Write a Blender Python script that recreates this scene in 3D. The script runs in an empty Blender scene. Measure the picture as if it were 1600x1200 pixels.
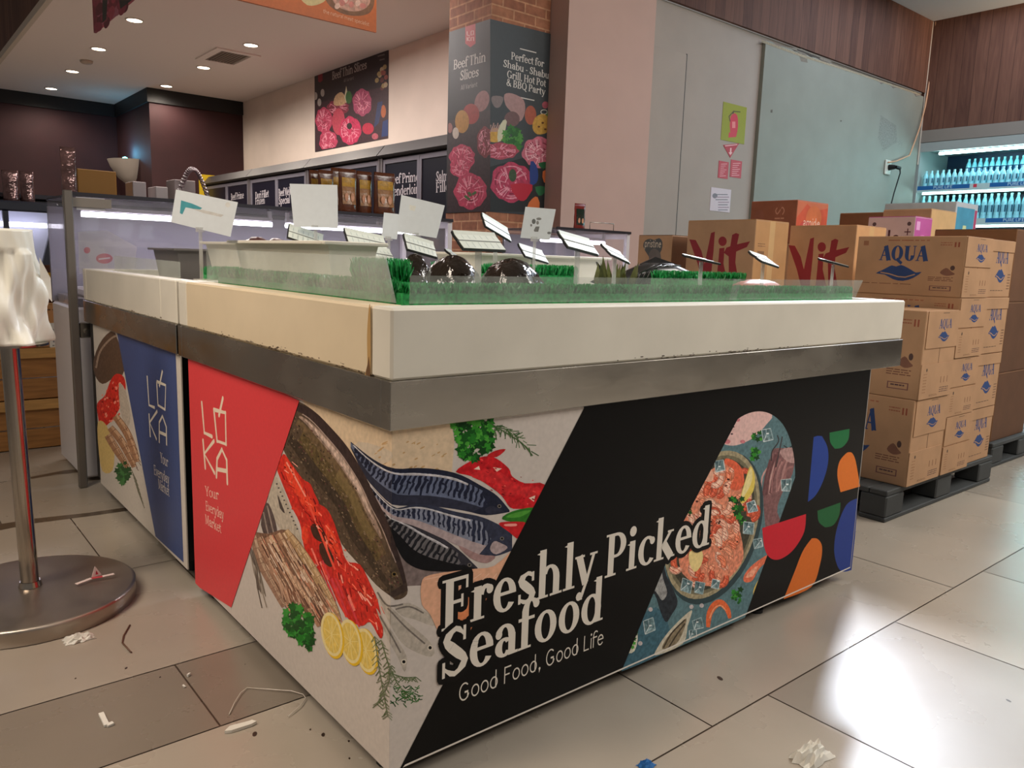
import bpy, math, random
from mathutils import Vector, Matrix
random.seed(7)
rnd = random.Random(11)
scene = bpy.context.scene
col = scene.collection
PI = math.pi

# ------------------------------------------------------------------ camera
CAM_P = Vector((-0.75526, -1.26459, 1.09405))
YAW, PITCH, ROLL, FPX = math.radians(50.25786), math.radians(-8.93914), math.radians(1.87332), 1223.09
_f = Vector((math.cos(YAW) * math.cos(PITCH), math.sin(YAW) * math.cos(PITCH), math.sin(PITCH)))
_r = Vector((math.sin(YAW), -math.cos(YAW), 0))
_u = _r.cross(_f)
FW = _f
RT = _r * math.cos(ROLL) + _u * math.sin(ROLL)
UP = -_r * math.sin(ROLL) + _u * math.cos(ROLL)
cd = bpy.data.cameras.new('camera')
cam = bpy.data.objects.new('camera', cd)
col.objects.link(cam)
cd.sensor_fit = 'HORIZONTAL'
cd.sensor_width = 36
cd.lens = 36 * FPX / 1600
cd.clip_start = 0.02
cd.clip_end = 100
cam.matrix_world = Matrix(((RT.x, UP.x, -FW.x, CAM_P.x), (RT.y, UP.y, -FW.y, CAM_P.y), (RT.z, UP.z, -FW.z, CAM_P.z), (0, 0, 0, 1)))
scene.camera = cam


def ray(px, py):
    return FW + RT * ((px - 800) / FPX) - UP * ((py - 600) / FPX)


def on(ax, c, px, py):
    """survey helper: where the sight line through a photo point meets a plane of the room"""
    d = ray(px, py)
    return CAM_P + d * ((c - CAM_P[ax]) / d[ax])


def proj(P):
    d = Vector(P) - CAM_P
    z = d.dot(FW)
    return (800 + FPX * d.dot(RT) / z, 600 - FPX * d.dot(UP) / z)


def lin(c):
    out = []
    for v in c[:3]:
        v = v / 255.0
        out.append(v / 12.92 if v <= 0.04045 else ((v + 0.055) / 1.055) ** 2.4)
    return out


# ------------------------------------------------------------------ materials
MATS = {}


def mat(name, rgb=(200, 200, 200), rough=0.5, metal=0.0, noise=0.0, nscale=8.0, bump=0.0, bscale=40.0, alpha=1.0,
        emit=None, estr=0.0, spec=0.5, aniso=None, stretch=(1, 1, 1), trans=0.0, sss=0.0, rvar=0.0, coat=0.0):
    if name in MATS:
        return MATS[name]
    m = bpy.data.materials.new(name)
    m.use_nodes = True
    nt = m.node_tree
    b = nt.nodes['Principled BSDF']
    c = lin(rgb)
    b.inputs['Base Color'].default_value = (*c, 1)
    b.inputs['Roughness'].default_value = rough
    b.inputs['Metallic'].default_value = metal
    b.inputs['Specular IOR Level'].default_value = spec
    b.inputs['Alpha'].default_value = alpha
    b.inputs['Coat Weight'].default_value = coat
    b.inputs['Coat Roughness'].default_value = 0.12
    b.inputs['Transmission Weight'].default_value = trans
    tc = nt.nodes.new('ShaderNodeTexCoord')
    mp = nt.nodes.new('ShaderNodeMapping')
    mp.inputs['Scale'].default_value = stretch
    nt.links.new(tc.outputs['Object'], mp.inputs['Vector'])
    nz = nt.nodes.new('ShaderNodeTexNoise')
    nz.inputs['Scale'].default_value = nscale
    nz.inputs['Detail'].default_value = 5
    nt.links.new(mp.outputs['Vector'], nz.inputs['Vector'])
    if noise:
        mr = nt.nodes.new('ShaderNodeMapRange')
        mr.inputs['From Min'].default_value = 0.3
        mr.inputs['From Max'].default_value = 0.7
        mr.inputs['To Min'].default_value = 1 - noise
        mr.inputs['To Max'].default_value = 1 + noise
        nt.links.new(nz.outputs['Fac'], mr.inputs['Value'])
        mx = nt.nodes.new('ShaderNodeVectorMath')
        mx.operation = 'SCALE'
        mx.inputs[0].default_value = c
        nt.links.new(mr.outputs['Result'], mx.inputs['Scale'])
        nt.links.new(mx.outputs['Vector'], b.inputs['Base Color'])
    if rvar:
        mr = nt.nodes.new('ShaderNodeMapRange')
        mr.inputs['From Min'].default_value = 0.3
        mr.inputs['From Max'].default_value = 0.7
        mr.inputs['To Min'].default_value = max(0.02, rough - rvar)
        mr.inputs['To Max'].default_value = rough + rvar
        nt.links.new(nz.outputs['Fac'], mr.inputs['Value'])
        nt.links.new(mr.outputs['Result'], b.inputs['Roughness'])
    if bump:
        n2 = nt.nodes.new('ShaderNodeTexNoise')
        n2.inputs['Scale'].default_value = bscale
        n2.inputs['Detail'].default_value = 3
        nt.links.new(mp.outputs['Vector'], n2.inputs['Vector'])
        bp = nt.nodes.new('ShaderNodeBump')
        bp.inputs['Strength'].default_value = bump
        bp.inputs['Distance'].default_value = 0.01
        nt.links.new(n2.outputs['Fac'], bp.inputs['Height'])
        nt.links.new(bp.outputs['Normal'], b.inputs['Normal'])
    if emit:
        b.inputs['Emission Color'].default_value = (*lin(emit), 1)
        b.inputs['Emission Strength'].default_value = estr
    MATS[name] = m
    return m


def print_mat(name, rough=0.35, gain=1.0, coat=0.0, mscale=60.0, metal=0.0, bump=0.0, spec=0.4):
    """printed surface: every shape of the print has its own flat ink colour; alpha of the ink = grain of the ink"""
    if name in MATS:
        return MATS[name]
    m = bpy.data.materials.new(name)
    m.use_nodes = True
    nt = m.node_tree
    b = nt.nodes['Principled BSDF']
    at = nt.nodes.new('ShaderNodeAttribute')
    at.attribute_name = 'Ink'
    tc = nt.nodes.new('ShaderNodeTexCoord')
    nz = nt.nodes.new('ShaderNodeTexNoise')
    nz.inputs['Scale'].default_value = mscale
    nz.inputs['Detail'].default_value = 6
    nt.links.new(tc.outputs['Object'], nz.inputs['Vector'])
    s1 = nt.nodes.new('ShaderNodeMath')
    s1.operation = 'MULTIPLY_ADD'
    s1.inputs[1].default_value = 5.0
    s1.inputs[2].default_value = -2.5
    nt.links.new(nz.outputs['Fac'], s1.inputs[0])
    s2 = nt.nodes.new('ShaderNodeMath')
    s2.operation = 'MULTIPLY_ADD'
    s2.inputs[2].default_value = 1.0
    s2.use_clamp = False
    nt.links.new(s1.outputs[0], s2.inputs[0])
    nt.links.new(at.outputs['Alpha'], s2.inputs[1])
    s3 = nt.nodes.new('ShaderNodeMath')
    s3.operation = 'MAXIMUM'
    s3.inputs[1].default_value = 0.15
    nt.links.new(s2.outputs[0], s3.inputs[0])
    s4 = nt.nodes.new('ShaderNodeMath')
    s4.operation = 'MULTIPLY'
    s4.inputs[1].default_value = gain
    nt.links.new(s3.outputs[0], s4.inputs[0])
    mx = nt.nodes.new('ShaderNodeVectorMath')
    mx.operation = 'SCALE'
    nt.links.new(at.outputs['Color'], mx.inputs[0])
    nt.links.new(s4.outputs[0], mx.inputs['Scale'])
    nt.links.new(mx.outputs['Vector'], b.inputs['Base Color'])
    b.inputs['Roughness'].default_value = rough
    b.inputs['Metallic'].default_value = metal
    b.inputs['Specular IOR Level'].default_value = spec
    b.inputs['Coat Weight'].default_value = coat
    b.inputs['Coat Roughness'].default_value = 0.1
    if bump:
        n2 = nt.nodes.new('ShaderNodeTexNoise')
        n2.inputs['Scale'].default_value = 30
        nt.links.new(tc.outputs['Object'], n2.inputs['Vector'])
        bp = nt.nodes.new('ShaderNodeBump')
        bp.inputs['Strength'].default_value = bump
        bp.inputs['Distance'].default_value = 0.005
        nt.links.new(n2.outputs['Fac'], bp.inputs['Height'])
        nt.links.new(bp.outputs['Normal'], b.inputs['Normal'])
    MATS[name] = m
    return m


def sheet_mat(name, rgb, clear, frost, rough=0.1, gloss=0.08, nscale=6.0):
    """thin clear plastic or glass: mostly see-through, a little milky, a little shiny"""
    if name in MATS:
        return MATS[name]
    m = bpy.data.materials.new(name)
    m.use_nodes = True
    nt = m.node_tree
    for n in list(nt.nodes):
        nt.nodes.remove(n)
    out = nt.nodes.new('ShaderNodeOutputMaterial')
    tr = nt.nodes.new('ShaderNodeBsdfTransparent')
    tr.inputs['Color'].default_value = (clear, clear, clear, 1)
    df = nt.nodes.new('ShaderNodeBsdfDiffuse')
    df.inputs['Color'].default_value = (*lin(rgb), 1)
    gl = nt.nodes.new('ShaderNodeBsdfGlossy')
    gl.inputs['Roughness'].default_value = rough
    m1 = nt.nodes.new('ShaderNodeMixShader')
    m2 = nt.nodes.new('ShaderNodeMixShader')
    tc = nt.nodes.new('ShaderNodeTexCoord')
    nz = nt.nodes.new('ShaderNodeTexNoise')
    nz.inputs['Scale'].default_value = nscale
    nz.inputs['Detail'].default_value = 4
    nt.links.new(tc.outputs['Object'], nz.inputs['Vector'])
    mr = nt.nodes.new('ShaderNodeMapRange')
    mr.inputs['From Min'].default_value = 0.3
    mr.inputs['From Max'].default_value = 0.7
    mr.inputs['To Min'].default_value = frost * 0.6
    mr.inputs['To Max'].default_value = min(1, frost * 1.4)
    nt.links.new(nz.outputs['Fac'], mr.inputs['Value'])
    nt.links.new(mr.outputs['Result'], m1.inputs['Fac'])
    nt.links.new(tr.outputs[0], m1.inputs[1])
    nt.links.new(df.outputs[0], m1.inputs[2])
    m2.inputs['Fac'].default_value = gloss
    nt.links.new(m1.outputs[0], m2.inputs[1])
    nt.links.new(gl.outputs[0], m2.inputs[2])
    nt.links.new(m2.outputs[0], out.inputs['Surface'])
    MATS[name] = m
    return m


# ------------------------------------------------------------------ mesh collector
class MB:
    def __init__(s):
        s.v, s.f, s.m, s.c, s.sm = [], [], [], [], []
        s.smooth = False

    def face(s, pts, mi=0, c=None, smooth=False):
        i = len(s.v)
        s.v.extend([tuple(p) for p in pts])
        s.f.append(tuple(range(i, i + len(pts))))
        s.m.append(mi)
        s.c.append(c)
        s.sm.append(smooth)

    def mesh(s, verts, faces, mi=0, c=None, smooth=False):
        i = len(s.v)
        s.v.extend([tuple(p) for p in verts])
        for f in faces:
            s.f.append(tuple(a + i for a in f))
            s.m.append(mi)
            s.c.append(c)
            s.sm.append(smooth)

    def box(s, a, b, mi=0, c=None, bev=0.0, M=None):
        x0, y0, z0 = min(a[0], b[0]), min(a[1], b[1]), min(a[2], b[2])
        x1, y1, z1 = max(a[0], b[0]), max(a[1], b[1]), max(a[2], b[2])
        if bev <= 0:
            vs = [(x0, y0, z0), (x1, y0, z0), (x1, y1, z0), (x0, y1, z0), (x0, y0, z1), (x1, y0, z1), (x1, y1, z1), (x0, y1, z1)]
            fs = [(0, 3, 2, 1), (4, 5, 6, 7), (0, 1, 5, 4), (1, 2, 6, 5), (2, 3, 7, 6), (3, 0, 4, 7)]
        else:
            e = min(bev, (x1 - x0) * .45, (y1 - y0) * .45, (z1 - z0) * .45)
            vs, idx = [], {}
            for ix, X in enumerate((x0, x1)):
                for iy, Y in enumerate((y0, y1)):
                    for iz, Z in enumerate((z0, z1)):
                        sx, sy, sz = (e, -e)[ix], (e, -e)[iy], (e, -e)[iz]
                        for k, p in enumerate(((X, Y + sy, Z + sz), (X + sx, Y, Z + sz), (X + sx, Y + sy, Z))):
                            idx[(ix, iy, iz, k)] = len(vs)
                            vs.append(p)
            g = lambda ix, iy, iz, k: idx[(ix, iy, iz, k)]
            fs = []
            for i in (0, 1):
                q = [g(i, 0, 0, 0), g(i, 1, 0, 0), g(i, 1, 1, 0), g(i, 0, 1, 0)]
                fs.append(q if i else q[::-1])
                q = [g(0, i, 0, 1), g(0, i, 1, 1), g(1, i, 1, 1), g(1, i, 0, 1)]
                fs.append(q if i else q[::-1])
                q = [g(0, 0, i, 2), g(1, 0, i, 2), g(1, 1, i, 2), g(0, 1, i, 2)]
                fs.append(q if i else q[::-1])
            for i in (0, 1):
                for j in (0, 1):
                    fs.append((g(i, j, 0, 0), g(i, j, 1, 0), g(i, j, 1, 1), g(i, j, 0, 1)))
                    fs.append((g(i, 0, j, 0), g(i, 1, j, 0), g(i, 1, j, 2), g(i, 0, j, 2)))
                    fs.append((g(0, i, j, 1), g(1, i, j, 1), g(1, i, j, 2), g(0, i, j, 2)))
                    for k in (0, 1):
                        fs.append((g(i, j, k, 0), g(i, j, k, 1), g(i, j, k, 2)))
        if M:
            vs = [M @ Vector(p) for p in vs]
        s.mesh(vs, fs, mi, c)

    def cyl(s, p0, p1, r0, r1=None, n=16, mi=0, c=None, cap=True, smooth=True):
        p0, p1 = Vector(p0), Vector(p1)
        r1 = r0 if r1 is None else r1
        d = (p1 - p0).normalized()
        a = d.orthogonal().normalized()
        b = d.cross(a)
        vs = []
        for p, r in ((p0, r0), (p1, r1)):
            for i in range(n):
                t = 2 * PI * i / n
                vs.append(p + (a * math.cos(t) + b * math.sin(t)) * r)
        s.mesh(vs, [(i, (i + 1) % n, n + (i + 1) % n, n + i) for i in range(n)], mi, c, smooth)
        if cap:
            s.mesh(vs, [tuple(range(n))[::-1], tuple(range(n, 2 * n))], mi, c)

    def tube(s, pts, r, n=8, mi=0, c=None):
        pts = [Vector(p) for p in pts]
        rings = []
        a = None
        for i, p in enumerate(pts):
            d = (pts[min(i + 1, len(pts) - 1)] - pts[max(i - 1, 0)]).normalized()
            if a is None:
                a = d.orthogonal().normalized()
            a = (a - d * a.dot(d)).normalized()
            b = d.cross(a)
            rr = r[i] if isinstance(r, (list, tuple)) else r
            rings.append([p + (a * math.cos(2 * PI * k / n) + b * math.sin(2 * PI * k / n)) * rr for k in range(n)])
        vs = [v for q in rings for v in q]
        fs = []
        for i in range(len(pts) - 1):
            for k in range(n):
                fs.append((i * n + k, i * n + (k + 1) % n, (i + 1) * n + (k + 1) % n, (i + 1) * n + k))
        fs.append(tuple(range(n))[::-1])
        fs.append(tuple(range((len(pts) - 1) * n, len(pts) * n)))
        s.mesh(vs, fs, mi, c, True)

    def lathe(s, prof, cx, cy, n=32, mi=0, c=None, M=None):
        vs, fs = [], []
        for (r, z) in prof:
            for k in range(n):
                t = 2 * PI * k / n
                vs.append(Vector((cx + r * math.cos(t), cy + r * math.sin(t), z)))
        for i in range(len(prof) - 1):
            for k in range(n):
                fs.append((i * n + k, i * n + (k + 1) % n, (i + 1) * n + (k + 1) % n, (i + 1) * n + k))
        if M:
            vs = [M @ v for v in vs]
        s.mesh(vs, fs, mi, c, True)

    def blob(s, cen, rad, n=10, m=16, mi=0, c=None, jit=0.0, M=None, seed=0):
        rr = random.Random(seed)
        vs, fs = [], []
        for i in range(n + 1):
            ph = PI * i / n
            for k in range(m):
                t = 2 * PI * k / m
                q = 1 + (rr.uniform(-jit, jit) if 0 < i < n else 0)
                p = Vector((rad[0] * math.sin(ph) * math.cos(t) * q, rad[1] * math.sin(ph) * math.sin(t) * q, rad[2] * math.cos(ph) * q))
                if M:
                    p = M @ p
                vs.append(p + Vector(cen))
        for i in range(n):
            for k in range(m):
                fs.append((i * m + k, (i + 1) * m + k, (i + 1) * m + (k + 1) % m, i * m + (k + 1) % m))
        s.mesh(vs, fs, mi, c, True)

    def prism(s, pts, off, mi=0, c=None):
        """closed slab: outline pts pushed along the vector off"""
        off = Vector(off)
        a = [Vector(p) for p in pts]
        b = [p + off for p in a]
        n = len(a)
        s.face(a, mi, c)
        s.face(b[::-1], mi, c)
        for i in range(n):
            s.face([a[i], b[i], b[(i + 1) % n], a[(i + 1) % n]], mi, c)

    def build(s, name, mats, parent=None, origin=None):
        if not isinstance(mats, (list, tuple)):
            mats = [mats]
        me = bpy.data.meshes.new(name)
        vs = s.v
        o = bpy.data.objects.new(name, me)
        if parent is not None:
            inv = wm(parent).inverted()
            vs = [tuple(inv @ Vector(p)) for p in vs]
        else:
            if origin is None:
                xs, ys, zs = zip(*vs)
                origin = ((min(xs) + max(xs)) / 2, (min(ys) + max(ys)) / 2, min(zs))
            vs = [(p[0] - origin[0], p[1] - origin[1], p[2] - origin[2]) for p in vs]
            o.location = origin
        me.from_pydata(vs, [], s.f)
        for m in mats:
            me.materials.append(m)
        me.polygons.foreach_set('material_index', s.m)
        me.polygons.foreach_set('use_smooth', s.sm)
        if any(c is not None for c in s.c):
            at = me.color_attributes.new('Ink', 'FLOAT_COLOR', 'CORNER')
            buf = []
            for p, c in zip(me.polygons, s.c):
                q = c if c is not None else (0.5, 0.5, 0.5, 0)
                buf.extend(list(q) * p.loop_total)
            at.data.foreach_set('color', buf)
        me.update()
        col.objects.link(o)
        if parent is not None:
            o.parent = parent
        return o


def wm(o):
    m = o.matrix_basis.copy()
    while o.parent:
        o = o.parent
        m = o.matrix_basis @ m
    return m


def tag(o, label=None, cat=None, group=None, kind=None):
    if label:
        o['label'] = label
    if cat:
        o['category'] = cat
    if group:
        o['group'] = group
    if kind:
        o['kind'] = kind
    return o


def thing(name, label, cat, loc=(0, 0, 0), rotz=0.0, group=None):
    o = bpy.data.objects.new(name, None)
    o.empty_display_size = 0.05
    o.location = loc
    o.rotation_euler = (0, 0, rotz)
    col.objects.link(o)
    return tag(o, label, cat, group)


def dup(root, loc=None, rot=None, label=None, group=None):
    r = root.copy()
    col.objects.link(r)
    if loc is not None:
        r.location = loc
    if rot is not None:
        r.rotation_euler = rot
    if label:
        r['label'] = label
    if group:
        r['group'] = group
    for ch in list(root.children):
        c = ch.copy()
        col.objects.link(c)
        c.parent = r
        for g in list(ch.children):
            d = g.copy()
            col.objects.link(d)
            d.parent = c
    return r


def struct(o, label=None, cat='structure'):
    o['kind'] = 'structure'
    if label:
        o['label'] = label
        o['category'] = cat
    return o


# ------------------------------------------------------------------ 2D helpers
def smooth(pts, n=4, closed=True):
    """Catmull-Rom through the points"""
    out = []
    N = len(pts)
    rng = range(N) if closed else range(N - 1)
    for i in rng:
        if closed:
            p0, p1, p2, p3 = pts[(i - 1) % N], pts[i], pts[(i + 1) % N], pts[(i + 2) % N]
        else:
            p0, p1, p2, p3 = pts[max(i - 1, 0)], pts[i], pts[i + 1], pts[min(i + 2, N - 1)]
        for k in range(n):
            t = k / n
            out.append(tuple(0.5 * (2 * p1[j] + (p2[j] - p0[j]) * t + (2 * p0[j] - 5 * p1[j] + 4 * p2[j] - p3[j]) * t * t
                                    + (3 * p1[j] - p0[j] - 3 * p2[j] + p3[j]) * t ** 3) for j in (0, 1)))
    if not closed:
        out.append(tuple(pts[-1]))
    return out


def clip(poly, conv):
    """Sutherland-Hodgman against a convex polygon"""
    area = sum(conv[i][0] * conv[(i + 1) % len(conv)][1] - conv[(i + 1) % len(conv)][0] * conv[i][1] for i in range(len(conv)))
    sg = 1 if area > 0 else -1
    out = list(poly)
    for i in range(len(conv)):
        a, b = conv[i], conv[(i + 1) % len(conv)]
        side = lambda p: sg * ((b[0] - a[0]) * (p[1] - a[1]) - (b[1] - a[1]) * (p[0] - a[0]))
        src, out = out, []
        for k in range(len(src)):
            p, q = src[k], src[(k + 1) % len(src)]
            sp, sq = side(p), side(q)
            if sp >= 0:
                out.append(p)
            if (sp >= 0) != (sq >= 0):
                t = sp / (sp - sq)
                out.append((p[0] + (q[0] - p[0]) * t, p[1] + (q[1] - p[1]) * t))
        if len(out) < 3:
            return []
    return out


def strip(pts, w):
    """polygons of a line of varying width"""
    out = []
    L, R = [], []
    for i, p in enumerate(pts):
        a, b = pts[max(i - 1, 0)], pts[min(i + 1, len(pts) - 1)]
        dx, dy = b[0] - a[0], b[1] - a[1]
        l = math.hypot(dx, dy) or 1
        h = (w[i] if isinstance(w, (list, tuple)) else w) / 2
        L.append((p[0] - dy / l * h, p[1] + dx / l * h))
        R.append((p[0] + dy / l * h, p[1] - dx / l * h))
    for i in range(len(pts) - 1):
        out.append([L[i], L[i + 1], R[i + 1], R[i]])
    return out


def ell(cx, cy, rx, ry, rot=0.0, n=24):
    c, s = math.cos(rot), math.sin(rot)
    return [(cx + rx * math.cos(2 * PI * k / n) * c - ry * math.sin(2 * PI * k / n) * s,
             cy + rx * math.cos(2 * PI * k / n) * s + ry * math.sin(2 * PI * k / n) * c) for k in range(n)]


class Surf:
    """a flat printed surface: points given either as photo survey points on its plane or as (u, v) metres on it"""
    CELL = 0.008

    def __init__(s, mb, O, U, V, N, step=6e-6, start=1e-4, quad=None, mi=0):
        s.mb, s.O, s.U, s.V, s.N = mb, Vector(O), Vector(U), Vector(V), Vector(N)
        s.start, s.step, s.quad, s.mi = start, step, quad, mi
        s.lev = {}

    def at(s, px, py):
        d = ray(px, py)
        t = (s.O - CAM_P).dot(s.N) / d.dot(s.N)
        p = CAM_P + d * t - s.O
        return (p.dot(s.U), p.dot(s.V))

    def ink(s, rgb, m=0.0):
        return (*lin(rgb), m)

    def group(s, polys, rgb, m=0.0):
        """print shapes of one ink over everything printed there before"""
        cells = set()
        C = s.CELL
        for q in polys:
            xs, ys = [p[0] for p in q], [p[1] for p in q]
            for i in range(int(math.floor(min(xs) / C)), int(math.floor(max(xs) / C)) + 1):
                for j in range(int(math.floor(min(ys) / C)), int(math.floor(max(ys) / C)) + 1):
                    cells.add((i, j))
        l = 1 + max((s.lev.get(c, 0) for c in cells), default=0)
        for c in cells:
            s.lev[c] = l
        h = s.start + s.step * l
        for pts in polys:
            P = [s.O + s.U * a + s.V * b + s.N * h for a, b in pts]
            n = Vector((0, 0, 0))
            for i in range(1, len(P) - 1):
                n += (P[i] - P[0]).cross(P[i + 1] - P[0])
            if n.dot(s.N) < 0:
                P = P[::-1]
            s.mb.face(P, s.mi, s.ink(rgb, m))

    def uv(s, pts, rgb, m=0.0):
        s.group([pts], rgb, m)

    def cut(s, pts, cl=None):
        q = list(pts)
        if cl:
            q = clip(q, cl)
        if q and s.quad:
            q = clip(q, s.quad)
        return [s.at(*p) for p in q] if len(q) > 2 else None

    def px(s, pts, rgb, m=0.0, cl=None):
        q = s.cut(pts, cl)
        if q:
            s.group([q], rgb, m)

    def line(s, pts, w, rgb, m=0.0, cl=None):
        qs = [q for q in (s.cut(p, cl) for p in strip(pts, w)) if q]
        if qs:
            s.group(qs, rgb, m)

    def lineuv(s, pts, w, rgb, m=0.0):
        s.group(strip(pts, w), rgb, m)

    def text(s, st, u, v, size, rgb, font='serif', width=None, align='l', slant=0.0, T=0.19, halo=None, chars=None, tilt=0.0, m=0.0):
        polys, adv = layout(st, font, T)
        sx = size
        if width:
            sx = width / adv
        x0 = u - (adv * sx if align == 'r' else adv * sx / 2 if align == 'c' else 0)
        ct, sn = math.cos(tilt), math.sin(tilt)

        def tr(p):
            a, b = p[0] * sx + slant * p[1] * size, p[1] * size
            return (x0 + a * ct - b * sn, v + a * sn + b * ct)
        if halo:
            hp = []
            for gi, q in polys:
                if chars is None or gi in chars:
                    q = [tr(p) for p in q]
                    for i in range(len(q)):
                        a, b = q[i], q[(i + 1) % len(q)]
                        if math.hypot(a[0] - b[0], a[1] - b[1]) < 1e-6:
                            continue
                        hp.append(strip([a, b], 2 * halo[0])[0])
                        hp.append(ell(a[0], a[1], halo[0], halo[0], 0, 8))
            for q in hp:
                s.group([q], halo[1])
        if polys:
            for gi, q in polys:
                s.group([[tr(p) for p in q]], rgb, m)
        return adv * sx

    def textpx(s, st, a, b, rgb, aspect=1.0, cap=None, **k):
        """text whose baseline runs from survey point a to b"""
        A, B = s.at(*a), s.at(*b)
        w = math.hypot(B[0] - A[0], B[1] - A[1])
        _, adv = layout(st, k.get('font', 'serif'), k.get('T', 0.19))
        size = cap if cap else w / adv * aspect
        s.text(st, A[0], A[1], size, rgb, width=w, tilt=math.atan2(B[1] - A[1], B[0] - A[0]), **k)


# ------------------------------------------------------------------ lettering drawn from stems, bowls and serifs
def _R(a, b, c, d):
    return [[(a, b), (c, b), (c, d), (a, d)]]


def _ring(cx, cy, rx, ry, a0, a1, T, t, n=None):
    n = n or max(6, int(abs(a1 - a0) / 15))
    out, pr = [], None
    for i in range(n + 1):
        a = math.radians(a0 + (a1 - a0) * i / n)
        o = (cx + rx * math.cos(a), cy + ry * math.sin(a))
        q = (cx + (rx - T) * math.cos(a), cy + (ry - t) * math.sin(a))
        if pr:
            out.append([pr[0], o, q, pr[1]])
        pr = (o, q)
    return out


def _dot(x, y, r):
    return [ell(x, y, r, r, 0, 12)]


def glyph(ch, T, serif):
    t = 0.07 if serif else T
    k = 0.09 if serif else 0.0
    h = 0.05
    xh = 0.69
    sf = (lambda x, y, w0=k, w1=k: _R(x - w0, y, x + T + w1, y + h)) if serif else (lambda *a, **b: [])
    ft = lambda x, y: ([[(x - k, y - .07), (x + T * .5, y - .02), (x + T, y), (x, y - .1)]] if serif else [])
    S = lambda x, a, b: _R(x, a, x + T, b)
    x0 = .1 if serif else .06
    D = lambda a, b, w: strip([a, b], w)
    dt = (lambda x, y: _dot(x, y, .095)) if serif else (lambda x, y: [])
    if ch == ' ':
        return [], .3
    if ch == 'a':
        return S(.42, .0, .45) + _ring(.31, .42, .3, .28, 0, 150, T, t) + dt(.14, .5) + _ring(.3, .2, .26, .21, 40, 330, T, t) + (_R(.42, 0, .7, .06) if serif else []), .7
    if ch == 'b':
        return S(x0, 0, 1.06) + ft(x0, 1.06) + _ring(.4, .34, .34, .36, 0, 360, T, t), .78
    if ch == 'c':
        return _ring(.37, .34, .34, .36, 50, 320, T, t) + dt(.55, .56), .64
    if ch == 'd':
        return S(.5, 0, 1.06) + ft(.5, 1.06) + _ring(.37, .34, .34, .36, 0, 360, T, t) + (_R(.5, 0, .5 + T + .09, .05) if serif else []), .82
    if ch == 'e':
        return _ring(.36, .34, .33, .36, 0, 325, T, t) + _R(.1, .34, .66 if serif else .62, .34 + min(t, .12)), .7
    if ch == 'f':
        return S(x0, 0, .85) + sf(x0, 0) + _ring(x0 + .27, .8, .27, .28, 35, 180, T, t) + dt(x0 + .42, .93) + _R(0, .62, .48, .62 + min(t, .1)), .47
    if ch == 'g':
        if not serif:
            return S(.5, -.1, xh) + _ring(.37, .34, .34, .36, 0, 360, T, t) + _ring(.37, -.05, .32, .28, 200, 350, T, t), .78
        return _ring(.33, .44, .28, .26, 0, 360, T * .9, t) + _ring(.34, -.1, .31, .2, 0, 360, T * .6, t) + _R(.5, .62, .7, .7) + _R(.1, .1, .25, .2), .7
    if ch == 'h':
        return S(x0, 0, 1.06) + ft(x0, 1.06) + sf(x0, 0) + _ring(.43, .38, .31, .32, 0, 150, T, t) + S(.74 - T, 0, .38) + sf(.74 - T, 0), .86
    if ch == 'i':
        return S(x0, 0, xh) + ft(x0, xh) + sf(x0, 0) + _dot(x0 + T / 2, .92, max(T * .62, .08)), x0 * 2 + T
    if ch == 'j':
        return S(x0, -.1, xh) + _dot(x0 + T / 2, .92, .1), x0 * 2 + T
    if ch == 'k':
        return S(x0, 0, 1.06) + ft(x0, 1.06) + sf(x0, 0) + D((x0 + T, .3), (.62, .66), t * 1.3 if serif else T) + D((.36, .38), (.68, .0), T * 1.15) + (_R(.5, .64, .74, .69) + _R(.52, 0, .82, .05) if serif else []), .8
    if ch == 'l':
        return S(x0, 0, 1.06) + ft(x0, 1.06) + sf(x0, 0), x0 * 2 + T
    if ch == 'm':
        return S(x0, 0, xh) + ft(x0, xh) + sf(x0, 0) + _ring(.4, .38, .28, .32, 0, 150, T, t) + S(.68 - T, 0, .38) + sf(.68 - T, 0) + _ring(.9, .38, .28, .32, 0, 150, T, t) + S(1.18 - T, 0, .38) + sf(1.18 - T, 0), 1.3
    if ch == 'n':
        return S(x0, 0, xh) + ft(x0, xh) + sf(x0, 0) + _ring(.43, .38, .31, .32, 0, 150, T, t) + S(.74 - T, 0, .38) + sf(.74 - T, 0), .86
    if ch == 'o':
        return _ring(.37, .34, .34, .36, 0, 360, T, t), .75
    if ch == 'p':
        return S(x0, -.3, xh) + ft(x0, xh) + sf(x0, -.3) + _ring(.42, .34, .34, .36, 0, 360, T, t), .8
    if ch == 'q':
        return S(.5, -.3, xh) + _ring(.37, .34, .34, .36, 0, 360, T, t), .8
    if ch == 'r':
        return S(x0, 0, xh) + ft(x0, xh) + sf(x0, 0) + _ring(.42, .36, .27, .34, 50, 150, T, t * 1.3) + dt(.53, .57), .6
    if ch == 's':
        w = [t, t * 1.3, T * .9, T, T * .9, t * 1.3, t] if serif else T
        return strip(smooth([(.5, .56), (.33, .65), (.13, .52), (.3, .36), (.49, .18), (.3, .04), (.08, .13)], 3, False), [w[min(6, int(i / 3 + .5))] for i in range(19)] if serif else T) + (_R(.45, .46, .52, .66) + _R(.06, .03, .13, .24) if serif else []), .58
    if ch == 't':
        return S(.12, .15, .9) + _ring(.36, .2, .24, .22, 180, 300, T, t) + _R(0, .62, .46, .62 + min(t, .1)), .48
    if ch == 'u':
        return S(.08, .3, xh) + _ring(.38, .3, .3, .32, 180, 350, T, t) + S(.52, 0, xh) + ft(.08, xh) + ft(.52, xh) + (_R(.52, 0, .8, .05) if serif else []), .82
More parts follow.
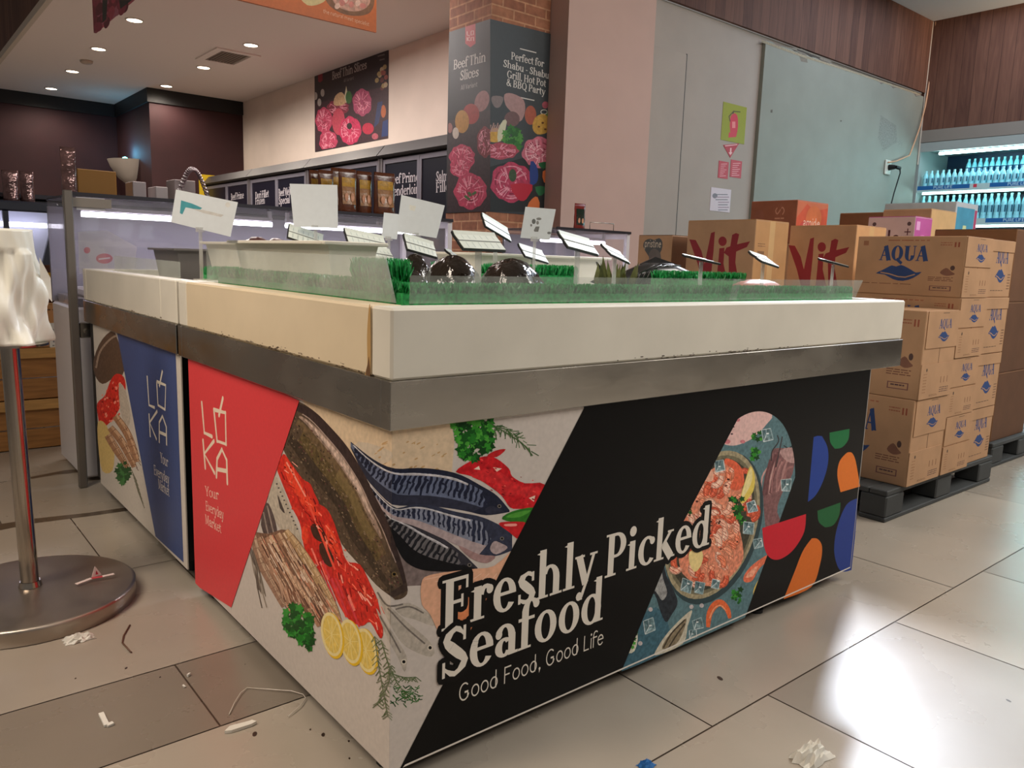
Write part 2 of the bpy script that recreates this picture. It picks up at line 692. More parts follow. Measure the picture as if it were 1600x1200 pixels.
    if ch in 'vy':
        q = D((.12, .68), (.36, .02), T * 1.05) + D((.62, .68), (.38, .02), t * 1.3 if serif else T) + (_R(-.02, .64, .3, .69) + _R(.48, .64, .74, .69) if serif else [])
        if ch == 'y':
            q += D((.42, .12), (.24, -.26), t * 1.3 if serif else T) + (_dot(.16, -.24, .1) + _R(.14, -.33, .27, -.26) if serif else [])
        return q, .72
    if ch == 'w':
        return D((.1, .68), (.3, .02), T) + D((.3, .02), (.48, .68), t) + D((.48, .68), (.7, .02), T) + D((.7, .02), (.9, .68), t), .98
    if ch == 'x':
        return D((.1, .68), (.58, .02), T * 1.1) + D((.58, .68), (.1, .02), t if serif else T), .68
    if ch == 'z':
        return _R(.06, .62, .56, .69) + _R(.06, 0, .56, .07) + D((.5, .65), (.12, .04), T), .62
    # ---- capitals
    if ch == 'A':
        return D((.1, .0), (.4, 1), t * 1.3 if serif else T) + D((.42, 1), (.74, .0), T * 1.15) + _R(.2, .3, .66, .3 + min(t, .1)) + (_R(-.04, 0, .26, .05) + _R(.54, 0, .92, .05) if serif else []), .88
    if ch == 'B':
        return S(x0, 0, 1) + sf(x0, 0, k, 0) + sf(x0, .95, k, 0) + _ring(.38, .74, .3, .26, -90, 90, T, t) + _ring(.4, .27, .34, .27, -90, 90, T, t) + _R(x0, .93, .4, 1) + _R(x0, .48, .42, .54) + _R(x0, 0, .42, .07), .8
    if ch == 'D':
        return S(x0, 0, 1) + sf(x0, 0, k, 0) + sf(x0, .95, k, 0) + _ring(.38, .5, .46, .5, -90, 90, T, t) + _R(x0, .93, .4, 1) + _R(x0, 0, .4, .07), .9
    if ch in 'EF':
        q = S(x0, 0, 1) + sf(x0, 0) + sf(x0, .95) + _R(x0, 1 - min(t, .12), .68, 1) + _R(x0, .48, .55, .48 + min(t, .12))
        if serif:
            q += _R(.62, .74, .68, 1) + _R(.5, .38, .56, .64)
        if ch == 'E':
            q += _R(x0, 0, .7, min(t, .12)) + (_R(.64, 0, .7, .28) if serif else [])
        return q, .74
    if ch == 'G':
        return _ring(.48, .5, .44, .52, 45, 340, T, t) + S(.72, .02 if serif else .1, .45) + _R(.58 if serif else .5, .4, .98 if serif else .72 + T, .46 if serif else .46 + T * .6) + (_R(.76, .7, .82, .98) if serif else []), .98
    if ch == 'H':
        return S(x0, 0, 1) + S(.66, 0, 1) + sf(x0, 0) + sf(x0, .95) + sf(.66, 0) + sf(.66, .95) + _R(x0, .48, .7, .48 + min(t, .12)), .95
    if ch == 'I':
        return S(x0, 0, 1) + sf(x0, 0) + sf(x0, .95), x0 * 2 + T
    if ch == 'K':
        return S(x0, 0, 1) + sf(x0, 0) + sf(x0, .95) + D((x0 + T, .42), (.74, .98), t * 1.2 if serif else T) + D((.4, .55), (.8, 0), T), .88
    if ch == 'L':
        return S(x0, 0, 1) + sf(x0, 0) + sf(x0, .95) + _R(x0, 0, .62, min(t, .12)) + (_R(.57, 0, .63, .3) if serif else []), .68
    if ch == 'M':
        return S(.84, 0, 1) + D((.12, 0), (.12, 1), t if serif else T) + D((.18, .98), (.5, .1), T) + D((.5, .1), (.86, .98), t if serif else T) + sf(.84, 0) + sf(.84, .95) + (_R(0, 0, .26, .05) + _R(0, .95, .26, 1) if serif else []), 1.14
    if ch == 'N':
        return D((.14, 0), (.14, 1), t if serif else T) + D((.16, .98), (.7, .02), T) + D((.74, 0), (.74, 1), t if serif else T), .88
    if ch == 'O':
        return _ring(.48, .5, .45, .52, 0, 360, T, t), .96
    if ch == 'Q':
        return _ring(.48, .5, .45, .52, 0, 360, T, t) + D((.46, .12), (.9, -.2), T * .7), .98
    if ch == 'P':
        return S(x0, 0, 1) + sf(x0, 0) + sf(x0, .95, k, 0) + _ring(.38, .71, .34, .29, -90, 90, T, t) + _R(x0, .93, .4, 1) + _R(x0, .42, .4, .49), .76
    if ch == 'R':
        return S(x0, 0, 1) + sf(x0, 0) + _ring(.38, .71, .34, .29, -90, 90, T, t) + _R(x0, .93, .4, 1) + _R(x0, .42, .4, .49) + D((.42, .45), (.76, 0), T), .84
    if ch == 'S':
        w = [t, t * 1.6, T * .9, T * 1.05, T * .9, t * 1.6, t]
        return strip(smooth([(.62, .8), (.4, .96), (.16, .76), (.38, .52), (.64, .26), (.38, .04), (.1, .2)], 3, False), [w[min(6, int(i / 3 + .5))] for i in range(19)] if serif else T) + (_R(.59, .68, .66, .98) + _R(.06, .02, .13, .34) if serif else []), .74
    if ch == 'T':
        return S(.32, 0, 1) + sf(.32, 0) + _R(.02, 1 - min(t, .12), .82, 1) + (_R(.02, .74, .07, 1) + _R(.77, .74, .82, 1) if serif else []), .84
    if ch == 'U':
        return S(x0, .35, 1) + _ring(.47, .36, .37, .38, 180, 360, T, t) + _R(.84 - (t if serif else T), .35, .84, 1) + sf(x0, .95) + (_R(.68, .95, .94, 1) if serif else []), .96
    if ch in 'VY':
        if ch == 'V':
            return D((.12, 1), (.42, .0), T * 1.1) + D((.74, 1), (.44, .0), t * 1.2 if serif else T), .84
        return D((.12, 1), (.4, .45), T * 1.1) + D((.76, 1), (.46, .45), t * 1.3 if serif else T) + S(.34, 0, .5) + sf(.34, 0) + (_R(-.02, .95, .3, 1) + _R(.6, .95, .9, 1) if serif else []), .86
    if ch == 'W':
        return D((.1, 1), (.36, 0), T) + D((.36, 0), (.58, 1), t) + D((.58, 1), (.84, 0), T) + D((.84, 0), (1.08, 1), t), 1.16
    if ch == ',':
        return _dot(.12, .07, .09) + [[(.06, .05), (.2, .05), (.08, -.2)]], .28
    if ch == '.':
        return _dot(.12, .07, .09), .26
    if ch == '-':
        return _R(.06, .3, .4, .38), .46
    if ch == '&':
        return _ring(.34, .26, .3, .28, 60, 340, T, t) + _ring(.36, .76, .2, .23, 0, 360, T * .7, t) + D((.28, .62), (.84, 0), T) + D((.56, .14), (.8, .46), t), .9
    if ch == '+':
        return _R(.06, .4, .56, .48) + _R(.27, .18, .35, .7), .62
    if ch == '7':
        return _R(.05, .9, .6, 1) + D((.54, .95), (.24, 0), T), .66
    if ch == '2':
        return _ring(.33, .7, .27, .3, -30, 170, T, t) + D((.5, .55), (.1, .05), T) + _R(.08, 0, .62, .1), .7
    if ch == '0':
        return _ring(.34, .5, .3, .5, 0, 360, T, t), .7
    return _R(.1, 0, .5, .6), .6


def layout(st, font, T):
    x, out = 0.0, []
    for i, ch in enumerate(st):
        ps, adv = glyph(ch, T, font == 'serif')
        for q in ps:
            out.append((i, [(p[0] + x, p[1]) for p in q]))
        x += adv + (0.0 if font == 'serif' else .06)
    return out, x
LIGHTS = dict(world=.2, key=200, front=58, left=33, corner=135, flood=150, meat=160, streak=10, cooler=30, case=8, spot=40, sconce=6, exposure=0.0)
# ================================================================== shared materials
M_white_hdpe = print_mat('white_plastic_board', rough=0.32, gain=1.0, mscale=5.0)
M_steel = mat('brushed_steel', (182, 176, 166), rough=0.24, metal=1.0, noise=0.1, nscale=4, rvar=0.1, bump=0.05, bscale=9, stretch=(1, 1, 2))
M_dark = mat('dark_body', (22, 21, 21), rough=0.6)
M_print = print_mat('printed_vinyl', rough=0.36, gain=1.12, coat=0.0, mscale=90, spec=0.13)
M_black_plastic = mat('black_plastic', (16, 16, 17), rough=0.4)
M_acrylic = sheet_mat('frosted_acrylic', (205, 214, 205), 0.97, 0.12, rough=0.12, gloss=0.06, nscale=9)
M_acrylic_side = sheet_mat('milky_acrylic', (210, 216, 208), 0.97, 0.22, rough=0.12, gloss=0.06, nscale=7)
M_acrylic_clear = sheet_mat('clear_acrylic', (230, 230, 230), 0.97, 0.14, rough=0.08, gloss=0.1)
M_grass = mat('green_plastic_grass', (34, 146, 74), rough=0.4, noise=0.5, nscale=110)
M_ice = mat('crushed_ice', (205, 208, 204), rough=0.3, noise=0.1, nscale=30, bump=1.0, bscale=45)
M_tub = mat('white_tub_plastic', (220, 214, 200), rough=0.4, noise=0.05, nscale=6)
M_paper = print_mat('paper', rough=0.7, gain=1.0)
M_bag = mat('dark_plastic_bag', (38, 30, 24), rough=0.12, bump=1.0, bscale=22, noise=0.3, nscale=12)
M_rubber = mat('black_rubber', (15, 15, 15), rough=0.7)

LX, LY, LY2 = 2.1, 1.277, 1.3
Z_TRIM0, Z_TRIM1, Z_TOP = 0.7666, 0.8625, 1.0
WHITE, CREAM = (206, 196, 178), (214, 190, 152)


# ================================================================== island counter
counter = thing('display_counter', 'island seafood counter with red and black printed panels and steel band', 'counter', (LX / 2, LY / 2, 0))
# white cutting-board slab: front board, side board, back boards and bed
mb = MB()
wh = (*lin((218, 212, 198)), 0.06)
for a, b in (((0, 0, Z_TRIM1), (LX, .075, Z_TOP)), ((0, LY - .075, Z_TRIM1), (LX, LY, Z_TOP)), ((LX - .075, .077, Z_TRIM1), (LX, LY - .077, Z_TOP))):
    mb.box(a, b, 0, wh, bev=.005)
rg = random.Random(5)
sf_ = Surf(mb, (0, 0, 0), (1, 0, 0), (0, 0, 1), (0, -1, 0))
for i in range(46):
    x = rg.choice([rg.gauss(.85, .1), rg.gauss(1.15, .06), rg.uniform(.6, 1.5)])
    sf_.uv(ell(x, Z_TRIM1 + abs(rg.gauss(0, .004)) + .002, rg.uniform(.001, .007), rg.uniform(.0006, .0018), 0, 8), (70, 55, 42), .3)
mb.build('front_board', M_white_hdpe, counter)
mb = MB()
mb.box((0, .0765, Z_TRIM1), (.075, LY - .0765, Z_TOP), 0, (*lin((216, 198, 168)), 0.05), bev=.005)  # yellowed plastic, tinted warmer still for the warm light on this side
sf_ = Surf(mb, (0, 0, 0), (0, -1, 0), (0, 0, 1), (-1, 0, 0))
for i in range(70):
    y = rg.choice([rg.gauss(.55, .12), rg.uniform(.1, 1.2)])
    sf_.uv(ell(-y, Z_TRIM1 + abs(rg.gauss(0, .005)) + .002, rg.uniform(.001, .008), rg.uniform(.0006, .002), 0, 8), (80, 62, 45), .3)
# brown run-off stain by the corner seam
sf_.uv(smooth([(-.085, .995), (-.092, .94), (-.09, .88), (-.1, Z_TRIM1 + .001), (-.079, Z_TRIM1 + .001), (-.079, .99)], 3), (176, 140, 88), .2)
sf_.uv(smooth([(-.084, .9), (-.089, .885), (-.097, Z_TRIM1 + .001), (-.079, Z_TRIM1 + .001)], 3), (92, 66, 42), .4)
mb.build('side_board', M_white_hdpe, counter)
mb = MB()
mb.box((.06, .06, Z_TRIM1 + .02), (LX - .06, LY - .06, .965), 0)
mb.build('ice_bed', M_ice, counter)
mb = MB()
e = .004
for a, b in (((-e, -e), (LX + e, .03)), ((-e, .031), (.03, LY - .031)), ((-e, LY - .03), (LX + e, LY + e)), ((LX - .03, .031), (LX + e, LY - .031))):
    mb.box((a[0], a[1], Z_TRIM0), (b[0], b[1], Z_TRIM1 - .0005), 0, bev=.0015)
mb.box((.03, .03, Z_TRIM1 - .03), (LX - .03, LY - .03, Z_TRIM1 - .002), 0)
mb.build('steel_band', M_steel, counter)
PX = .008                                                     # print planes sit just inside the band
mb = MB()
mb.box((PX + .012, PX + .012, .06), (LX - .19, LY - .08, Z_TRIM0 + .001), 0)
mb.build('cabinet_body', M_dark, counter)
for (x, y) in ((.06, .1), (1.85, .1), (.06, LY - .13), (1.85, LY - .13), (1.4, .06)):
    mb = MB()
    mb.cyl((x, y, .012), (x, y, .0595), .018, n=12)
    mb.cyl((x, y, 0), (x, y, .012), .026, n=12)
    mb.build('foot', M_rubber, counter)

# ---------------------------------------------------------------- the printed panels (traced on their planes)
XR, YL, ZB = 1.912, 1.197, .044
C0, C1 = proj((PX, PX, ZB - .004)), proj((PX, PX, Z_TRIM0))
FRONT_Q = [C1, C0, (1330, 891), (1366, 560)]
LEFT_Q = [C1, C0, (306, 911), (294, 540)]
mbF, mbL = MB(), MB()
edge = (*lin((190, 182, 172)), 0)
mbF.box((PX + .0115, PX, ZB), (XR, PX + .011, Z_TRIM0 - .0008), 0, edge)
mbL.box((PX, PX, ZB), (PX + .011, YL, Z_TRIM0 - .0008), 0, edge)
SF = Surf(mbF, (0, PX, 0), (1, 0, 0), (0, 0, 1), (0, -1, 0), quad=FRONT_Q)
SL = Surf(mbL, (PX, 0, 0), (0, -1, 0), (0, 0, 1), (-1, 0, 0), quad=LEFT_Q)
LIGHT = (194, 184, 176)
SF.uv([(PX, ZB), (XR, ZB), (XR, .7655), (PX, .7655)], LIGHT, .05)
SL.uv([(-YL, ZB), (-PX, ZB), (-PX, .7655), (-YL, .7655)], LIGHT, .05)


def both(pts, rgb, m=0.0):
    SL.px(pts, rgb, m)
    SF.px(pts, rgb, m)


def bline(pts, w, rgb, m=0.0):
    SL.line(pts, w, rgb, m)
    SF.line(pts, w, rgb, m)


def leaves(fn, outline, n, size, greens, seed=1, asp=1.0):
    """a bunch of herb leaves: small lobed shapes scattered inside an outline"""
    r = random.Random(seed)
    xs, ys = zip(*outline)

    def inside(p):
        c = False
        for i in range(len(outline)):
            a, b = outline[i], outline[i - 1]
            if (a[1] > p[1]) != (b[1] > p[1]) and p[0] < (b[0] - a[0]) * (p[1] - a[1]) / (b[1] - a[1]) + a[0]:
                c = not c
        return c
    k = 0
    while k < n:
        p = (r.uniform(min(xs), max(xs)), r.uniform(min(ys), max(ys)))
        if not inside(p):
            continue
        k += 1
        a0, s = r.uniform(0, 6.28), size * r.uniform(.6, 1.3)
        pts = [(p[0] + s * asp * (1 if j % 2 else .55) * math.cos(a0 + j * PI / 5), p[1] + s * (1 if j % 2 else .55) * math.sin(a0 + j * PI / 5)) for j in range(10)]
        fn(pts, r.choice(greens), .15)


GREENS = [(22, 82, 26), (34, 110, 34), (48, 132, 40), (16, 62, 22), (70, 150, 52)]
# chopping board
both([(460, 600), (640, 630), (704, 655), (710, 690), (706, 738), (690, 744), (616, 750), (560, 724), (520, 690), (480, 640)], (208, 184, 154), .1)
both(smooth([(560, 690), (612, 706), (600, 725), (560, 712)], 3), (196, 180, 160), .1)
r5 = random.Random(3)
for i in range(30):
    x, y = r5.uniform(560, 700), r5.uniform(690, 735)
    both(ell(x, y, r5.uniform(1, 5), r5.uniform(.6, 1.6), -.5, 8), (184, 148, 104), .2)


def between(top, bot, n=40):
    """resample a top and a bottom edge so that stripes can be laid between them"""
    def rs(c):
        c = smooth(c, 6, False)
        L = [0]
        for a, b in zip(c, c[1:]):
            L.append(L[-1] + math.hypot(b[0] - a[0], b[1] - a[1]))
        out, j = [], 0
        for i in range(n + 1):
            t = L[-1] * i / n
            while j < len(c) - 2 and L[j + 1] < t:
                j += 1
            q = (t - L[j]) / max(L[j + 1] - L[j], 1e-9)
            out.append((c[j][0] + (c[j + 1][0] - c[j][0]) * q, c[j][1] + (c[j + 1][1] - c[j][1]) * q))
        return out
    A, B = rs(top), rs(bot)

    def P(s, f):
        s = min(max(s, 0), 1) * n
        i = min(int(s), n - 1)
        q = s - i
        a = (A[i][0] + (A[i + 1][0] - A[i][0]) * q, A[i][1] + (A[i + 1][1] - A[i][1]) * q)
        b = (B[i][0] + (B[i + 1][0] - B[i][0]) * q, B[i][1] + (B[i + 1][1] - B[i][1]) * q)
        return (a[0] + (b[0] - a[0]) * f, a[1] + (b[1] - a[1]) * f)
    return P


def band(P, f0, f1, rgb, m=0.0, s0=0.0, s1=1.0, n=24, fn=both):
    up = [P(s0 + (s1 - s0) * i / n, f0) for i in range(n + 1)]
    dn = [P(s0 + (s1 - s0) * i / n, f1) for i in range(n + 1)]
    fn(up + dn[::-1], rgb, m)


def mackerel(top, bot, base, stripe, belly, back, nst=24, seed=0, s0=.04, s1=.87):
    P = between(top, bot)
    r = random.Random(seed)
    band(P, 0, 1, base, .25)
    band(P, .72, 1, belly, .2)
    band(P, 0, .13, back, .3)
    for i in range(nst):
        s = s0 + (s1 - s0) * i / nst
        w = r.uniform(2.6, 5.2)
        pts = [P(s + .004 * math.sin(k * 1.7 + i) + .01 * k / 6 * (1 if seed != 2 else -1), .12 + .56 * k / 7 * r.uniform(.85, 1.1)) for k in range(8)]
        bline(pts, [w * (.75 + .4 * math.sin(PI * k / 7)) for k in range(8)], stripe, .3)
        if i % 3 == 0:
            c_ = P(s + .015, r.uniform(.25, .6))
            both(ell(c_[0], c_[1], 3.0, 1.8, .5, 8), stripe, .3)
    band(P, .14, .2, (172, 168, 172), .4, .05, .72)
    bline([P(.02 + .7 * k / 20, .155 + .01 * math.sin(k)) for k in range(21)], 1.6, (196, 192, 194), .3)
    up = [P(.8 + .2 * i / 8, 0) for i in range(9)] + [P(1 - .2 * i / 8, 1) for i in range(9)] + [P(.84, .7), P(.86, .5), P(.82, .3)]
    both(smooth(up, 1), back, .3)
    both(smooth([P(.88, .55), P(.93, .6), P(.97, .8), P(.9, .95), P(.86, .8)], 3), belly, .3)
    e_ = P(.93, .42)
    both(ell(e_[0], e_[1], 3.2, 3.0, 0, 10), (120, 112, 104))
    both(ell(e_[0], e_[1], 1.9, 1.8, 0, 10), (8, 8, 10))
    return P


both(smooth([(560, 770), (620, 800), (700, 880), (730, 905), (650, 915), (600, 900)], 3), (120, 105, 102), .3)
mackerel([(548, 690), (584, 718), (616, 732), (652, 731), (688, 734), (720, 742), (750, 758), (776, 774), (796, 797)],
         [(548, 700), (570, 744), (590, 768), (606, 784), (620, 790), (660, 790), (700, 794), (730, 799), (760, 805), (796, 800)],
         (96, 104, 128), (28, 32, 52), (44, 46, 62), (30, 34, 52), 28, 0)
P3 = mackerel([(584, 770), (598, 790), (610, 806), (626, 810), (656, 822), (690, 840), (720, 862), (746, 887)],
              [(584, 776), (592, 800), (606, 834), (618, 852), (632, 876), (658, 890), (700, 893), (746, 889)],
              (104, 100, 102), (30, 30, 36), (22, 22, 28), (52, 50, 58), 20, 2)
band(P3, .62, 1, (16, 16, 20), .3, .1, .98)
mackerel([(574, 752), (600, 780), (620, 794), (644, 788), (672, 789), (710, 799), (750, 807), (780, 820), (800, 833)],
         [(574, 758), (588, 782), (602, 802), (622, 814), (650, 823), (688, 840), (714, 852), (742, 864), (772, 869), (800, 860)],
         (124, 128, 144), (36, 40, 60), (168, 150, 150), (48, 52, 70), 26, 1)
both(smooth([(716, 852), (748, 866), (774, 869), (760, 880), (735, 872)], 3), (156, 124, 122), .2)
# red crabs, leaf and pepper behind
both(smooth([(712, 737), (734, 721), (757, 713), (775, 716), (795, 732), (800, 744), (820, 755), (851, 757), (840, 795), (815, 795), (797, 793), (784, 775), (761, 757), (737, 744)], 3), (190, 26, 34), .35)
both(smooth([(761, 712), (774, 704), (790, 702), (776, 714)], 3), (176, 30, 34), .2)
for q in ([(735, 742), (760, 733), (782, 738), (798, 752), (780, 756), (755, 752)], [(770, 758), (796, 752), (818, 764), (806, 774), (780, 770)], [(808, 764), (838, 760), (846, 772), (822, 778)]):
    both(smooth(q, 3), (200, 40, 44), .3)
for q in ([(770, 730), (784, 732), (776, 737)], [(826, 778), (836, 774), (834, 784)], [(740, 733), (748, 728), (750, 734)]):
    both(q, (226, 196, 180), .1)
for i in range(40):
    x, y = r5.uniform(735, 845), r5.uniform(718, 790)
    both(ell(x, y, r5.uniform(.8, 3.2), r5.uniform(.6, 1.2), .4, 7), r5.choice([(140, 14, 22), (232, 96, 84), (120, 10, 18), (224, 70, 66)]), .2) if abs(y - 750 - (x - 780) * .35) < 22 else None
both(smooth([(784, 811), (800, 799), (836, 793), (832, 812), (815, 817)], 3), (44, 112, 34), .2)
both(smooth([(790, 808), (805, 801), (830, 797), (812, 808)], 2), (76, 146, 52), .1)
both(smooth([(779, 818), (797, 815), (824, 818), (812, 842), (795, 831)], 3), (190, 30, 36), .2)
both(smooth([(788, 819), (806, 818), (806, 822), (790, 822)], 2), (236, 150, 140))
# herbs
leaves(both, [(702, 658), (768, 654), (769, 692), (766, 704), (739, 718), (725, 718), (714, 701), (713, 678)], 150, 7, GREENS, 4)
for j in range(46):
    t = r5.random()
    x, y = 768 + 62 * t, 668 + 36 * t * t + r5.uniform(-4, 4)
    a = r5.uniform(-.6, 1.9)
    l = r5.uniform(6, 17)
    both(strip([(x, y), (x + l * math.cos(a), y + l * math.sin(a))], 1.3)[0], r5.choice([(62, 92, 52), (48, 84, 42), (84, 110, 68)]))
bline(smooth([(764, 660), (790, 676), (815, 692), (832, 712)], 4, False), 1.6, (70, 98, 56))
# big brown fish
FT = [(458, 628), (488, 640), (519, 670), (545, 701), (571, 744), (588, 779), (605, 813), (618, 852), (629, 884), (637, 922)]
FB = [(440, 690), (443, 703), (456, 727), (473, 755), (497, 785), (519, 811), (534, 850), (563, 884), (588, 914), (614, 934)]
both(smooth(FT + [(630, 934), (618, 937)] + FB[::-1] + [(448, 672)], 3), (84, 68, 54), .35)
PF = between(FT, FB)
band(PF, 0, .16, (58, 44, 42), .3)
bline([PF(.05 + .68 * k / 30, .24 + .02 * k / 30) for k in range(31)], [3 + 13 * math.sin(PI * k / 30) ** .8 for k in range(31)], (150, 126, 112), .5)
bline([PF(.08 + .56 * k / 30, .23) for k in range(31)], [1 + 7 * math.sin(PI * k / 30) for k in range(31)], (190, 166, 152), .5)
band(PF, .3, .42, (104, 84, 60), .4, .05, .8)
band(PF, .42, .62, (92, 76, 48), .4, .1, .8)
band(PF, .62, .8, (62, 50, 40), .4, .05, .95)
for i in range(420):
    s, f = r5.uniform(.03, .96), r5.uniform(.28, .97)
    p = PF(s, f)
    both(ell(p[0], p[1], r5.uniform(.8, 2.6), r5.uniform(.5, 1.3), .9, 7), r5.choice([(48, 36, 30), (118, 98, 74), (132, 112, 92), (60, 48, 34), (96, 60, 56)]), .2)
for i in range(60):
    s = .35 + .35 * i / 60
    a, b = PF(s, .34), PF(s + .012, .5)
    both(strip([a, b], 1.0)[0], (132, 112, 74), .2)
bline([PF(.06 + .8 * k / 24, .165) for k in range(25)], 1.6, (160, 138, 128), .2)
e_ = PF(.9, .35)
both(ell(e_[0], e_[1], 4.2, 3.8, 0, 12), (120, 98, 60))
both(ell(e_[0], e_[1], 2.6, 2.4, 0, 12), (10, 8, 8))
band(PF, .0, 1, (66, 52, 46), .3, .965, 1.0, 4)
# red lobsters
LOB = [(443, 709), (454, 722), (473, 748), (486, 757), (497, 785), (510, 794), (521, 813), (532, 846), (542, 876), (563, 882), (579, 912), (591, 940), (599, 985), (594, 997), (579, 972), (566, 978), (547, 969), (531, 947), (512, 905), (493, 880), (480, 866), (474, 848), (469, 818), (456, 792), (451, 779), (436, 742), (434, 731)]
both(smooth(LOB, 3), (198, 44, 34), .3)
for q in ([(446, 716), (456, 728), (470, 752), (476, 778), (462, 770), (448, 744)], [(470, 760), (490, 785), (500, 806), (486, 800), (470, 782)], [(512, 818), (526, 842), (532, 868), (520, 862), (510, 838)], [(474, 822), (482, 830), (480, 850), (472, 842)]):
    both(smooth(q, 3), (226, 66, 42), .25)
for q in ([(486, 822), (496, 818), (508, 832), (512, 848), (500, 846), (490, 838)], [(500, 850), (510, 850), (522, 872), (518, 886), (506, 878), (500, 864)]):
    both(smooth(q, 3), (66, 40, 30), .3)
for i in range(26):
    t = i / 26
    a = (486 + 60 * t + r5.uniform(-8, 12), 860 + 80 * t + r5.uniform(-6, 10))
    l = r5.uniform(16, 46)
    both(strip([a, (a[0] + l * .42, a[1] + l)], r5.uniform(1.2, 4))[0], r5.choice([(222, 60, 48), (160, 24, 26), (236, 122, 108), (190, 34, 36), (206, 60, 70)]), .2)
bline(smooth([(484, 790), (500, 830), (515, 868), (524, 890)], 5, False), 3.2, (232, 84, 64))
bline(smooth([(448, 722), (464, 750), (478, 776)], 5, False), 2.2, (240, 150, 132))
bline(smooth([(480, 756), (490, 772), (497, 786)], 4, False), 4.0, (204, 44, 34))
bline(smooth([(456, 794), (464, 796), (468, 806)], 4, False), 4.0, (214, 60, 44))
for i in range(70):
    x = r5.uniform(440, 590)
    y = 722 + (x - 440) * 1.55 + r5.uniform(-20, 20)
    both(ell(x, y, r5.uniform(.6, 2.2), r5.uniform(.5, 1.4), 1.0, 7), r5.choice([(238, 130, 108), (140, 20, 20), (220, 80, 56), (120, 24, 20)]))
for i in range(90):
    t = r5.random()
    x, y = 440 + 150 * t + r5.uniform(-9, 9), 728 + 245 * t + r5.uniform(-22, 18)
    a_ = 1.05 + r5.uniform(-.5, .5)
    l = r5.uniform(5, 16)
    bline([(x, y), (x + l * math.cos(a_), y + l * math.sin(a_))], r5.uniform(.9, 2.2), r5.choice([(238, 116, 92), (150, 22, 20), (226, 76, 48), (120, 18, 18), (244, 168, 150)]), .3)
# grey fish, dark prawns and tan prawns on the left
both(smooth([(430, 744), (445, 770), (456, 802), (469, 835), (474, 868), (460, 862), (434, 820), (419, 785)], 3), (180, 168, 152), .2)
both(smooth([(434, 772), (440, 786), (446, 802), (438, 794)], 2), (72, 62, 60), .3)
both(smooth([(458, 836), (466, 844), (464, 856), (456, 850)], 2), (70, 60, 58), .3)
for i in range(12):
    both(ell(433 + i * 2.9, 756 + i * 6.4, 1.6, 1.2, 0, 6), (62, 56, 58))
both(smooth([(417, 785), (428, 805), (434, 835), (434, 861), (423, 852), (408, 820)], 3), (86, 72, 70), .3)
for q, w in (([(418, 790), (426, 824), (432, 852)], 2.2), ([(412, 800), (420, 836), (428, 856)], 2.0)):
    bline(smooth(q, 4, False), w, (150, 134, 124), .3)


def prawn(pts, w, c1, c2, c3, fn=both, ln=bline, nseg=11):
    c = smooth(pts, 6, False)
    n = len(c)
    W = [w * (.55 + .45 * math.sin(PI * min(1, .25 + .75 * i / n))) for i in range(n)]
    ln(c, W, c1, .25)
    off = [(p[0] + w * .18, p[1] - w * .12) for p in c]
    ln(off, [q * .35 for q in W], c3, .25)
    for k in range(1, nseg):
        i = int(n * k / nseg)
        a, b = c[max(i - 1, 0)], c[min(i + 1, n - 1)]
        dx, dy = b[0] - a[0], b[1] - a[1]
        l = math.hypot(dx, dy) or 1
        h = W[i] * .5
        fn(strip([(c[i][0] - dy / l * h, c[i][1] + dx / l * h), (c[i][0] + dy / l * h, c[i][1] - dx / l * h)], max(.9, w * .09))[0], tuple(int(.6 * u + .4 * v) for u, v in zip(c1, c2)), .1)
        g = c[min(i + 2, n - 1)]
        fn(strip([(g[0] + h * .6, g[1]), (g[0] + h * .6 + 4, g[1] + h * 1.3)], .9)[0], c2, .1)


both(smooth([(394, 836), (420, 834), (450, 828), (480, 862), (520, 930), (532, 970), (500, 975), (452, 950), (420, 900)], 3), (124, 92, 74), .4)
prawn([(396, 838), (408, 880), (428, 918), (444, 948)], 12, (150, 116, 96), (112, 80, 62), (186, 158, 134))
prawn([(406, 840), (424, 884), (446, 922), (460, 956)], 13, (164, 126, 102), (122, 86, 66), (196, 166, 140))
prawn([(420, 838), (440, 880), (464, 918), (484, 946), (500, 978)], 14, (172, 130, 104), (126, 86, 64), (206, 174, 144))
prawn([(434, 834), (456, 872), (484, 910), (506, 948), (514, 974)], 12, (158, 118, 92), (116, 80, 60), (196, 164, 134))
prawn([(446, 830), (474, 866), (500, 908), (516, 936), (530, 968)], 14, (172, 138, 100), (128, 96, 66), (200, 170, 132))
for k in range(150):
    t, q = r5.random(), r5.random()
    x0, y0 = 396 + 56 * q + t * (50 + 32 * q), 838 - 8 * q + t * (112 + 26 * q)
    l = r5.uniform(8, 30)
    bline([(x0, y0), (x0 + l * .3, y0 + l * .55), (x0 + l * (.5 + .12 * q), y0 + l)], r5.uniform(.8, 2.4), r5.choice([(206, 180, 156), (116, 82, 64), (186, 148, 122), (92, 62, 50), (214, 190, 170), (196, 130, 104)]), .3)
for k in range(8):
    a = (392 + r5.uniform(-3, 10), 866 + r5.uniform(-12, 18))
    bline([a, (a[0] + 6 + r5.uniform(-3, 6), a[1] + 34), (a[0] + 14 + r5.uniform(-4, 6), a[1] + 66)], 1.5, r5.choice([(120, 108, 96), (150, 136, 122), (96, 84, 76)]))
for k in range(14):
    a = (r5.uniform(425, 520), 0)
    y = 900 + (a[0] - 425) * .65
    bline([(a[0], y), (a[0] + r5.uniform(6, 12), y + r5.uniform(22, 40))], 1.2, r5.choice([(196, 160, 136), (134, 90, 70), (110, 66, 52)]))
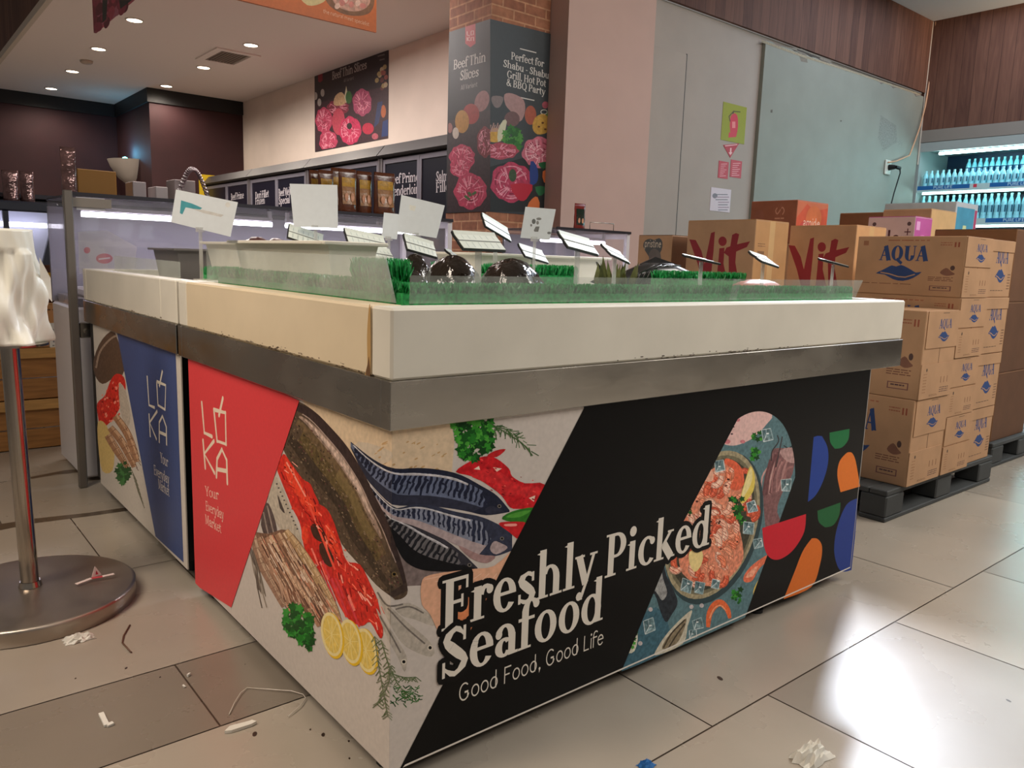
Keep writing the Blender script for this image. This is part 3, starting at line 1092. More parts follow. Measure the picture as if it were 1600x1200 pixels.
# parsley and lemons
leaves(both, [(444, 947), (455, 943), (487, 959), (487, 972), (489, 1020), (474, 1012), (458, 997), (447, 982)], 120, 6.5, [(20, 92, 28), (30, 116, 34), (14, 70, 24), (52, 140, 50)], 8)
for cx, cy in ((572, 1016), (548, 1002), (519, 991)):
    both(ell(cx + 2, cy + 2, 17, 37, -.18), (222, 180, 40), .08)
    both(ell(cx, cy, 16, 35, -.18), (226, 208, 150), .05)
    both(ell(cx, cy, 13, 30, -.18), (218, 188, 96), .15)
    for k in range(9):
        a = 2 * PI * k / 9
        both(strip([(cx, cy), (cx + 12 * math.cos(a) + 4 * math.sin(a) * .3, cy + 29 * math.sin(a))], .9)[0], (228, 208, 140))
# silver fish
for q in ([(616, 948), (639, 942), (664, 955), (684, 970), (676, 978), (648, 968), (628, 962)], [(592, 930), (612, 950), (639, 974), (667, 998), (679, 1016), (673, 1026), (652, 1020), (629, 1006), (612, 980), (600, 952)], [(588, 950), (602, 972), (616, 992), (629, 1013), (636, 1030), (632, 1050), (622, 1028), (606, 998)]):
    both(smooth(q, 3), (176, 166, 154), .2)
for q in ([(618, 952), (640, 948), (662, 958)], [(606, 950), (634, 980), (664, 1006)], [(594, 962), (610, 990), (626, 1020)], [(590, 925), (606, 946), (630, 944)]):
    bline(smooth(q, 5, False), 2.6, (112, 104, 98), .3)
for x, y in ((672, 1012), (631, 1034)):
    both(ell(x, y, 4.4, 4.4), (206, 196, 180))
    both(ell(x, y, 2.6, 2.6), (20, 18, 18))
# sprigs
for (q, c) in (([(586, 994), (592, 1040), (600, 1084), (606, 1118)], (104, 112, 84)), ([(596, 1000), (608, 1040), (622, 1070), (640, 1088)], (96, 108, 72)), ([(612, 1040), (606, 1070), (590, 1100)], (110, 116, 90)), ([(606, 1050), (630, 1058), (650, 1058)], (88, 104, 70))):
    c_ = smooth(q, 6, False)
    bline(c_, 1.5, c)
    for p in c_[::1]:
        for sg in (-1, 1):
            both(strip([p, (p[0] + sg * r5.uniform(4, 9), p[1] + r5.uniform(3, 9))], 1.3)[0], r5.choice([c, (84, 100, 62), (126, 132, 104)]))
for j in range(70):
    x, y = r5.uniform(613, 655), r5.uniform(1072, 1100)
    both(strip([(x, y), (x + r5.uniform(-6, 9), y + r5.uniform(-5, 7))], 1.4)[0], r5.choice([(36, 88, 36), (52, 104, 44), (24, 66, 28)]))
# salmon
both(smooth([(658, 912), (672, 898), (737, 889), (772, 884), (806, 856), (812, 880), (760, 990), (731, 1000), (692, 996), (672, 960), (659, 944)], 3), (216, 164, 134), .1)
both(smooth([(700, 930), (770, 925), (760, 990), (700, 1000), (690, 965)], 3), (214, 132, 88), .12)
for k in range(6):
    bline(smooth([(664 + k * 16, 905 + k * 4), (690 + k * 14, 900 + k * 3), (716 + k * 12, 896)], 4, False), 1.2, (228, 186, 160))
both(ell(719, 927, 4, 3), (190, 60, 70))
# ---- red field on the side
SL.px([(290, 540), (468.5, 626), (362, 949), (300, 910)], (208, 64, 68), .03)
CREAMW = (226, 206, 184)
for q in ([(316, 629), (320, 676), (332, 682)], [(335, 640), (353, 645), (354, 694), (340, 689), (335, 640)], [(349, 622), (343, 649)],
          [(318, 688), (321.5, 731)], [(335, 689), (320, 709), (336, 739)], [(339, 745), (340, 717), (347.5, 702), (355, 719), (356, 755)], [(340, 733), (355, 736)]):
    SL.lineuv([SL.at(*p) for p in q], .0125, CREAMW)
    for p in q:
        u, v = SL.at(*p)
        SL.uv(ell(u, v, .00625, .00625, 0, 10), CREAMW)
for st, (a, b) in (('Your', ((322, 774), (343, 781))), ('Everyday', ((322.5, 797), (351, 812))), ('Market', ((322, 818), (347, 833)))):
    SL.textpx(st, a, b, (232, 198, 180), cap=.03, T=.1)
# ---- black field on the front
BL = [(912, 638), (1400, 540), (1400, 900), (1328, 889), (605, 1235), (622.5, 1203)]
SF.uv([SF.at(*p) for p in ((912, 638), (624.5, 1201))] + [(XR, ZB), (XR, .7655), (SF.at(912, 638)[0], .7655)], (7, 6, 6), .03)
# ---- the slanted picture window
ARCH = [(937, 1062), (1020, 905), (1075, 795)] + smooth([(1105, 722), (1122, 691), (1139, 667), (1158, 651), (1180, 643), (1202, 646), (1222, 662), (1235, 690), (1241.5, 728), (1240, 772), (1230, 815)], 4, False) + [(1205, 872), (1165, 961), (1160, 975)]


def arch(pts, rgb, m=0.0):
    SF.px(pts, rgb, m, ARCH)


def aline(pts, w, rgb, m=0.0):
    SF.line(pts, w, rgb, m, ARCH)


arch(ARCH, (88, 118, 124), .25)
arch(smooth([(930, 1070), (1000, 960), (1040, 960), (1040, 1040)], 2), (62, 98, 112), .3)
# squid
arch(smooth([(1126, 690), (1128, 672), (1150, 645), (1185, 630), (1206, 648), (1198, 662), (1178, 683), (1156, 694), (1140, 696)], 3), (216, 178, 172), .12)
for x, y, r_ in ((1143, 678, 2), (1146, 667, 1.6), (1152, 656, 4), (1136, 690, 5), (1160, 690, 4)):
    arch(ell(x, y, r_, r_ * .7), (196, 118, 124) if r_ > 2.5 else (90, 70, 72), .2)
# octopus
arch(smooth([(1196, 830), (1192, 770), (1200, 735), (1206, 705), (1218, 700), (1240, 705), (1238, 740), (1222, 770), (1214, 800), (1228, 830), (1220, 850), (1196, 850)], 3), (126, 88, 88), .3)
for k in range(11):
    x = 1195 + k * 3.6
    aline(smooth([(x - 6 + r5.uniform(-3, 3), 775 - k), (x - 2 + r5.uniform(-3, 3), 745 - k), (x + 8 + r5.uniform(-4, 4), 715 + r5.uniform(-10, 14))], 4, False), r5.uniform(2, 4), r5.choice([(170, 126, 122), (104, 66, 68), (150, 104, 102), (188, 146, 140)]), .2)
aline(smooth([(1205, 720), (1206, 705), (1216, 690), (1214, 680)], 4, False), 1.8, (52, 48, 50))
aline([(1212, 730), (1222, 682)], 1.8, (60, 52, 54))
aline(smooth([(1224, 696), (1232, 700), (1240, 694)], 4, False), 1.6, (44, 40, 42))
arch(smooth([(1218, 704), (1240, 700), (1244, 722), (1228, 720)], 3), (176, 140, 136), .3)
# bowl
BC, BA, BB = (1112, 820), (27, -116), (70, 4)


def bowl(f, n=40):
    return [(BC[0] + f * (BA[0] * math.cos(2 * PI * k / n) + BB[0] * math.sin(2 * PI * k / n)), BC[1] + f * (BA[1] * math.cos(2 * PI * k / n) + BB[1] * math.sin(2 * PI * k / n))) for k in range(n)]


arch([(p[0] + 3, p[1] + 5) for p in bowl(1.03)], (48, 66, 70), .1)
arch(bowl(1.0), (158, 146, 116), .35)
arch(bowl(.94), (112, 106, 84), .3)
arch(bowl(.89), (64, 62, 50), .4)
ORANGE = [(226, 128, 92), (232, 150, 116), (212, 96, 64), (232, 172, 146), (206, 90, 62), (236, 186, 162)]
arch(smooth([(1060, 850), (1072, 800), (1092, 756), (1110, 735), (1140, 720), (1160, 760), (1150, 800), (1160, 850), (1158, 880), (1130, 910), (1100, 915), (1066, 896)], 3), (216, 134, 104), .35)
rp = random.Random(21)
for k in range(92):
    a, f = rp.uniform(0, 2 * PI), rp.uniform(0, .8) ** .8
    x = BC[0] + f * (BA[0] * math.cos(a) + BB[0] * math.sin(a))
    y = BC[1] + f * (BA[1] * math.cos(a) + BB[1] * math.sin(a))
    t0, R_ = rp.uniform(0, 6.28), rp.uniform(7, 16)
    pts = [(x + R_ * .75 * math.cos(t0 + j * .36), y + R_ * math.sin(t0 + j * .36)) for j in range(7)]
    c_ = rp.choice(ORANGE)
    aline(pts, [6 + 4.5 * math.sin(PI * (j + 1) / 8) for j in range(7)], tuple(int(v * .8) for v in c_), .2)
    aline(pts, [3.4 + 4.2 * math.sin(PI * (j + 1) / 8) for j in range(7)], c_, .3)
    aline([(p[0] - .8, p[1] - .8) for p in pts], 1.4, tuple(min(255, v + 34) for v in c_), .2)
    for j in (1, 3, 5):
        arch(strip([(pts[j][0] - 4, pts[j][1] - 2), (pts[j][0] + 3, pts[j][1] + 3)], .9)[0], (168, 62, 44))
for k in range(26):
    a, f = rp.uniform(0, 2 * PI), rp.uniform(0, .7)
    x = BC[0] + f * (BA[0] * math.cos(a) + BB[0] * math.sin(a))
    y = BC[1] + f * (BA[1] * math.cos(a) + BB[1] * math.sin(a))
    arch(ell(x, y, rp.uniform(1, 2.4), rp.uniform(1, 2), 0, 7), rp.choice([(46, 28, 24), (90, 40, 30), (240, 200, 176)]))
arch(smooth([(1134, 716), (1150, 722), (1160, 736), (1162, 756), (1152, 766), (1140, 762), (1146, 748), (1146, 734), (1132, 724)], 3), (218, 98, 66), .25)
arch(smooth([(1090, 736), (1102, 729), (1112, 734), (1114, 750), (1102, 752), (1092, 744)], 3), (222, 168, 142), .15)
# lemon wedges, herbs
arch(smooth([(1172, 728), (1179, 745), (1176, 768), (1161, 786), (1156, 780), (1164, 750)], 3), (222, 196, 92), .1)
arch(smooth([(1173, 730), (1175, 748), (1168, 766), (1157, 780), (1164, 752)], 2), (230, 214, 150), .1)
arch(smooth([(1077, 862), (1094, 858), (1098, 872), (1092, 888), (1084, 893), (1077, 880)], 3), (230, 206, 140), .1)
for o_, n_, s_ in (([(1138, 782), (1152, 770), (1160, 780), (1166, 800), (1160, 816), (1150, 806)], 26, 5.5), ([(1066, 778), (1074, 774), (1078, 802), (1068, 804)], 12, 4.5), ([(1174, 700), (1186, 698), (1188, 720), (1176, 724)], 14, 4.6), ([(1168, 684), (1190, 672), (1190, 686), (1176, 692)], 9, 4), ([(1142, 926), (1158, 918), (1158, 944), (1144, 944)], 16, 4.6), ([(974, 990), (990, 976), (996, 992), (988, 1014), (980, 1008)], 18, 4.6)):
    leaves(lambda p, c, m: arch(p, c, m), o_, n_, s_, GREENS, n_)


def ice(x, y, s, rot=0.2):
    q = [(x + s * rp.uniform(.8, 1.15) * math.cos(rot + PI / 2 * k + .78), y + 1.15 * s * rp.uniform(.8, 1.15) * math.sin(rot + PI / 2 * k + .78)) for k in range(4)]
    arch(q, (96, 122, 126), .6)
    c_ = (x + rp.uniform(-3, 3), y + rp.uniform(-3, 3))
    arch([q[0], q[1], c_], (128, 152, 156), .6)
    arch([q[2], ((q[2][0] + q[3][0]) / 2, (q[2][1] + q[3][1]) / 2), c_], (70, 94, 100), .5)
    for i in range(4):
        aline([q[i], q[(i + 1) % 4]], rp.uniform(.8, 1.5), rp.choice([(176, 190, 190), (150, 170, 172), (206, 214, 214)]), .3)
    aline([c_, q[1]], 1.0, (196, 206, 206), .3)
    aline([c_, ((q[2][0] + q[3][0]) / 2, (q[2][1] + q[3][1]) / 2)], .9, (150, 168, 172), .3)
    arch(ell(c_[0] + 2, c_[1] - 2, s * .22, s * .12, rot, 7), (220, 226, 226), .2)


for x, y, s in ((1124, 728, 10), (1198, 680, 11), (1228, 757, 11), (1174, 792, 10), (1168, 824, 11), (1072, 915, 11), (1092, 918, 11), (1118, 912, 9), (1184, 848, 9), (1014, 978, 12), (1090, 975, 10), (1082, 990, 8)):
    ice(x, y, s, rp.uniform(-.3, .3))
# fish with grey fur-like sheen
arch(smooth([(1018, 880), (1034, 874), (1041, 899), (1055, 928), (1058, 944), (1048, 962), (1040, 972), (1031, 954), (1022, 928), (1004, 922)], 3), (40, 46, 52), .4)
arch(smooth([(1020, 882), (1030, 880), (1036, 905), (1042, 926), (1034, 938), (1024, 924), (1008, 916)], 3), (148, 148, 146), .4)
# lower lemon, shell, oyster and curled prawns
arch(smooth([(984, 967), (994, 938), (1004, 938), (1008, 948), (1003, 966)], 3), (214, 196, 112), .1)
arch(smooth([(955, 1021), (970, 985), (984, 968), (996, 990), (991, 1017), (975, 1021)], 3), (206, 202, 184), .2)
leaves(lambda p, c, m: arch(p, c, m), [(974, 996), (988, 976), (996, 990), (988, 1014), (980, 1010)], 16, 4.8, GREENS, 77)
arch(smooth([(1024, 1024), (1028, 1010), (1040, 992), (1058, 972), (1080, 953), (1078, 966), (1074, 978), (1066, 1006)], 3), (196, 188, 168), .2)
arch(smooth([(1034, 1014), (1042, 996), (1060, 976), (1072, 966), (1068, 984), (1056, 1006)], 3), (134, 120, 96), .4)
for q in ([(1036, 1012), (1050, 988), (1070, 968)], [(1044, 1012), (1058, 990), (1070, 974)]):
    aline(smooth(q, 5, False), 2.2, (66, 56, 44), .3)
aline(smooth([(1106, 980), (1108, 960), (1116, 946), (1126, 942), (1136, 952), (1140, 966)], 5, False), [3 + 8 * math.sin(PI * min(1, .1 + k / 30)) for k in range(26)], (222, 104, 58), .2)
aline(smooth([(1108, 966), (1116, 950), (1126, 946), (1134, 954)], 5, False), 2.0, (240, 160, 116), .2)
arch(smooth([(1161, 906), (1164, 896), (1176, 882), (1200, 866), (1206, 870), (1186, 888), (1176, 906), (1166, 910)], 3), (220, 112, 80), .25)
arch(smooth([(1164, 902), (1174, 890), (1184, 884), (1176, 900)], 2), (236, 160, 130), .3)
arch(smooth([(1177, 932), (1178, 918), (1190, 898), (1202, 884), (1196, 900), (1184, 924)], 3), (214, 184, 92), .1)
for x, y in ((1016, 952), (972, 1028), (1000, 1005), (1096, 946), (1080, 948)):
    arch(ell(x, y, 3.4, 3.4), (190, 180, 180), .2)
# coloured offcuts
SHAPES = [([(1271, 683), (1277, 681), (1284, 681.5), (1292, 697), (1294, 715), (1291, 735), (1283, 758), (1273, 775), (1262, 784)], (34, 62, 140), [3, 4, 5, 6, 7]),
          ([(1296, 676), (1327, 670), (1325, 687), (1315, 699), (1304, 701), (1297, 691)], (28, 106, 60), 0),
          ([(1321, 709), (1327, 706.5), (1332, 709), (1337, 722), (1343.5, 760), (1313, 769), (1308, 743), (1311, 722)], (214, 112, 38), 0),
          ([(1277, 798), (1313, 785), (1311, 804), (1302, 820), (1289, 824), (1279, 815)], (30, 92, 52), 0),
          ([(1340, 778), (1322, 789), (1308, 823), (1303, 858), (1308, 884), (1317, 893), (1332, 890)], (36, 58, 130), 0),
          ([(1190.5, 825), (1259, 803), (1256, 831), (1240, 858), (1222, 872), (1208, 874), (1198, 866), (1193, 850)], (198, 32, 48), 0),
          ([(1268, 841), (1277, 842), (1284, 854), (1281, 881), (1267, 917), (1224, 936), (1240, 896), (1254, 861)], (206, 104, 36), 0)]


def rounded(q):
    """soften the curved part of an outline, keep its sharp corners"""
    n = len(q)
    sharp = []
    for i in range(n):
        a, b, c = q[i - 1], q[i], q[(i + 1) % n]
        t = abs(math.atan2(b[1] - a[1], b[0] - a[0]) - math.atan2(c[1] - b[1], c[0] - b[0]))
        sharp.append(min(t, 2 * PI - t) > 1.0)
    ks = [i for i in range(n) if sharp[i]] or [0]
    out = []
    for u, v in zip(ks, ks[1:] + [ks[0] + n]):
        out += smooth([q[i % n] for i in range(u, v + 1)], 5, False)[:-1]
    return out


for q, c, _ in SHAPES:
    SF.px(rounded(q), c, .03)
# ---- lettering
TW = (214, 206, 194)
BLK = (12, 11, 11)
A0 = SF.at(688, 985)
for st, a, b, ch in (('Freshly', (689, 985), (930, 912), (0, 1)), ('Picked', (943, 920), (1107, 853), (3, 4, 5)), ('Seafood', (686, 1064), (942, 972), (0,))):
    A, B = SF.at(*a), SF.at(*b)
    zb = {'Freshly': .319, 'Picked': .3175, 'Seafood': .2085}[st]
    SF.text(st, A[0], zb, .112, TW, width=B[0] - A[0], T=.2, halo=(.0125, BLK), chars=ch)
A, B = SF.at(716, 1095), SF.at(943, 1005)
SF.text('Good Food, Good Life', A[0], .1405, .041, TW, font='sans', width=B[0] - A[0], T=.085)
# white cut edge along the bottom and right of the board
SF.uv([(.04, ZB), (XR, ZB), (XR, ZB + .0045), (.046, ZB + .0045)], (214, 206, 196))
SF.uv([(XR - .004, ZB), (XR, ZB), (XR, .7655), (XR - .004, .7655)], (150, 146, 140))
mbF.build('front_panel', M_print, counter)
mbL.build('side_panel', M_print, counter)

# ================================================================== blue counter behind
blue = thing('display_counter', 'second seafood counter with blue printed side, behind the red and black one', 'counter', (.4, 1.96, 0))
BY0, BY1, BX1 = 1.302, 2.63, .86
mb = MB()
for a, b in (((0, BY0), (.07, BY0 + .165)), ((0, BY0 + .1665), (.07, BY1 - .06)), ((0, BY1 - .0585), (.07, BY1)), ((.0705, BY0), (BX1, BY0 + .06)), ((.0705, BY1 - .06), (BX1, BY1)), ((BX1 - .06, BY0 + .0605), (BX1, BY1 - .0605))):
    mb.box((a[0], a[1], Z_TRIM1), (b[0], b[1], Z_TOP), 0, wh, bev=.004)
sf_ = Surf(mb, (0, 0, 0), (0, -1, 0), (0, 0, 1), (-1, 0, 0))
for i in range(26):
    sf_.uv(ell(-rg.uniform(BY0 + .1, BY1 - .1), Z_TRIM1 + abs(rg.gauss(0, .004)) + .002, rg.uniform(.002, .012), rg.uniform(.001, .002), 0, 8), (110, 92, 72), .3)
mb.build('white_rim', M_white_hdpe, blue)
mb = MB()
mb.box((.06, BY0 + .05, Z_TRIM1 + .01), (BX1 - .05, BY1 - .05, .962))
mb.build('ice_bed', M_ice, blue)
mb = MB()
mb.box((-e, BY0, Z_TRIM0), (BX1, BY1, Z_TRIM1 - .0005), 0, bev=.002)
mb.build('steel_band', M_steel, blue)
mb = MB()
mb.box((PX + .005, BY0 + .04, .06), (BX1 - .08, BY1 - .03, Z_TRIM0 - .0005))
mb.build('cabinet_body', M_dark, blue)
mb = MB()
BQ = [(268, 500), (277, 545), (293, 892), (154, 748), (142, 520)]
BP1 = 1.3022
mb.box((PX, BP1, ZB + .004), (PX + .004, 2.52, Z_TRIM0 - .0008), 0, edge)
SB = Surf(mb, (PX, 0, 0), (0, -1, 0), (0, 0, 1), (-1, 0, 0), quad=BQ)
SB.uv([(-2.52, ZB + .004), (-BP1, ZB + .004), (-BP1, .7655), (-2.52, .7655)], (196, 188, 178), .04)
sbx = lambda p, c, m=0.0: SB.px(p, c, m)
sbl = lambda p, w, c, m=0.0: SB.line(p, w, c, m)
sbx(smooth([(180, 520), (160, 530), (147, 560), (148, 585), (160, 600), (178, 590), (194, 580)], 3), (88, 68, 56), .35)
sbl(smooth([(150, 575), (156, 550), (170, 532), (182, 524)], 4, False), 3, (150, 128, 112), .3)
sbx(smooth([(172, 596), (182, 584), (194, 590), (196, 612), (186, 640), (172, 660), (158, 668), (153, 650), (152, 630), (164, 618)], 3), (200, 42, 36), .35)
for k in range(40):
    x, y = rp.uniform(156, 190), rp.uniform(596, 660)
    sbx(ell(x, y, rp.uniform(.8, 2.4), rp.uniform(1, 3), .4, 7), rp.choice([(232, 84, 62), (150, 20, 22), (240, 140, 120)]))
sbx(smooth([(153, 660), (166, 664), (178, 700), (176, 735), (160, 736), (154, 700)], 3), (206, 178, 112), .12)
sbx(smooth([(186, 600), (196, 610), (204, 650), (198, 668), (188, 640)], 3), (182, 170, 156), .2)
for q in ([(172, 668), (190, 690), (204, 716), (210, 730)], [(180, 650), (198, 676), (210, 706), (214, 722)], [(168, 680), (184, 706), (200, 730)]):
    prawn(q, 12, (160, 118, 88), (96, 62, 46), (196, 158, 126), sbx, sbl, 7)
leaves(sbx, [(182, 728), (198, 720), (204, 740), (194, 757), (184, 748)], 40, 5, [(40, 96, 44), (58, 120, 60), (30, 78, 38)], 5)
for k in range(7):
    sbl([(206 + k * 1.5, 736 + k * 5), (214 + k * 2, 752 + k * 7)], 1.2, (110, 108, 92))
SB.px([(180, 505), (274, 535), (287, 879), (243, 838)], (60, 76, 122), .06)
for q in ([(230, 587), (233, 633), (242, 637)], [(245, 596), (259, 602), (258, 640), (247, 633), (245, 596)], [(254, 579), (249, 604)],
          [(233, 646), (235, 683)], [(246, 642), (234, 660), (245, 687)], [(249, 692), (249, 660), (254, 650), (260, 667), (260.5, 696)], [(249, 675), (260, 680)]):
    SB.lineuv([SB.at(*p) for p in q], .0115, (224, 216, 200))
for st, a, b in (('Your', (251, 722), (263, 730)), ('Everyday', (241, 741), (265, 757)), ('Market', (248, 763), (265, 776))):
    SB.textpx(st, a, b, (222, 214, 202), cap=.036, T=.11)
mb.build('side_panel', M_print, blue)
for (x, y) in ((.06, BY0 + .12), (BX1 - .14, BY0 + .12), (.06, BY1 - .14), (BX1 - .14, BY1 - .14)):
    mb = MB()
    mb.cyl((x, y, 0), (x, y, .0595), .02, n=12)
    mb.build('foot', M_rubber, blue)
# ================================================================== on the island: acrylic guards, grass, fish, signs
def guard(name, label, pts, off, m=M_acrylic):
    mb = MB()
    mb.prism(pts, off)
    return tag(mb.build(name, m), label, 'splash guard')


def yP(y, px, py):
    return on(1, y, px, py)


def xP(x, px, py):
    return on(0, x, px, py)


ZS = Z_TOP + .0008
guard('acrylic_guard', 'long frosted acrylic guard along the front edge of the red and black counter',
      [(.103, .1, ZS), (.105, .1, 1.058), (1.243, .1, 1.063), (1.225, .1, ZS)], (0, .004, 0))
guard('acrylic_guard', 'short frosted acrylic guard at the right end of the front edge',
      [(1.205, .107, ZS), (1.222, .107, 1.062), (1.99, .107, 1.066), (1.945, .107, ZS)], (0, .004, 0))
guard('acrylic_guard', 'tall frosted acrylic guard along the left edge of the red and black counter',
      [(.085, .13, ZS), (.085, .172, 1.094), (.085, 1.265, 1.1), (.085, 1.265, ZS)], (.004, 0, 0), M_acrylic_side)
guard('acrylic_guard', 'low frosted acrylic guard on the left rim of the blue counter',
      [(.06, 1.46, ZS), (.06, 1.46, 1.055), (.06, 2.32, 1.062), (.06, 2.32, ZS)], (.004, 0, 0), M_acrylic_side)


def grass(name, label, a, b, w, h, n, seed, z0=.966, core=.006):
    """strip of plastic grass: a base bar with many leaning blades"""
    r = random.Random(seed)
    mb = MB()
    a, b = Vector((*a, z0)), Vector((*b, z0))
    d = (b - a).normalized()
    s = Vector((-d.y, d.x, 0))
    mb.prism([a - s * w / 2, b - s * w / 2, b + s * w / 2, a + s * w / 2], (0, 0, core))
    L = (b - a).length
    for i in range(n):
        p = a + d * r.uniform(0.004, L - .004) + s * r.uniform(-w / 2, w / 2) + Vector((0, 0, core - .002))
        q = Vector((r.uniform(-.35, .35), r.uniform(-.35, .35), 1)).normalized() * h * r.uniform(.7, 1.1)
        k = Vector((r.uniform(-1, 1), r.uniform(-1, 1), 0)).normalized() * .0032
        c = q * .55 + Vector((r.uniform(-.004, .004), r.uniform(-.004, .004), 0))
        mb.face([p - k, p + k, p + c + k * .9, p + c - k * .9])
        mb.face([p + c - k * .9, p + c + k * .9, p + q + k * .2, p + q - k * .2])
    o = mb.build(name, M_grass)
    return tag(o, label, 'plastic grass')


grass('plastic_grass', 'green plastic grass strip standing behind the front acrylic guard', (.1, .137), (1.96, .137), .024, .024, 9000, 1, core=.055)
grass('plastic_grass', 'green plastic grass strip standing behind the tall left acrylic guard', (.108, .165), (.108, 1.2), .022, .03, 5000, 2, core=.052)
grass('plastic_grass', 'tall green plastic grass clump behind the front end of the tall left guard', (.155, .2), (.155, .42), .02, .05, 1500, 12, core=.075)
grass('plastic_grass', 'green plastic grass strip behind the white tag of the middle dividers on the ice', (.78, .74), (1.14, .7), .04, .035, 2400, 3, core=.085)
grass('plastic_grass', 'green plastic grass tuft by the dark bagged fish at the left', (.53, .66), (.62, .63), .04, .035, 700, 4, core=.085)
grass('plastic_grass', 'green plastic grass strip beside the salmon on the ice', (1.24, .42), (1.68, .4), .045, .03, 1600, 5, core=.085)
grass('plastic_grass', 'green plastic grass tuft on the right end of the blue counter', (.12, 1.392), (.24, 1.392), .04, .03, 700, 6, core=.05)

# ---------------------------------------------------------------- tilted price holders on clear stalks
M_strip = print_mat('price_strip', rough=0.5, gain=1.0)
M_stalk = sheet_mat('clear_stalk', (235, 232, 225), 0.95, 0.3, rough=0.06, gloss=0.12)


def holder(label, cx, cy, zt, zb, w=.12, yaw=0.0, roll=0.0, pitch=32, stalk=True, seed=0, depth=.062, group='price holders on clear stalks'):
    """board of two price strips on a black back, leaning back, on a flat clear post"""
    r = random.Random(seed)
    t = thing('price_holder', label, 'price holder', (cx, cy, zb), yaw, group)
    M = Matrix.Translation((cx, cy, zt)) @ Matrix.Rotation(yaw, 4, 'Z') @ Matrix.Rotation(roll, 4, 'Y') @ Matrix.Rotation(math.radians(pitch), 4, 'X')
    # profile across the board: (y, z) waves of the black back
    prof = [(-.5, 0), (-.3, .01), (-.06, .03), (-.02, .07), (.1, .06), (.32, .07), (.5, .15)]
    prof = [(a * depth, b * depth * .7) for a, b in prof]
    mb = MB()
    th = .0055
    for i in range(len(prof) - 1):
        (y0, z0), (y1, z1) = prof[i], prof[i + 1]
        mb.prism([M @ Vector(p) for p in ((-w / 2, y0, z0), (w / 2, y0, z0), (w / 2, y1, z1), (-w / 2, y1, z1))], M.to_3x3() @ Vector((0, 0, -th)))
    mb.build('black_back', M_black_plastic, t)
    mb = MB()
    for (i0, i1) in ((0, 2), (2, 6)):
        for i in range(i0, i1):
            (y0, z0), (y1, z1) = prof[i], prof[i + 1]
            if i == i0:
                y0 += .002 if i0 == 0 else 0
            mb.prism([M @ Vector(p) for p in ((-w / 2 + .003, y0, z0 + .0006), (w / 2 - .0005, y0, z0 + .0006), (w / 2 - .0005, y1, z1 + .0006), (-w / 2 + .003, y1, z1 + .0006))], M.to_3x3() @ Vector((0, 0, .0012)), 0, (*lin((206, 212, 202) if i0 == 0 or i > 2 else (120, 124, 120)), .03))
    n = M.to_3x3() @ Vector((0, 0, 1))
    for (ya, za, yb, zb_) in ((*prof[0], *prof[2]), (*prof[3], *prof[5])):
        for k in range(1, 7):
            x = -w / 2 + w * k / 7
            mb.face([M @ Vector((x - .0007, ya + (yb - ya) * .15, za + (zb_ - za) * .15 + .0032)), M @ Vector((x + .0007, ya + (yb - ya) * .15, za + (zb_ - za) * .15 + .0032)),
                     M @ Vector((x + .0007, ya + (yb - ya) * .85, za + (zb_ - za) * .85 + .0032)), M @ Vector((x - .0007, ya + (yb - ya) * .85, za + (zb_ - za) * .85 + .0032))], 0, (*lin((150, 160, 156)), 0))
    mb.build('price_strips', M_strip, t)
    if stalk:
        mb = MB()
        mb.box((-.009, -.0015, zb), (.009, .0015, zt - .006), 0, M=Matrix.Translation((cx, cy, 0)) @ Matrix.Rotation(yaw, 4, 'Z'))
        mb.box((-.02, -.016, zb), (.02, .016, zb + .003), 0, M=Matrix.Translation((cx, cy, 0)) @ Matrix.Rotation(yaw, 4, 'Z'))
        mb.build('clear_stalk', M_stalk, t)
    return t


ZB_ = .9655
D2R = math.radians


def hold(label, px, py, axis, c, wpx=None, **k):
    p = on(axis, c, px, py)
    return holder(label, p.x, p.y, p.z, ZB_, **k)


hold('price holder nearest along the front guard, before the dark bagged fish', 748, 378, 1, .24, w=.13, yaw=D2R(2), pitch=36, seed=1)
hold('price holder on a clear stalk, second along the front guard from the left', 903, 381, 1, .24, w=.125, yaw=D2R(4), roll=D2R(8), pitch=38, seed=2)
hold('small thin price holder turned nearly edge-on, in front of the wine-lettered box', 1096, 406, 1, .3, w=.13, yaw=D2R(2), roll=D2R(6), pitch=6, seed=3)
hold('white price holder on a clear stalk, second from the right end of the counter', 1193, 406, 1, .2, w=.115, yaw=D2R(4), roll=D2R(8), pitch=26, seed=4)
hold('price holder nearest the right end of the counter, seen almost edge-on', 1302, 411, 1, .2, w=.12, yaw=D2R(2), roll=D2R(6), pitch=7, seed=5)
hold('price holder below the big blank card, leftmost on the island', 477, 370, 0, .36, w=.115, yaw=D2R(-14), roll=D2R(16), pitch=42, seed=6)
hold('wide price holder with lined strips, behind the tall left guard', 571, 375, 0, .38, w=.125, yaw=D2R(-6), roll=D2R(9), pitch=36, seed=7)
hold('low lined price holder half hidden behind the tall left guard', 592, 398, 0, .38, w=.085, yaw=D2R(-4), roll=D2R(7), pitch=30, seed=8)
hold('price holder under the tilted white card in the middle of the island', 656, 385, 0, .48, w=.1, yaw=D2R(-4), roll=D2R(12), pitch=42, seed=9)
hold('high tilted price holder in front of the brick column', 775, 356, 1, .82, w=.13, yaw=D2R(6), roll=D2R(20), pitch=46, seed=10)
hold('price holder under the card with the small grey print', 833, 397, 1, .84, w=.125, yaw=D2R(6), roll=D2R(10), pitch=40, seed=11)
hold('price holder beside the dark crab legs, before the right end of the glass case', 961, 397, 1, .48, w=.105, yaw=D2R(6), roll=D2R(14), pitch=30, seed=12)
hold('small dark price holder at the far left of the bagged fish', 707, 398, 1, .85, w=.03, yaw=D2R(6), roll=D2R(10), pitch=20, seed=13)


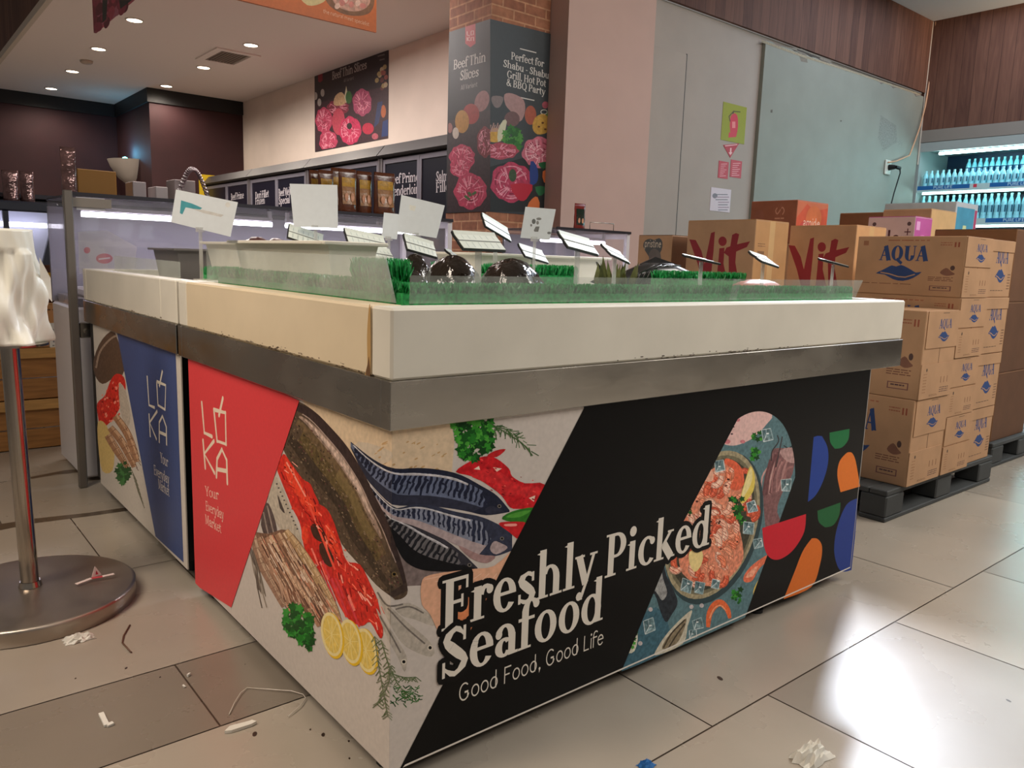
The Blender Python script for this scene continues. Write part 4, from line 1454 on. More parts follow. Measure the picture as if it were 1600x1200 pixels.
# ---------------------------------------------------------------- white cards
def card(label, corners, depth, marks=(), stalk_to=.9655, rgb=(200, 206, 210)):
    """a stiff card facing the aisle, on a clear post with a clip"""
    P = [CAM_P + ray(*q) * depth for q in corners]
    cen = sum(P, Vector()) / 4
    base = (P[2] + P[3]) / 2
    t = thing('sign_card', label, 'sign', (base.x, base.y, stalk_to))
    n = -FW
    mb = MB()
    mb.prism(P, FW * .0012, 0, (*lin(rgb), .02))
    U = (P[1] - P[0]).normalized()
    N = (P[1] - P[0]).cross(P[3] - P[0]).normalized()
    if N.dot(FW) > 0:
        N = -N
    s = Surf(mb, P[0], U, U.cross(N), N)
    for pts, c in marks:
        s.px(pts, c, .1)
    mb.build('card', M_paper, t)
    mb = MB()
    q = base - FW * .0015
    mb.box((q.x - .012, q.y - .003, q.z - .008), (q.x + .012, q.y + .007, q.z + .006))
    mb.box((q.x - .005, q.y, stalk_to), (q.x + .005, q.y + .003, q.z - .008))
    mb.box((q.x - .02, q.y - .015, stalk_to), (q.x + .02, q.y + .018, stalk_to + .003))
    mb.build('clear_post', M_stalk, t)
    return t


card('large blank white card standing in front of the brown snack pouches', [(452.5, 287), (527, 289), (528, 356.5), (459, 354)], 2.5)
card('tilted white card with worn blank face in front of the navy freezer doors', [(627, 304.5), (695, 321), (682, 372), (620, 362)], 2.5, [([(640, 320), (650, 322), (648, 330), (640, 328)], (206, 206, 198))])
card('faint grey card half hidden behind the tilted white card', [(600, 332), (626, 335), (620, 374), (596, 371)], 2.72)
card('white card with teal triangle mark, tilted, above the white tub', [(275, 296), (371.5, 316), (360, 370), (267, 347)], 2.35,
     [([(283, 313), (300, 318), (316, 325), (312, 328), (290, 324), (285, 335), (281, 333)], (60, 140, 150)), ([(300, 326), (318, 328), (350, 336), (345, 339), (318, 333)], (186, 184, 180)), (ell(356, 320, 4, 4), (198, 198, 194))], stalk_to=1.0065)
card('small white card with grey printed picture before the pink column', [(821, 323), (868.5, 327), (859, 375), (813, 371.5)], 2.42,
     [(ell(834, 346, 3, 4), (96, 98, 96)), (ell(842, 342, 4, 2), (120, 120, 118)), ([(834, 360), (837, 354), (843, 354), (841, 362), (835, 362)], (110, 110, 108)), (ell(840, 348, 2, 3), (130, 130, 128)), (ell(858, 364, 3, 2), (110, 112, 112)), (ell(830, 352, 1.5, 2), (120, 120, 120))])


# ---------------------------------------------------------------- bagged fish, salmon, crab legs
def bag(label, cx, cy, rx, ry, rz, seed, m=M_bag, z=.9655):
    mb = MB()
    r = random.Random(seed)
    n, k = 14, 26
    vs, fs = [], []
    for i in range(n + 1):
        ph = PI / 2 * i / n
        for j in range(k):
            t = 2 * PI * j / k
            w = 1 + .07 * math.sin(3 * t + seed) + .05 * math.sin(7 * t + i * .7 + seed) + r.uniform(-.035, .035)
            vs.append((cx + rx * math.cos(ph) * math.cos(t) * w, cy + ry * math.cos(ph) * math.sin(t) * w, z + rz * math.sin(ph) ** .8 * (1 + .03 * math.sin(5 * t + i))))
    for i in range(n):
        for j in range(k):
            fs.append((i * k + j, i * k + (j + 1) % k, (i + 1) * k + (j + 1) % k, (i + 1) * k + j))
    fs.append(tuple(range(k))[::-1])
    mb.mesh(vs, fs, smooth=True)
    return tag(mb.build('bagged_fish', m), label, 'bagged fish')


bag('shiny dark plastic bag of fish, leftmost of the two mounds behind the front guard', .42, .4, .08, .09, .135, 1)
bag('shiny dark plastic bag of fish, right mound behind the front guard', .63, .42, .1, .09, .132, 2)
bag('dark crinkled bag of fish behind the gap between the two acrylic guards', .22, .29, .05, .06, .1, 3)
bag('flat dark bag of fish behind the left end of the front guard', .41, .57, .05, .06, .135, 4)
M_salmon = mat('salmon_flesh', (206, 118, 92), rough=0.35, noise=0.25, nscale=20)
mb = MB()
mb.blob((1.64, .3, 1.0125), (.16, .05, .045), 10, 22, jit=.05, seed=3)
mb.box((1.52, .27, .9655), (1.76, .33, 1.0))
tag(mb.build('salmon_fillet', M_salmon), 'pinkish orange fillet lying on the ice near the right front', 'fish')
M_crab = mat('dark_fish_skin', (46, 44, 44), rough=0.25, noise=0.4, nscale=25)
cat_ = thing('dark_fish', 'dark whiskered fish on the ice before the right end of the glass case', 'fish', (1.46, .6, .9655))
mb = MB()
mb.tube([(1.28, .66, 1.0), (1.34, .645, 1.04), (1.42, .625, 1.062), (1.52, .6, 1.06), (1.6, .58, 1.045), (1.66, .565, 1.02)], [.012, .03, .042, .046, .034, .014], 14)
mb.blob((1.5, .605, .995), (.1, .05, .0295), 8, 14)
mb.build('body', M_crab, cat_)
mb = MB()
mb.prism([(1.3, .655, 1.02), (1.22, .67, 1.1), (1.245, .668, 1.05), (1.2, .675, 1.03), (1.29, .66, 1.0)], (.004, .012, 0))
mb.build('tail_fin', M_crab, cat_)
mb = MB()
mb.prism([(1.4, .63, 1.098), (1.46, .615, 1.125), (1.56, .59, 1.1), (1.5, .605, 1.095)], (.002, .008, 0))
mb.build('back_fin', M_crab, cat_)
for k in range(5):
    mb = MB()
    mb.tube([(1.3 + k * .02, .6, .99), (1.31 + k * .03, .57, 1.06 + .01 * k), (1.36 + k * .035, .53, 1.095)], .0035, 5)
    mb.build('whisker', M_crab, cat_)
M_lettuce = mat('herb_leaf', (92, 96, 48), rough=0.5, noise=0.4, nscale=20)
mb = MB()
rl = random.Random(9)
for k in range(36):
    p = Vector((1.2 + rl.uniform(-.05, .05), .57 + rl.uniform(-.03, .03), .9655))
    h = rl.uniform(.09, .16)
    q = Vector((rl.uniform(-.03, .03), rl.uniform(-.03, .03), h))
    s = Vector((rl.uniform(-1, 1), rl.uniform(-1, 1), 0)).normalized() * .012
    mb.face([p, p + q * .6 + s, p + q, p + q * .6 - s])
tag(mb.build('herb_bunch', M_lettuce), 'loose bunch of brownish green herbs beside the dark crab', 'herbs')


# ---------------------------------------------------------------- white tubs
def tub(label, x0, y0, x1, y1, z0, z1, m=M_tub, name='plastic_tub', lip=.018, taper=.03, cat='tub'):
    t = thing(name, label, cat, ((x0 + x1) / 2, (y0 + y1) / 2, z0))
    mb = MB()
    a = [(x0 + taper, y0 + taper, z0), (x1 - taper, y0 + taper, z0), (x1 - taper, y1 - taper, z0), (x0 + taper, y1 - taper, z0)]
    b = [(x0, y0, z1), (x1, y0, z1), (x1, y1, z1), (x0, y1, z1)]
    w = .004
    c = [(p[0] + (w if i in (0, 3) else -w), p[1] + (w if i < 2 else -w), z0 + .005) for i, p in enumerate(a)]
    d = [(p[0] + (w if i in (0, 3) else -w), p[1] + (w if i < 2 else -w), z1) for i, p in enumerate(b)]
    vs = a + b + c + d
    fs = [(3, 2, 1, 0), (8, 9, 10, 11)]
    for i in range(4):
        j = (i + 1) % 4
        fs += [(i, j, 4 + j, 4 + i), (8 + j, 8 + i, 12 + i, 12 + j), (4 + i, 4 + j, 12 + j, 12 + i)]
    mb.mesh(vs, fs)
    mb.build('tub_body', m, t)
    mb = MB()
    for (p, q) in (((x0 - lip, y0 - lip), (x1 + lip, y0)), ((x0 - lip, y1), (x1 + lip, y1 + lip)), ((x0 - lip, y0 + .0005), (x0, y1 - .0005)), ((x1, y0 + .0005), (x1 + lip, y1 - .0005))):
        mb.box((p[0], p[1], z1 - .009), (q[0], q[1], z1 + .0005), bev=.002)
    mb.build('rim', m, t)
    return t


tub('long white plastic tub standing on the ice behind the tall left guard', .15, .56, .295, 1.2, .9655, 1.128)
tub('white plastic tub at the back of the island before the brick column', .9, .92, 1.52, 1.19, .9655, 1.118)
M_greytub = mat('grey_tray_plastic', (98, 92, 88), rough=0.5)
tub('grey tray on the far side of the blue counter', .24, 2.08, .52, 2.42, .9625, 1.1, M_greytub, taper=.02)
tub('white tub on the right end of the blue counter', .28, 1.42, .62, 1.86, .9625, 1.128)
# dark meat pieces in the blue counter's white tub
M_meat = mat('dark_meat', (74, 44, 42), rough=0.3, noise=0.4, nscale=20)
for k, (x, y) in enumerate(((.36, 1.55), (.47, 1.62), (.52, 1.74))):
    mb = MB()
    mb.blob((x, y, 1.105), (.05, .06, .045), 8, 14, jit=.08, seed=k + 3)
    mb.box((x - .035, y - .035, .973), (x + .035, y + .035, 1.1))
    tag(mb.build('dark_fish_piece', M_meat), ('dark fish chunk nearest the tilted teal-marked card', 'middle dark fish chunk in the white tub of the blue counter', 'dark fish chunk at the back of the white tub on the blue counter')[k], 'fish')
# ================================================================== the room
Y_W, X_R, Z_C, Z_M = 3.4, 9.586, 4.15, 3.31
PK = 3.3
M_wall = mat('painted_wall', (164, 153, 144), rough=0.75, noise=0.04, nscale=3, bump=0.05, bscale=30)
M_pink = mat('pale_pink_paint', (190, 158, 146), rough=0.7, noise=0.03, nscale=3)
M_board = mat('worn_white_board', (134, 136, 126), rough=0.6, noise=0.06, nscale=3)
M_ceil = mat('ceiling_paint', (228, 216, 210), rough=0.85)
M_ceil_main = mat('ceiling_white', (205, 206, 208), rough=0.85)
M_red = mat('dark_red_wall', (52, 18, 22), rough=0.7, noise=0.12, nscale=5)
M_blk = mat('black_trim', (16, 15, 17), rough=0.6)
M_trimw = mat('white_trim', (196, 184, 170), rough=0.6)
M_grey = mat('grey_panel', (128, 120, 112), rough=0.6)


def wood_mat(name, c1, c2, plank=.12, axis='X'):
    m = bpy.data.materials.new(name)
    m.use_nodes = True
    nt = m.node_tree
    b = nt.nodes['Principled BSDF']
    tc = nt.nodes.new('ShaderNodeTexCoord')
    sp = nt.nodes.new('ShaderNodeSeparateXYZ')
    nt.links.new(tc.outputs['Object'], sp.inputs[0])
    dv = nt.nodes.new('ShaderNodeMath')
    dv.operation = 'DIVIDE'
    dv.inputs[1].default_value = plank
    nt.links.new(sp.outputs[axis], dv.inputs[0])
    fl = nt.nodes.new('ShaderNodeMath')
    fl.operation = 'FLOOR'
    nt.links.new(dv.outputs[0], fl.inputs[0])
    wn = nt.nodes.new('ShaderNodeTexWhiteNoise')
    wn.noise_dimensions = '1D'
    nt.links.new(fl.outputs[0], wn.inputs['W'])
    mp = nt.nodes.new('ShaderNodeMapping')
    mp.inputs['Scale'].default_value = (9, 9, .9)
    nt.links.new(tc.outputs['Object'], mp.inputs['Vector'])
    nz = nt.nodes.new('ShaderNodeTexNoise')
    nz.inputs['Scale'].default_value = 2.2
    nz.inputs['Detail'].default_value = 8
    nz.inputs['Distortion'].default_value = 1.2
    nt.links.new(mp.outputs['Vector'], nz.inputs['Vector'])
    ad = nt.nodes.new('ShaderNodeMath')
    ad.operation = 'MULTIPLY_ADD'
    ad.inputs[1].default_value = .45
    nt.links.new(wn.outputs['Value'], ad.inputs[0])
    nt.links.new(nz.outputs['Fac'], ad.inputs[2])
    cr = nt.nodes.new('ShaderNodeValToRGB')
    cr.color_ramp.elements[0].position = .35
    cr.color_ramp.elements[0].color = (*lin(c1), 1)
    cr.color_ramp.elements[1].position = .95
    cr.color_ramp.elements[1].color = (*lin(c2), 1)
    nt.links.new(ad.outputs[0], cr.inputs['Fac'])
    fr = nt.nodes.new('ShaderNodeMath')
    fr.operation = 'FRACT'
    nt.links.new(dv.outputs[0], fr.inputs[0])
    lt = nt.nodes.new('ShaderNodeMath')
    lt.operation = 'GREATER_THAN'
    lt.inputs[1].default_value = .05
    nt.links.new(fr.outputs[0], lt.inputs[0])
    ml = nt.nodes.new('ShaderNodeMapRange')
    ml.inputs['To Min'].default_value = .55
    nt.links.new(lt.outputs[0], ml.inputs['Value'])
    vm = nt.nodes.new('ShaderNodeVectorMath')
    vm.operation = 'SCALE'
    nt.links.new(cr.outputs['Color'], vm.inputs[0])
    nt.links.new(ml.outputs['Result'], vm.inputs['Scale'])
    nt.links.new(vm.outputs['Vector'], b.inputs['Base Color'])
    b.inputs['Roughness'].default_value = .65
    b.inputs['Specular IOR Level'].default_value = .25
    return m


M_woodY = wood_mat('wood_plank_wall_side', (78, 50, 41), (108, 74, 60), .14, 'Y')
M_woodX = wood_mat('wood_plank_wall_front', (78, 50, 41), (108, 74, 60), .14, 'X')


def slab(name, a, b, m, bev=0.0):
    mb = MB()
    mb.box(a, b, bev=bev)
    return struct(mb.build(name, m))


# floor of big rectangular tiles with thin dark joints
def floor_mat():
    m = print_mat('floor_tile', rough=0.2, gain=1.0, mscale=1.6)
    nt = m.node_tree
    b = nt.nodes['Principled BSDF']
    tc = nt.nodes.new('ShaderNodeTexCoord')
    nz = nt.nodes.new('ShaderNodeTexNoise')
    nz.inputs['Scale'].default_value = 2.5
    nz.inputs['Detail'].default_value = 6
    nt.links.new(tc.outputs['Object'], nz.inputs['Vector'])
    mr = nt.nodes.new('ShaderNodeMapRange')
    mr.inputs['To Min'].default_value = .2
    mr.inputs['To Max'].default_value = .36
    nt.links.new(nz.outputs['Fac'], mr.inputs['Value'])
    nt.links.new(mr.outputs['Result'], b.inputs['Roughness'])
    b.inputs['Specular IOR Level'].default_value = .6
    return m


mb = MB()
mb.box((-7, -7, -.05), (12, 15, -.002), 0, (*lin((74, 62, 52)), .1))
rows = [(-.253, .443), (.443, .79), (.79, 1.54), (1.54, 2.24), (2.24, 2.95), (2.95, 3.65)]
y = 3.65
while y < 15:
    rows.append((y, y + .7))
    y += .7
y = -.253
while y > -7:
    rows.append((y - .7, y))
    y -= .7
rf = random.Random(4)
for (y0, y1) in rows:
    off = {-.253: .75, .443: -.186, .79: .04, 1.54: -.17, 2.24: -.4, 2.95: .095}.get(round(y0, 3), rf.uniform(0, .7))
    pitch = .955
    if abs(y1 + .253) < 1e-6:
        off, pitch = .985, .715
    if round(y0, 3) == .443:
        pitch = .62
    if abs(y0 + .253) < 1e-6:
        pitch = 1.4
    x = off - math.ceil((off + 7) / pitch) * pitch
    while x < 12:
        base = (160, 150, 137)
        if round(y0, 3) == .443 and x < .3:
            base = (128, 118, 106)
        v = rf.uniform(.93, 1.06)
        c = (*lin(tuple(q * v for q in base)), .12)
        g = .0022
        a, b = max(x + g, -7), min(x + pitch - g, 12)
        if b > a:
            mb.face([(a, y0 + g, 0), (b, y0 + g, 0), (b, y1 - g, 0), (a, y1 - g, 0)], 0, c)
        x += pitch
rd = random.Random(6)
sfl = Surf(mb, (0, 0, 0), (1, 0, 0), (0, 1, 0), (0, 0, 1), start=.0003)
for (px, py, n) in ((1.0, 0, 0),):
    pass
# broken decorative joints at the left, scuffs and dark crumbs
for pts in ([(-1.2, 2.2), (-.42, 2.215), (-.3, 2.235), (-.1, 2.21), (.05, 2.2), (.05, 2.25), (-.1, 2.26), (-.3, 2.3), (-.5, 2.29), (-1.2, 2.28)], [(-.2, 2.935), (-.1, 2.96), (.1, 2.93), (.1, 2.99), (-.05, 3.02), (-.22, 2.97)]):
    sfl.uv(pts, (84, 72, 60), .4)
for (px, py, rx) in ((505, 1148, .008), (197, 1044, .006), (118, 1060, .004), (1125, 1060, .012), (545, 1158, .004), (546, 1185, .004), (485, 1140, .004), (383, 1038, .003), (1576, 1095, .008), (398, 1147, .01), (250, 1058, .004)):
    p = on(2, 0, px, py)
    sfl.uv(ell(p.x, p.y, rx, rx * .55, 1.1, 9), (58, 46, 38), .2)
struct(mb.build('floor', floor_mat(), origin=(0, 0, 0)))

# ceilings: the shop's high one and the lower one over the meat section
XM = .75
slab('ceiling', (-7, -7, Z_C), (12, Y_W - .02, Z_C + .1), M_ceil_main)
slab('ceiling', (-7, Y_W - .02, Z_C), (XM - .02, 15, Z_C + .1), M_ceil_main)
slab('ceiling_meat', (XM, Y_W, Z_M), (4.3, 15, Z_M + .08), M_ceil)
# wooden bulkheads above the edge of the low ceiling
slab('wall_bulkhead_left', (XM - .03, Y_W + .01, Z_M + .02), (XM - .002, 14.9, Z_C - .001), M_woodY)
slab('trim_1', (XM - .045, Y_W + .01, Z_M - .05), (XM - .001, 14.9, Z_M + .019), M_trimw)
slab('wall_bulkhead_front', (XM - .03, Y_W - .05, Z_M + .0), (X_R - .001, Y_W - .02, Z_C - .001), M_woodX)
# white wall behind the cartons and pink pilaster
slab('wall_back', (4.45, Y_W, 0), (X_R + .8, Y_W + .1, Z_M - .001), M_wall)
mb = MB()
mb.box((3.475, PK, 0), (4.45 - .001, 4.1, Z_M + .7))
struct(mb.build('wall_pilaster', M_pink))
# flush cupboard panel with a dark gap
slab('door_1', (4.53, Y_W - .012, 0), (4.985, Y_W - .001, 2.93), M_wall)
slab('trim_2', (4.99, Y_W - .006, 0), (5.002, Y_W - .001, 2.94), M_blk)
# thick white board with a torn, stained top edge
mb = MB()
r3 = random.Random(12)
n = 34
xs = [6.12 + (X_R - 6.14) * i / n for i in range(n + 1)]
top = [3.27 - .0045 * i / n - r3.choice([0, 0, 0, .012, .03]) for i in range(n + 1)]
tops = [(xs[i], Y_W - .04, top[i]) for i in range(n + 1)]
mb.prism([(xs[-1], Y_W - .04, 0), (xs[0], Y_W - .04, 0)] + tops, (0, .0385, 0))
sbd = Surf(mb, (0, Y_W - .04, 0), (1, 0, 0), (0, 0, 1), (0, -1, 0))
struct(mb.build('wall_back_board', M_board))
mb = MB()
SJ = Surf(mb, (0, Y_W - .041, 0), (1, 0, 0), (0, 0, 1), (0, -1, 0))
mb2 = SJ
for (q, c) in (([(1222, 72), (1252, 76), (1300, 96), (1298, 99), (1260, 84), (1262, 98), (1252, 96), (1246, 80)], (120, 112, 100)), ([(1190, 62), (1222, 74), (1262, 88), (1330, 110), (1436, 146), (1436, 148.5), (1330, 113), (1262, 92), (1222, 78), (1190, 66)], (150, 138, 116)),
               ([(1376, 180), (1400, 196), (1402, 222), (1380, 236), (1372, 215)], (128, 129, 122)), ([(1204, 172), (1207, 171), (1207, 176), (1204, 176)], (90, 84, 76)), ([(1245, 76), (1282, 90), (1280, 92), (1246, 79)], (60, 52, 44)), (ell(1406, 224, 4, 5), (134, 136, 128)), (ell(1314, 189, 1.3, 1.2), (80, 74, 66))):
    SJ.px(q, c, .3)
tag(mb.build('trim_3', print_mat('wall_stain', rough=.7), origin=None), kind='structure')
# right wall: wood above the cooler
mb = MB()
mb.box((X_R, -7, 2.86), (X_R + .05, Y_W - .002, Z_C - .001))
struct(mb.build('wall_right', M_woodY))
slab('trim_4', (X_R, -7, 2.715), (X_R + .05, Y_W - .002, 2.859), M_grey)
slab('wall_right_rear', (X_R + .95, -7, 0), (X_R + 1.05, Y_W, 2.9), M_wall)
slab('trim_5', (X_R - .012, Y_W - .055, 2.45), (X_R + .03, Y_W - .042, Z_C - .01), M_trimw)
# meat section: long wall, dark red end walls with black crown
X_M = 3.85
slab('wall_left', (X_M, 4.1, 0), (X_M + .1, 12.5, Z_M - .001), mat('meat_wall_paint', (216, 200, 188), rough=.75, noise=.04, nscale=3))
P0, P1, P2, P3_ = on(2, Z_M, 0, 140), on(2, Z_M, 183, 164), on(2, Z_M, 232, 137), on(2, Z_M, 383, 158)
yb, yj, xj = P1.y, P2.y, P2.x
slab('wall_far', (-1.5, yb, 0), (xj + .1, yb + .1, Z_M - .001), M_red)
mb = MB()
mb.box((xj, yj, 0), (X_M - .001, yb - .001, Z_M - .001))
struct(mb.build('wall_far_block', M_red))
slab('trim_6', (-1.5, yb - .03, Z_M - .19), (xj - .031, yb - .001, Z_M - .002), M_blk)
slab('trim_7', (xj - .03, yj - .03, Z_M - .19), (X_M - .002, yj - .001, Z_M - .002), M_blk)
slab('trim_8', (xj - .03, yj, Z_M - .19), (xj - .001, yb - .001, Z_M - .002), M_blk)

# ---------------------------------------------------------------- brick column with its wrap-around poster
XC, YC, XC1, YC1 = 2.9, 3.5, 3.47, 4.03


def brick_mat():
    m = bpy.data.materials.new('brick_cladding')
    m.use_nodes = True
    nt = m.node_tree
    b = nt.nodes['Principled BSDF']
    tc = nt.nodes.new('ShaderNodeTexCoord')
    sp = nt.nodes.new('ShaderNodeSeparateXYZ')
    nt.links.new(tc.outputs['Object'], sp.inputs[0])
    sm = nt.nodes.new('ShaderNodeMath')
    sm.operation = 'SUBTRACT'
    nt.links.new(sp.outputs['X'], sm.inputs[0])
    nt.links.new(sp.outputs['Y'], sm.inputs[1])
    cb = nt.nodes.new('ShaderNodeCombineXYZ')
    nt.links.new(sm.outputs[0], cb.inputs['X'])
    nt.links.new(sp.outputs['Z'], cb.inputs['Y'])
    br = nt.nodes.new('ShaderNodeTexBrick')
    br.inputs['Scale'].default_value = 1.0
    br.inputs['Brick Width'].default_value = .21
    br.inputs['Row Height'].default_value = .073
    br.inputs['Mortar Size'].default_value = .006
    br.inputs['Color1'].default_value = (*lin((164, 108, 78)), 1)
    br.inputs['Color2'].default_value = (*lin((142, 88, 64)), 1)
    br.inputs['Mortar'].default_value = (*lin((186, 138, 104)), 1)
    nt.links.new(cb.outputs[0], br.inputs['Vector'])
    nz = nt.nodes.new('ShaderNodeTexNoise')
    nz.inputs['Scale'].default_value = 18
    nz.inputs['Detail'].default_value = 6
    nt.links.new(tc.outputs['Object'], nz.inputs['Vector'])
    mx = nt.nodes.new('ShaderNodeMix')
    mx.data_type = 'RGBA'
    mx.blend_type = 'OVERLAY'
    mx.inputs['Factor'].default_value = .6
    nt.links.new(br.outputs['Color'], mx.inputs['A'])
    nt.links.new(nz.outputs['Fac'], mx.inputs['B'])
    nt.links.new(mx.outputs['Result'], b.inputs['Base Color'])
    bp = nt.nodes.new('ShaderNodeBump')
    bp.inputs['Strength'].default_value = .4
    bp.inputs['Distance'].default_value = .006
    bp.invert = True
    nt.links.new(br.outputs['Fac'], bp.inputs['Height'])
    nt.links.new(bp.outputs['Normal'], b.inputs['Normal'])
    b.inputs['Roughness'].default_value = .7
    return m


mb = MB()
mb.box((XC, YC, 0), (XC1, YC1, Z_M - .001))
struct(mb.build('wall_brick_column', brick_mat(), origin=(XC, YC, 0)))
M_poster = print_mat('poster_print', rough=0.45, gain=1.0, mscale=40)


def rosette(fn, ln, cx, cy, rx, ry, seed, base=(176, 58, 88), hi=(224, 150, 166), lo=(120, 26, 52)):
    r = random.Random(seed)
    pts = [(cx + rx * (1 + .07 * math.sin(k * 1.9 + seed)) * math.cos(2 * PI * k / 22), cy + ry * (1 + .07 * math.cos(k * 2.3)) * math.sin(2 * PI * k / 22)) for k in range(22)]
    fn(smooth(pts, 2), base, .3)
    for k in range(26):
        a, f = r.uniform(0, 6.28), r.uniform(.15, .85)
        da = r.uniform(.4, 1.1)
        ln([(cx + rx * f * math.cos(a + da * j / 4), cy + ry * f * math.sin(a + da * j / 4)) for j in range(5)], max(.7, rx * .05), r.choice([hi, hi, lo, (206, 104, 128)]), .2)
    for k in range(16):
        a = r.uniform(0, 6.28)
        ln([(cx + rx * .3 * math.cos(a), cy + ry * .3 * math.sin(a)), (cx + rx * .85 * math.cos(a + .2), cy + ry * .85 * math.sin(a + .2))], max(.6, rx * .035), hi, .1)


poster = thing('column_poster', 'dark beef poster wrapped around two faces of the brick column', 'poster', (XC, YC, 1.5))
# left face
mb = MB()
LQ = [(702, 50), (766, 29.5), (766, 331), (699, 331)]
zt, zb = on(1, YC, 766, 30).z, on(1, YC, 766, 331).z
mb.box((XC - .004, YC - .004, zb), (XC - .0005, YC1 - .004, zt), 0, (*lin((34, 32, 38)), 0))
S1 = Surf(mb, (XC - .004, 0, 0), (0, -1, 0), (0, 0, 1), (-1, 0, 0), quad=LQ)
p1 = lambda q, c, m=0.0: S1.px(q, c, m)
l1 = lambda q, w, c, m=0.0: S1.line(q, w, c, m)
p1([(698, 40), (770, 20), (770, 340), (698, 340)], (34, 32, 38), .05)
p1([(698, 190), (770, 170), (770, 340), (698, 340)], (52, 36, 42), .25)
p1(smooth([(727, 39), (743, 34), (743, 68), (735, 74), (727, 68)], 1), (176, 30, 44))
for q in ([(730, 49), (730, 55), (734, 56)], [(736, 49), (740, 48), (740, 54), (736, 55), (736, 49)], [(730, 58), (730, 64)], [(734, 58), (730, 61), (734, 64)], [(736, 64), (736, 59), (740, 58), (740, 64)]):
    l1(q, 1.2, (226, 190, 186))
S1.textpx('Beef Thin', (708.5, 109), (759, 96), (206, 200, 194), cap=.07, T=.15)
S1.textpx('Slices', (718.5, 126), (748, 119), (206, 200, 194), cap=.07, T=.15)
S1.textpx('All Variant', (720, 141), (746, 135), (168, 162, 158), font='sans', cap=.035, T=.11)
p1(ell(753, 158, 11, 17, .3), (150, 104, 104), .15)
p1(ell(736, 178, 13, 16), (150, 44, 40), .15)
p1(ell(722, 190, 11, 18), (170, 122, 52), .15)
p1(ell(712, 208, 5, 9), (190, 176, 166), .1)
p1(ell(703, 200, 4, 8), (150, 100, 96), .1)
rosette(p1, l1, 758, 222, 13, 24, 3, (120, 44, 54))
rosette(p1, l1, 722, 246, 20, 20, 5)
rosette(p1, l1, 719, 262, 16, 15, 9)
rosette(p1, l1, 735, 299, 25, 28, 6)
for q in ([(726, 306), (734, 312)], [(738, 304), (744, 300)], [(732, 300), (736, 306)]):
    l1(q, 4, (66, 96, 56))
mb.build('side_face', M_poster, poster)
# right face
mb = MB()
RQ = [(766, 29.5), (873, 56), (868.5, 331), (766, 331)]
xr = on(1, YC, 871, 100).x
mb.box((XC - .0004, YC - .004, zb), (XC1, YC - .0005, zt), 0, (*lin((58, 64, 68)), 0))
S2 = Surf(mb, (0, YC - .004, 0), (1, 0, 0), (0, 0, 1), (0, -1, 0), quad=RQ)
p2 = lambda q, c, m=0.0: S2.px(q, c, m)
l2 = lambda q, w, c, m=0.0: S2.line(q, w, c, m)
p2([(760, 20), (880, 20), (880, 340), (760, 340)], (62, 68, 72), .04)
p2([(760, 262), (880, 230), (880, 340), (760, 340)], (40, 44, 46), .04)
for a, b in (((812.5, 76), (838, 82.5)), ((809, 151.5), (835, 157))):
    l2([a, b], 1.6, (214, 210, 204))
for st, a, b in (('Perfect for', (798.5, 92.5), (850, 105)), ('Shabu - Shabu,', (786, 104), (860, 124)), ('Grill, Hot Pot', (792, 121), (853, 136)), ('& BBQ Party', (791, 133.5), (852, 149))):
    S2.textpx(st, a, b, (216, 212, 206), cap=.052, T=.17)
p2(smooth([(788, 148), (800, 146), (818, 156), (820, 176), (812, 190), (800, 176), (790, 164)], 3), (170, 136, 134), .1)
p2(smooth([(770, 150), (786, 152), (782, 166), (774, 168), (768, 158)], 3), (128, 116, 116), .1)
p2(ell(829, 180, 9, 15), (170, 92, 72), .1)
p2(ell(800, 186, 12, 12), (112, 84, 84), .1)
for x, y in ((852, 164), (866, 161), (870, 178)):
    p2(ell(x, y, 5, 5.5), (168, 86, 98), .2)
for x, y, rx, ry in ((868, 152, 4, 6), (850, 175, 5, 3.5)):
    l2([(x + rx * math.cos(2 * PI * k / 14), y + ry * math.sin(2 * PI * k / 14)) for k in range(15)], 1.2, (206, 204, 190))
leaves(p2, [(854, 176), (868, 172), (870, 188), (856, 192)], 14, 4.5, [(72, 130, 60), (96, 150, 76)], 4)
p2(smooth([(836, 184), (850, 178), (860, 190), (856, 206), (840, 210), (832, 200)], 3), (194, 152, 70), .2)
for x, y in ((842, 198), (848, 192), (852, 202)):
    p2(ell(x, y, 2, 1.5), (100, 60, 30))
p2(smooth([(764, 206), (776, 200), (790, 214), (778, 222), (764, 220)], 3), (200, 156, 72), .2)
p2(smooth([(778, 204), (786, 188), (792, 190), (786, 214), (778, 222)], 2), (206, 204, 176), .05)
for k in range(8):
    l2([(762 + k * 2, 206), (765 + k * 2.2, 192 + (k % 3) * 3)], 1.6, (178, 144, 136))
leaves(p2, [(784, 210), (800, 198), (816, 208), (812, 232), (794, 230)], 44, 6, [(52, 116, 48), (76, 140, 62), (40, 96, 42)], 6)
rosette(p2, l2, 782, 236, 28, 13, 2, (168, 72, 88))
rosette(p2, l2, 843, 238, 27, 24, 7, (196, 108, 126), (236, 190, 198))
rosette(p2, l2, 799, 285, 32, 31, 8)
p2(ell(801, 274, 6, 10), (60, 82, 56), .2)
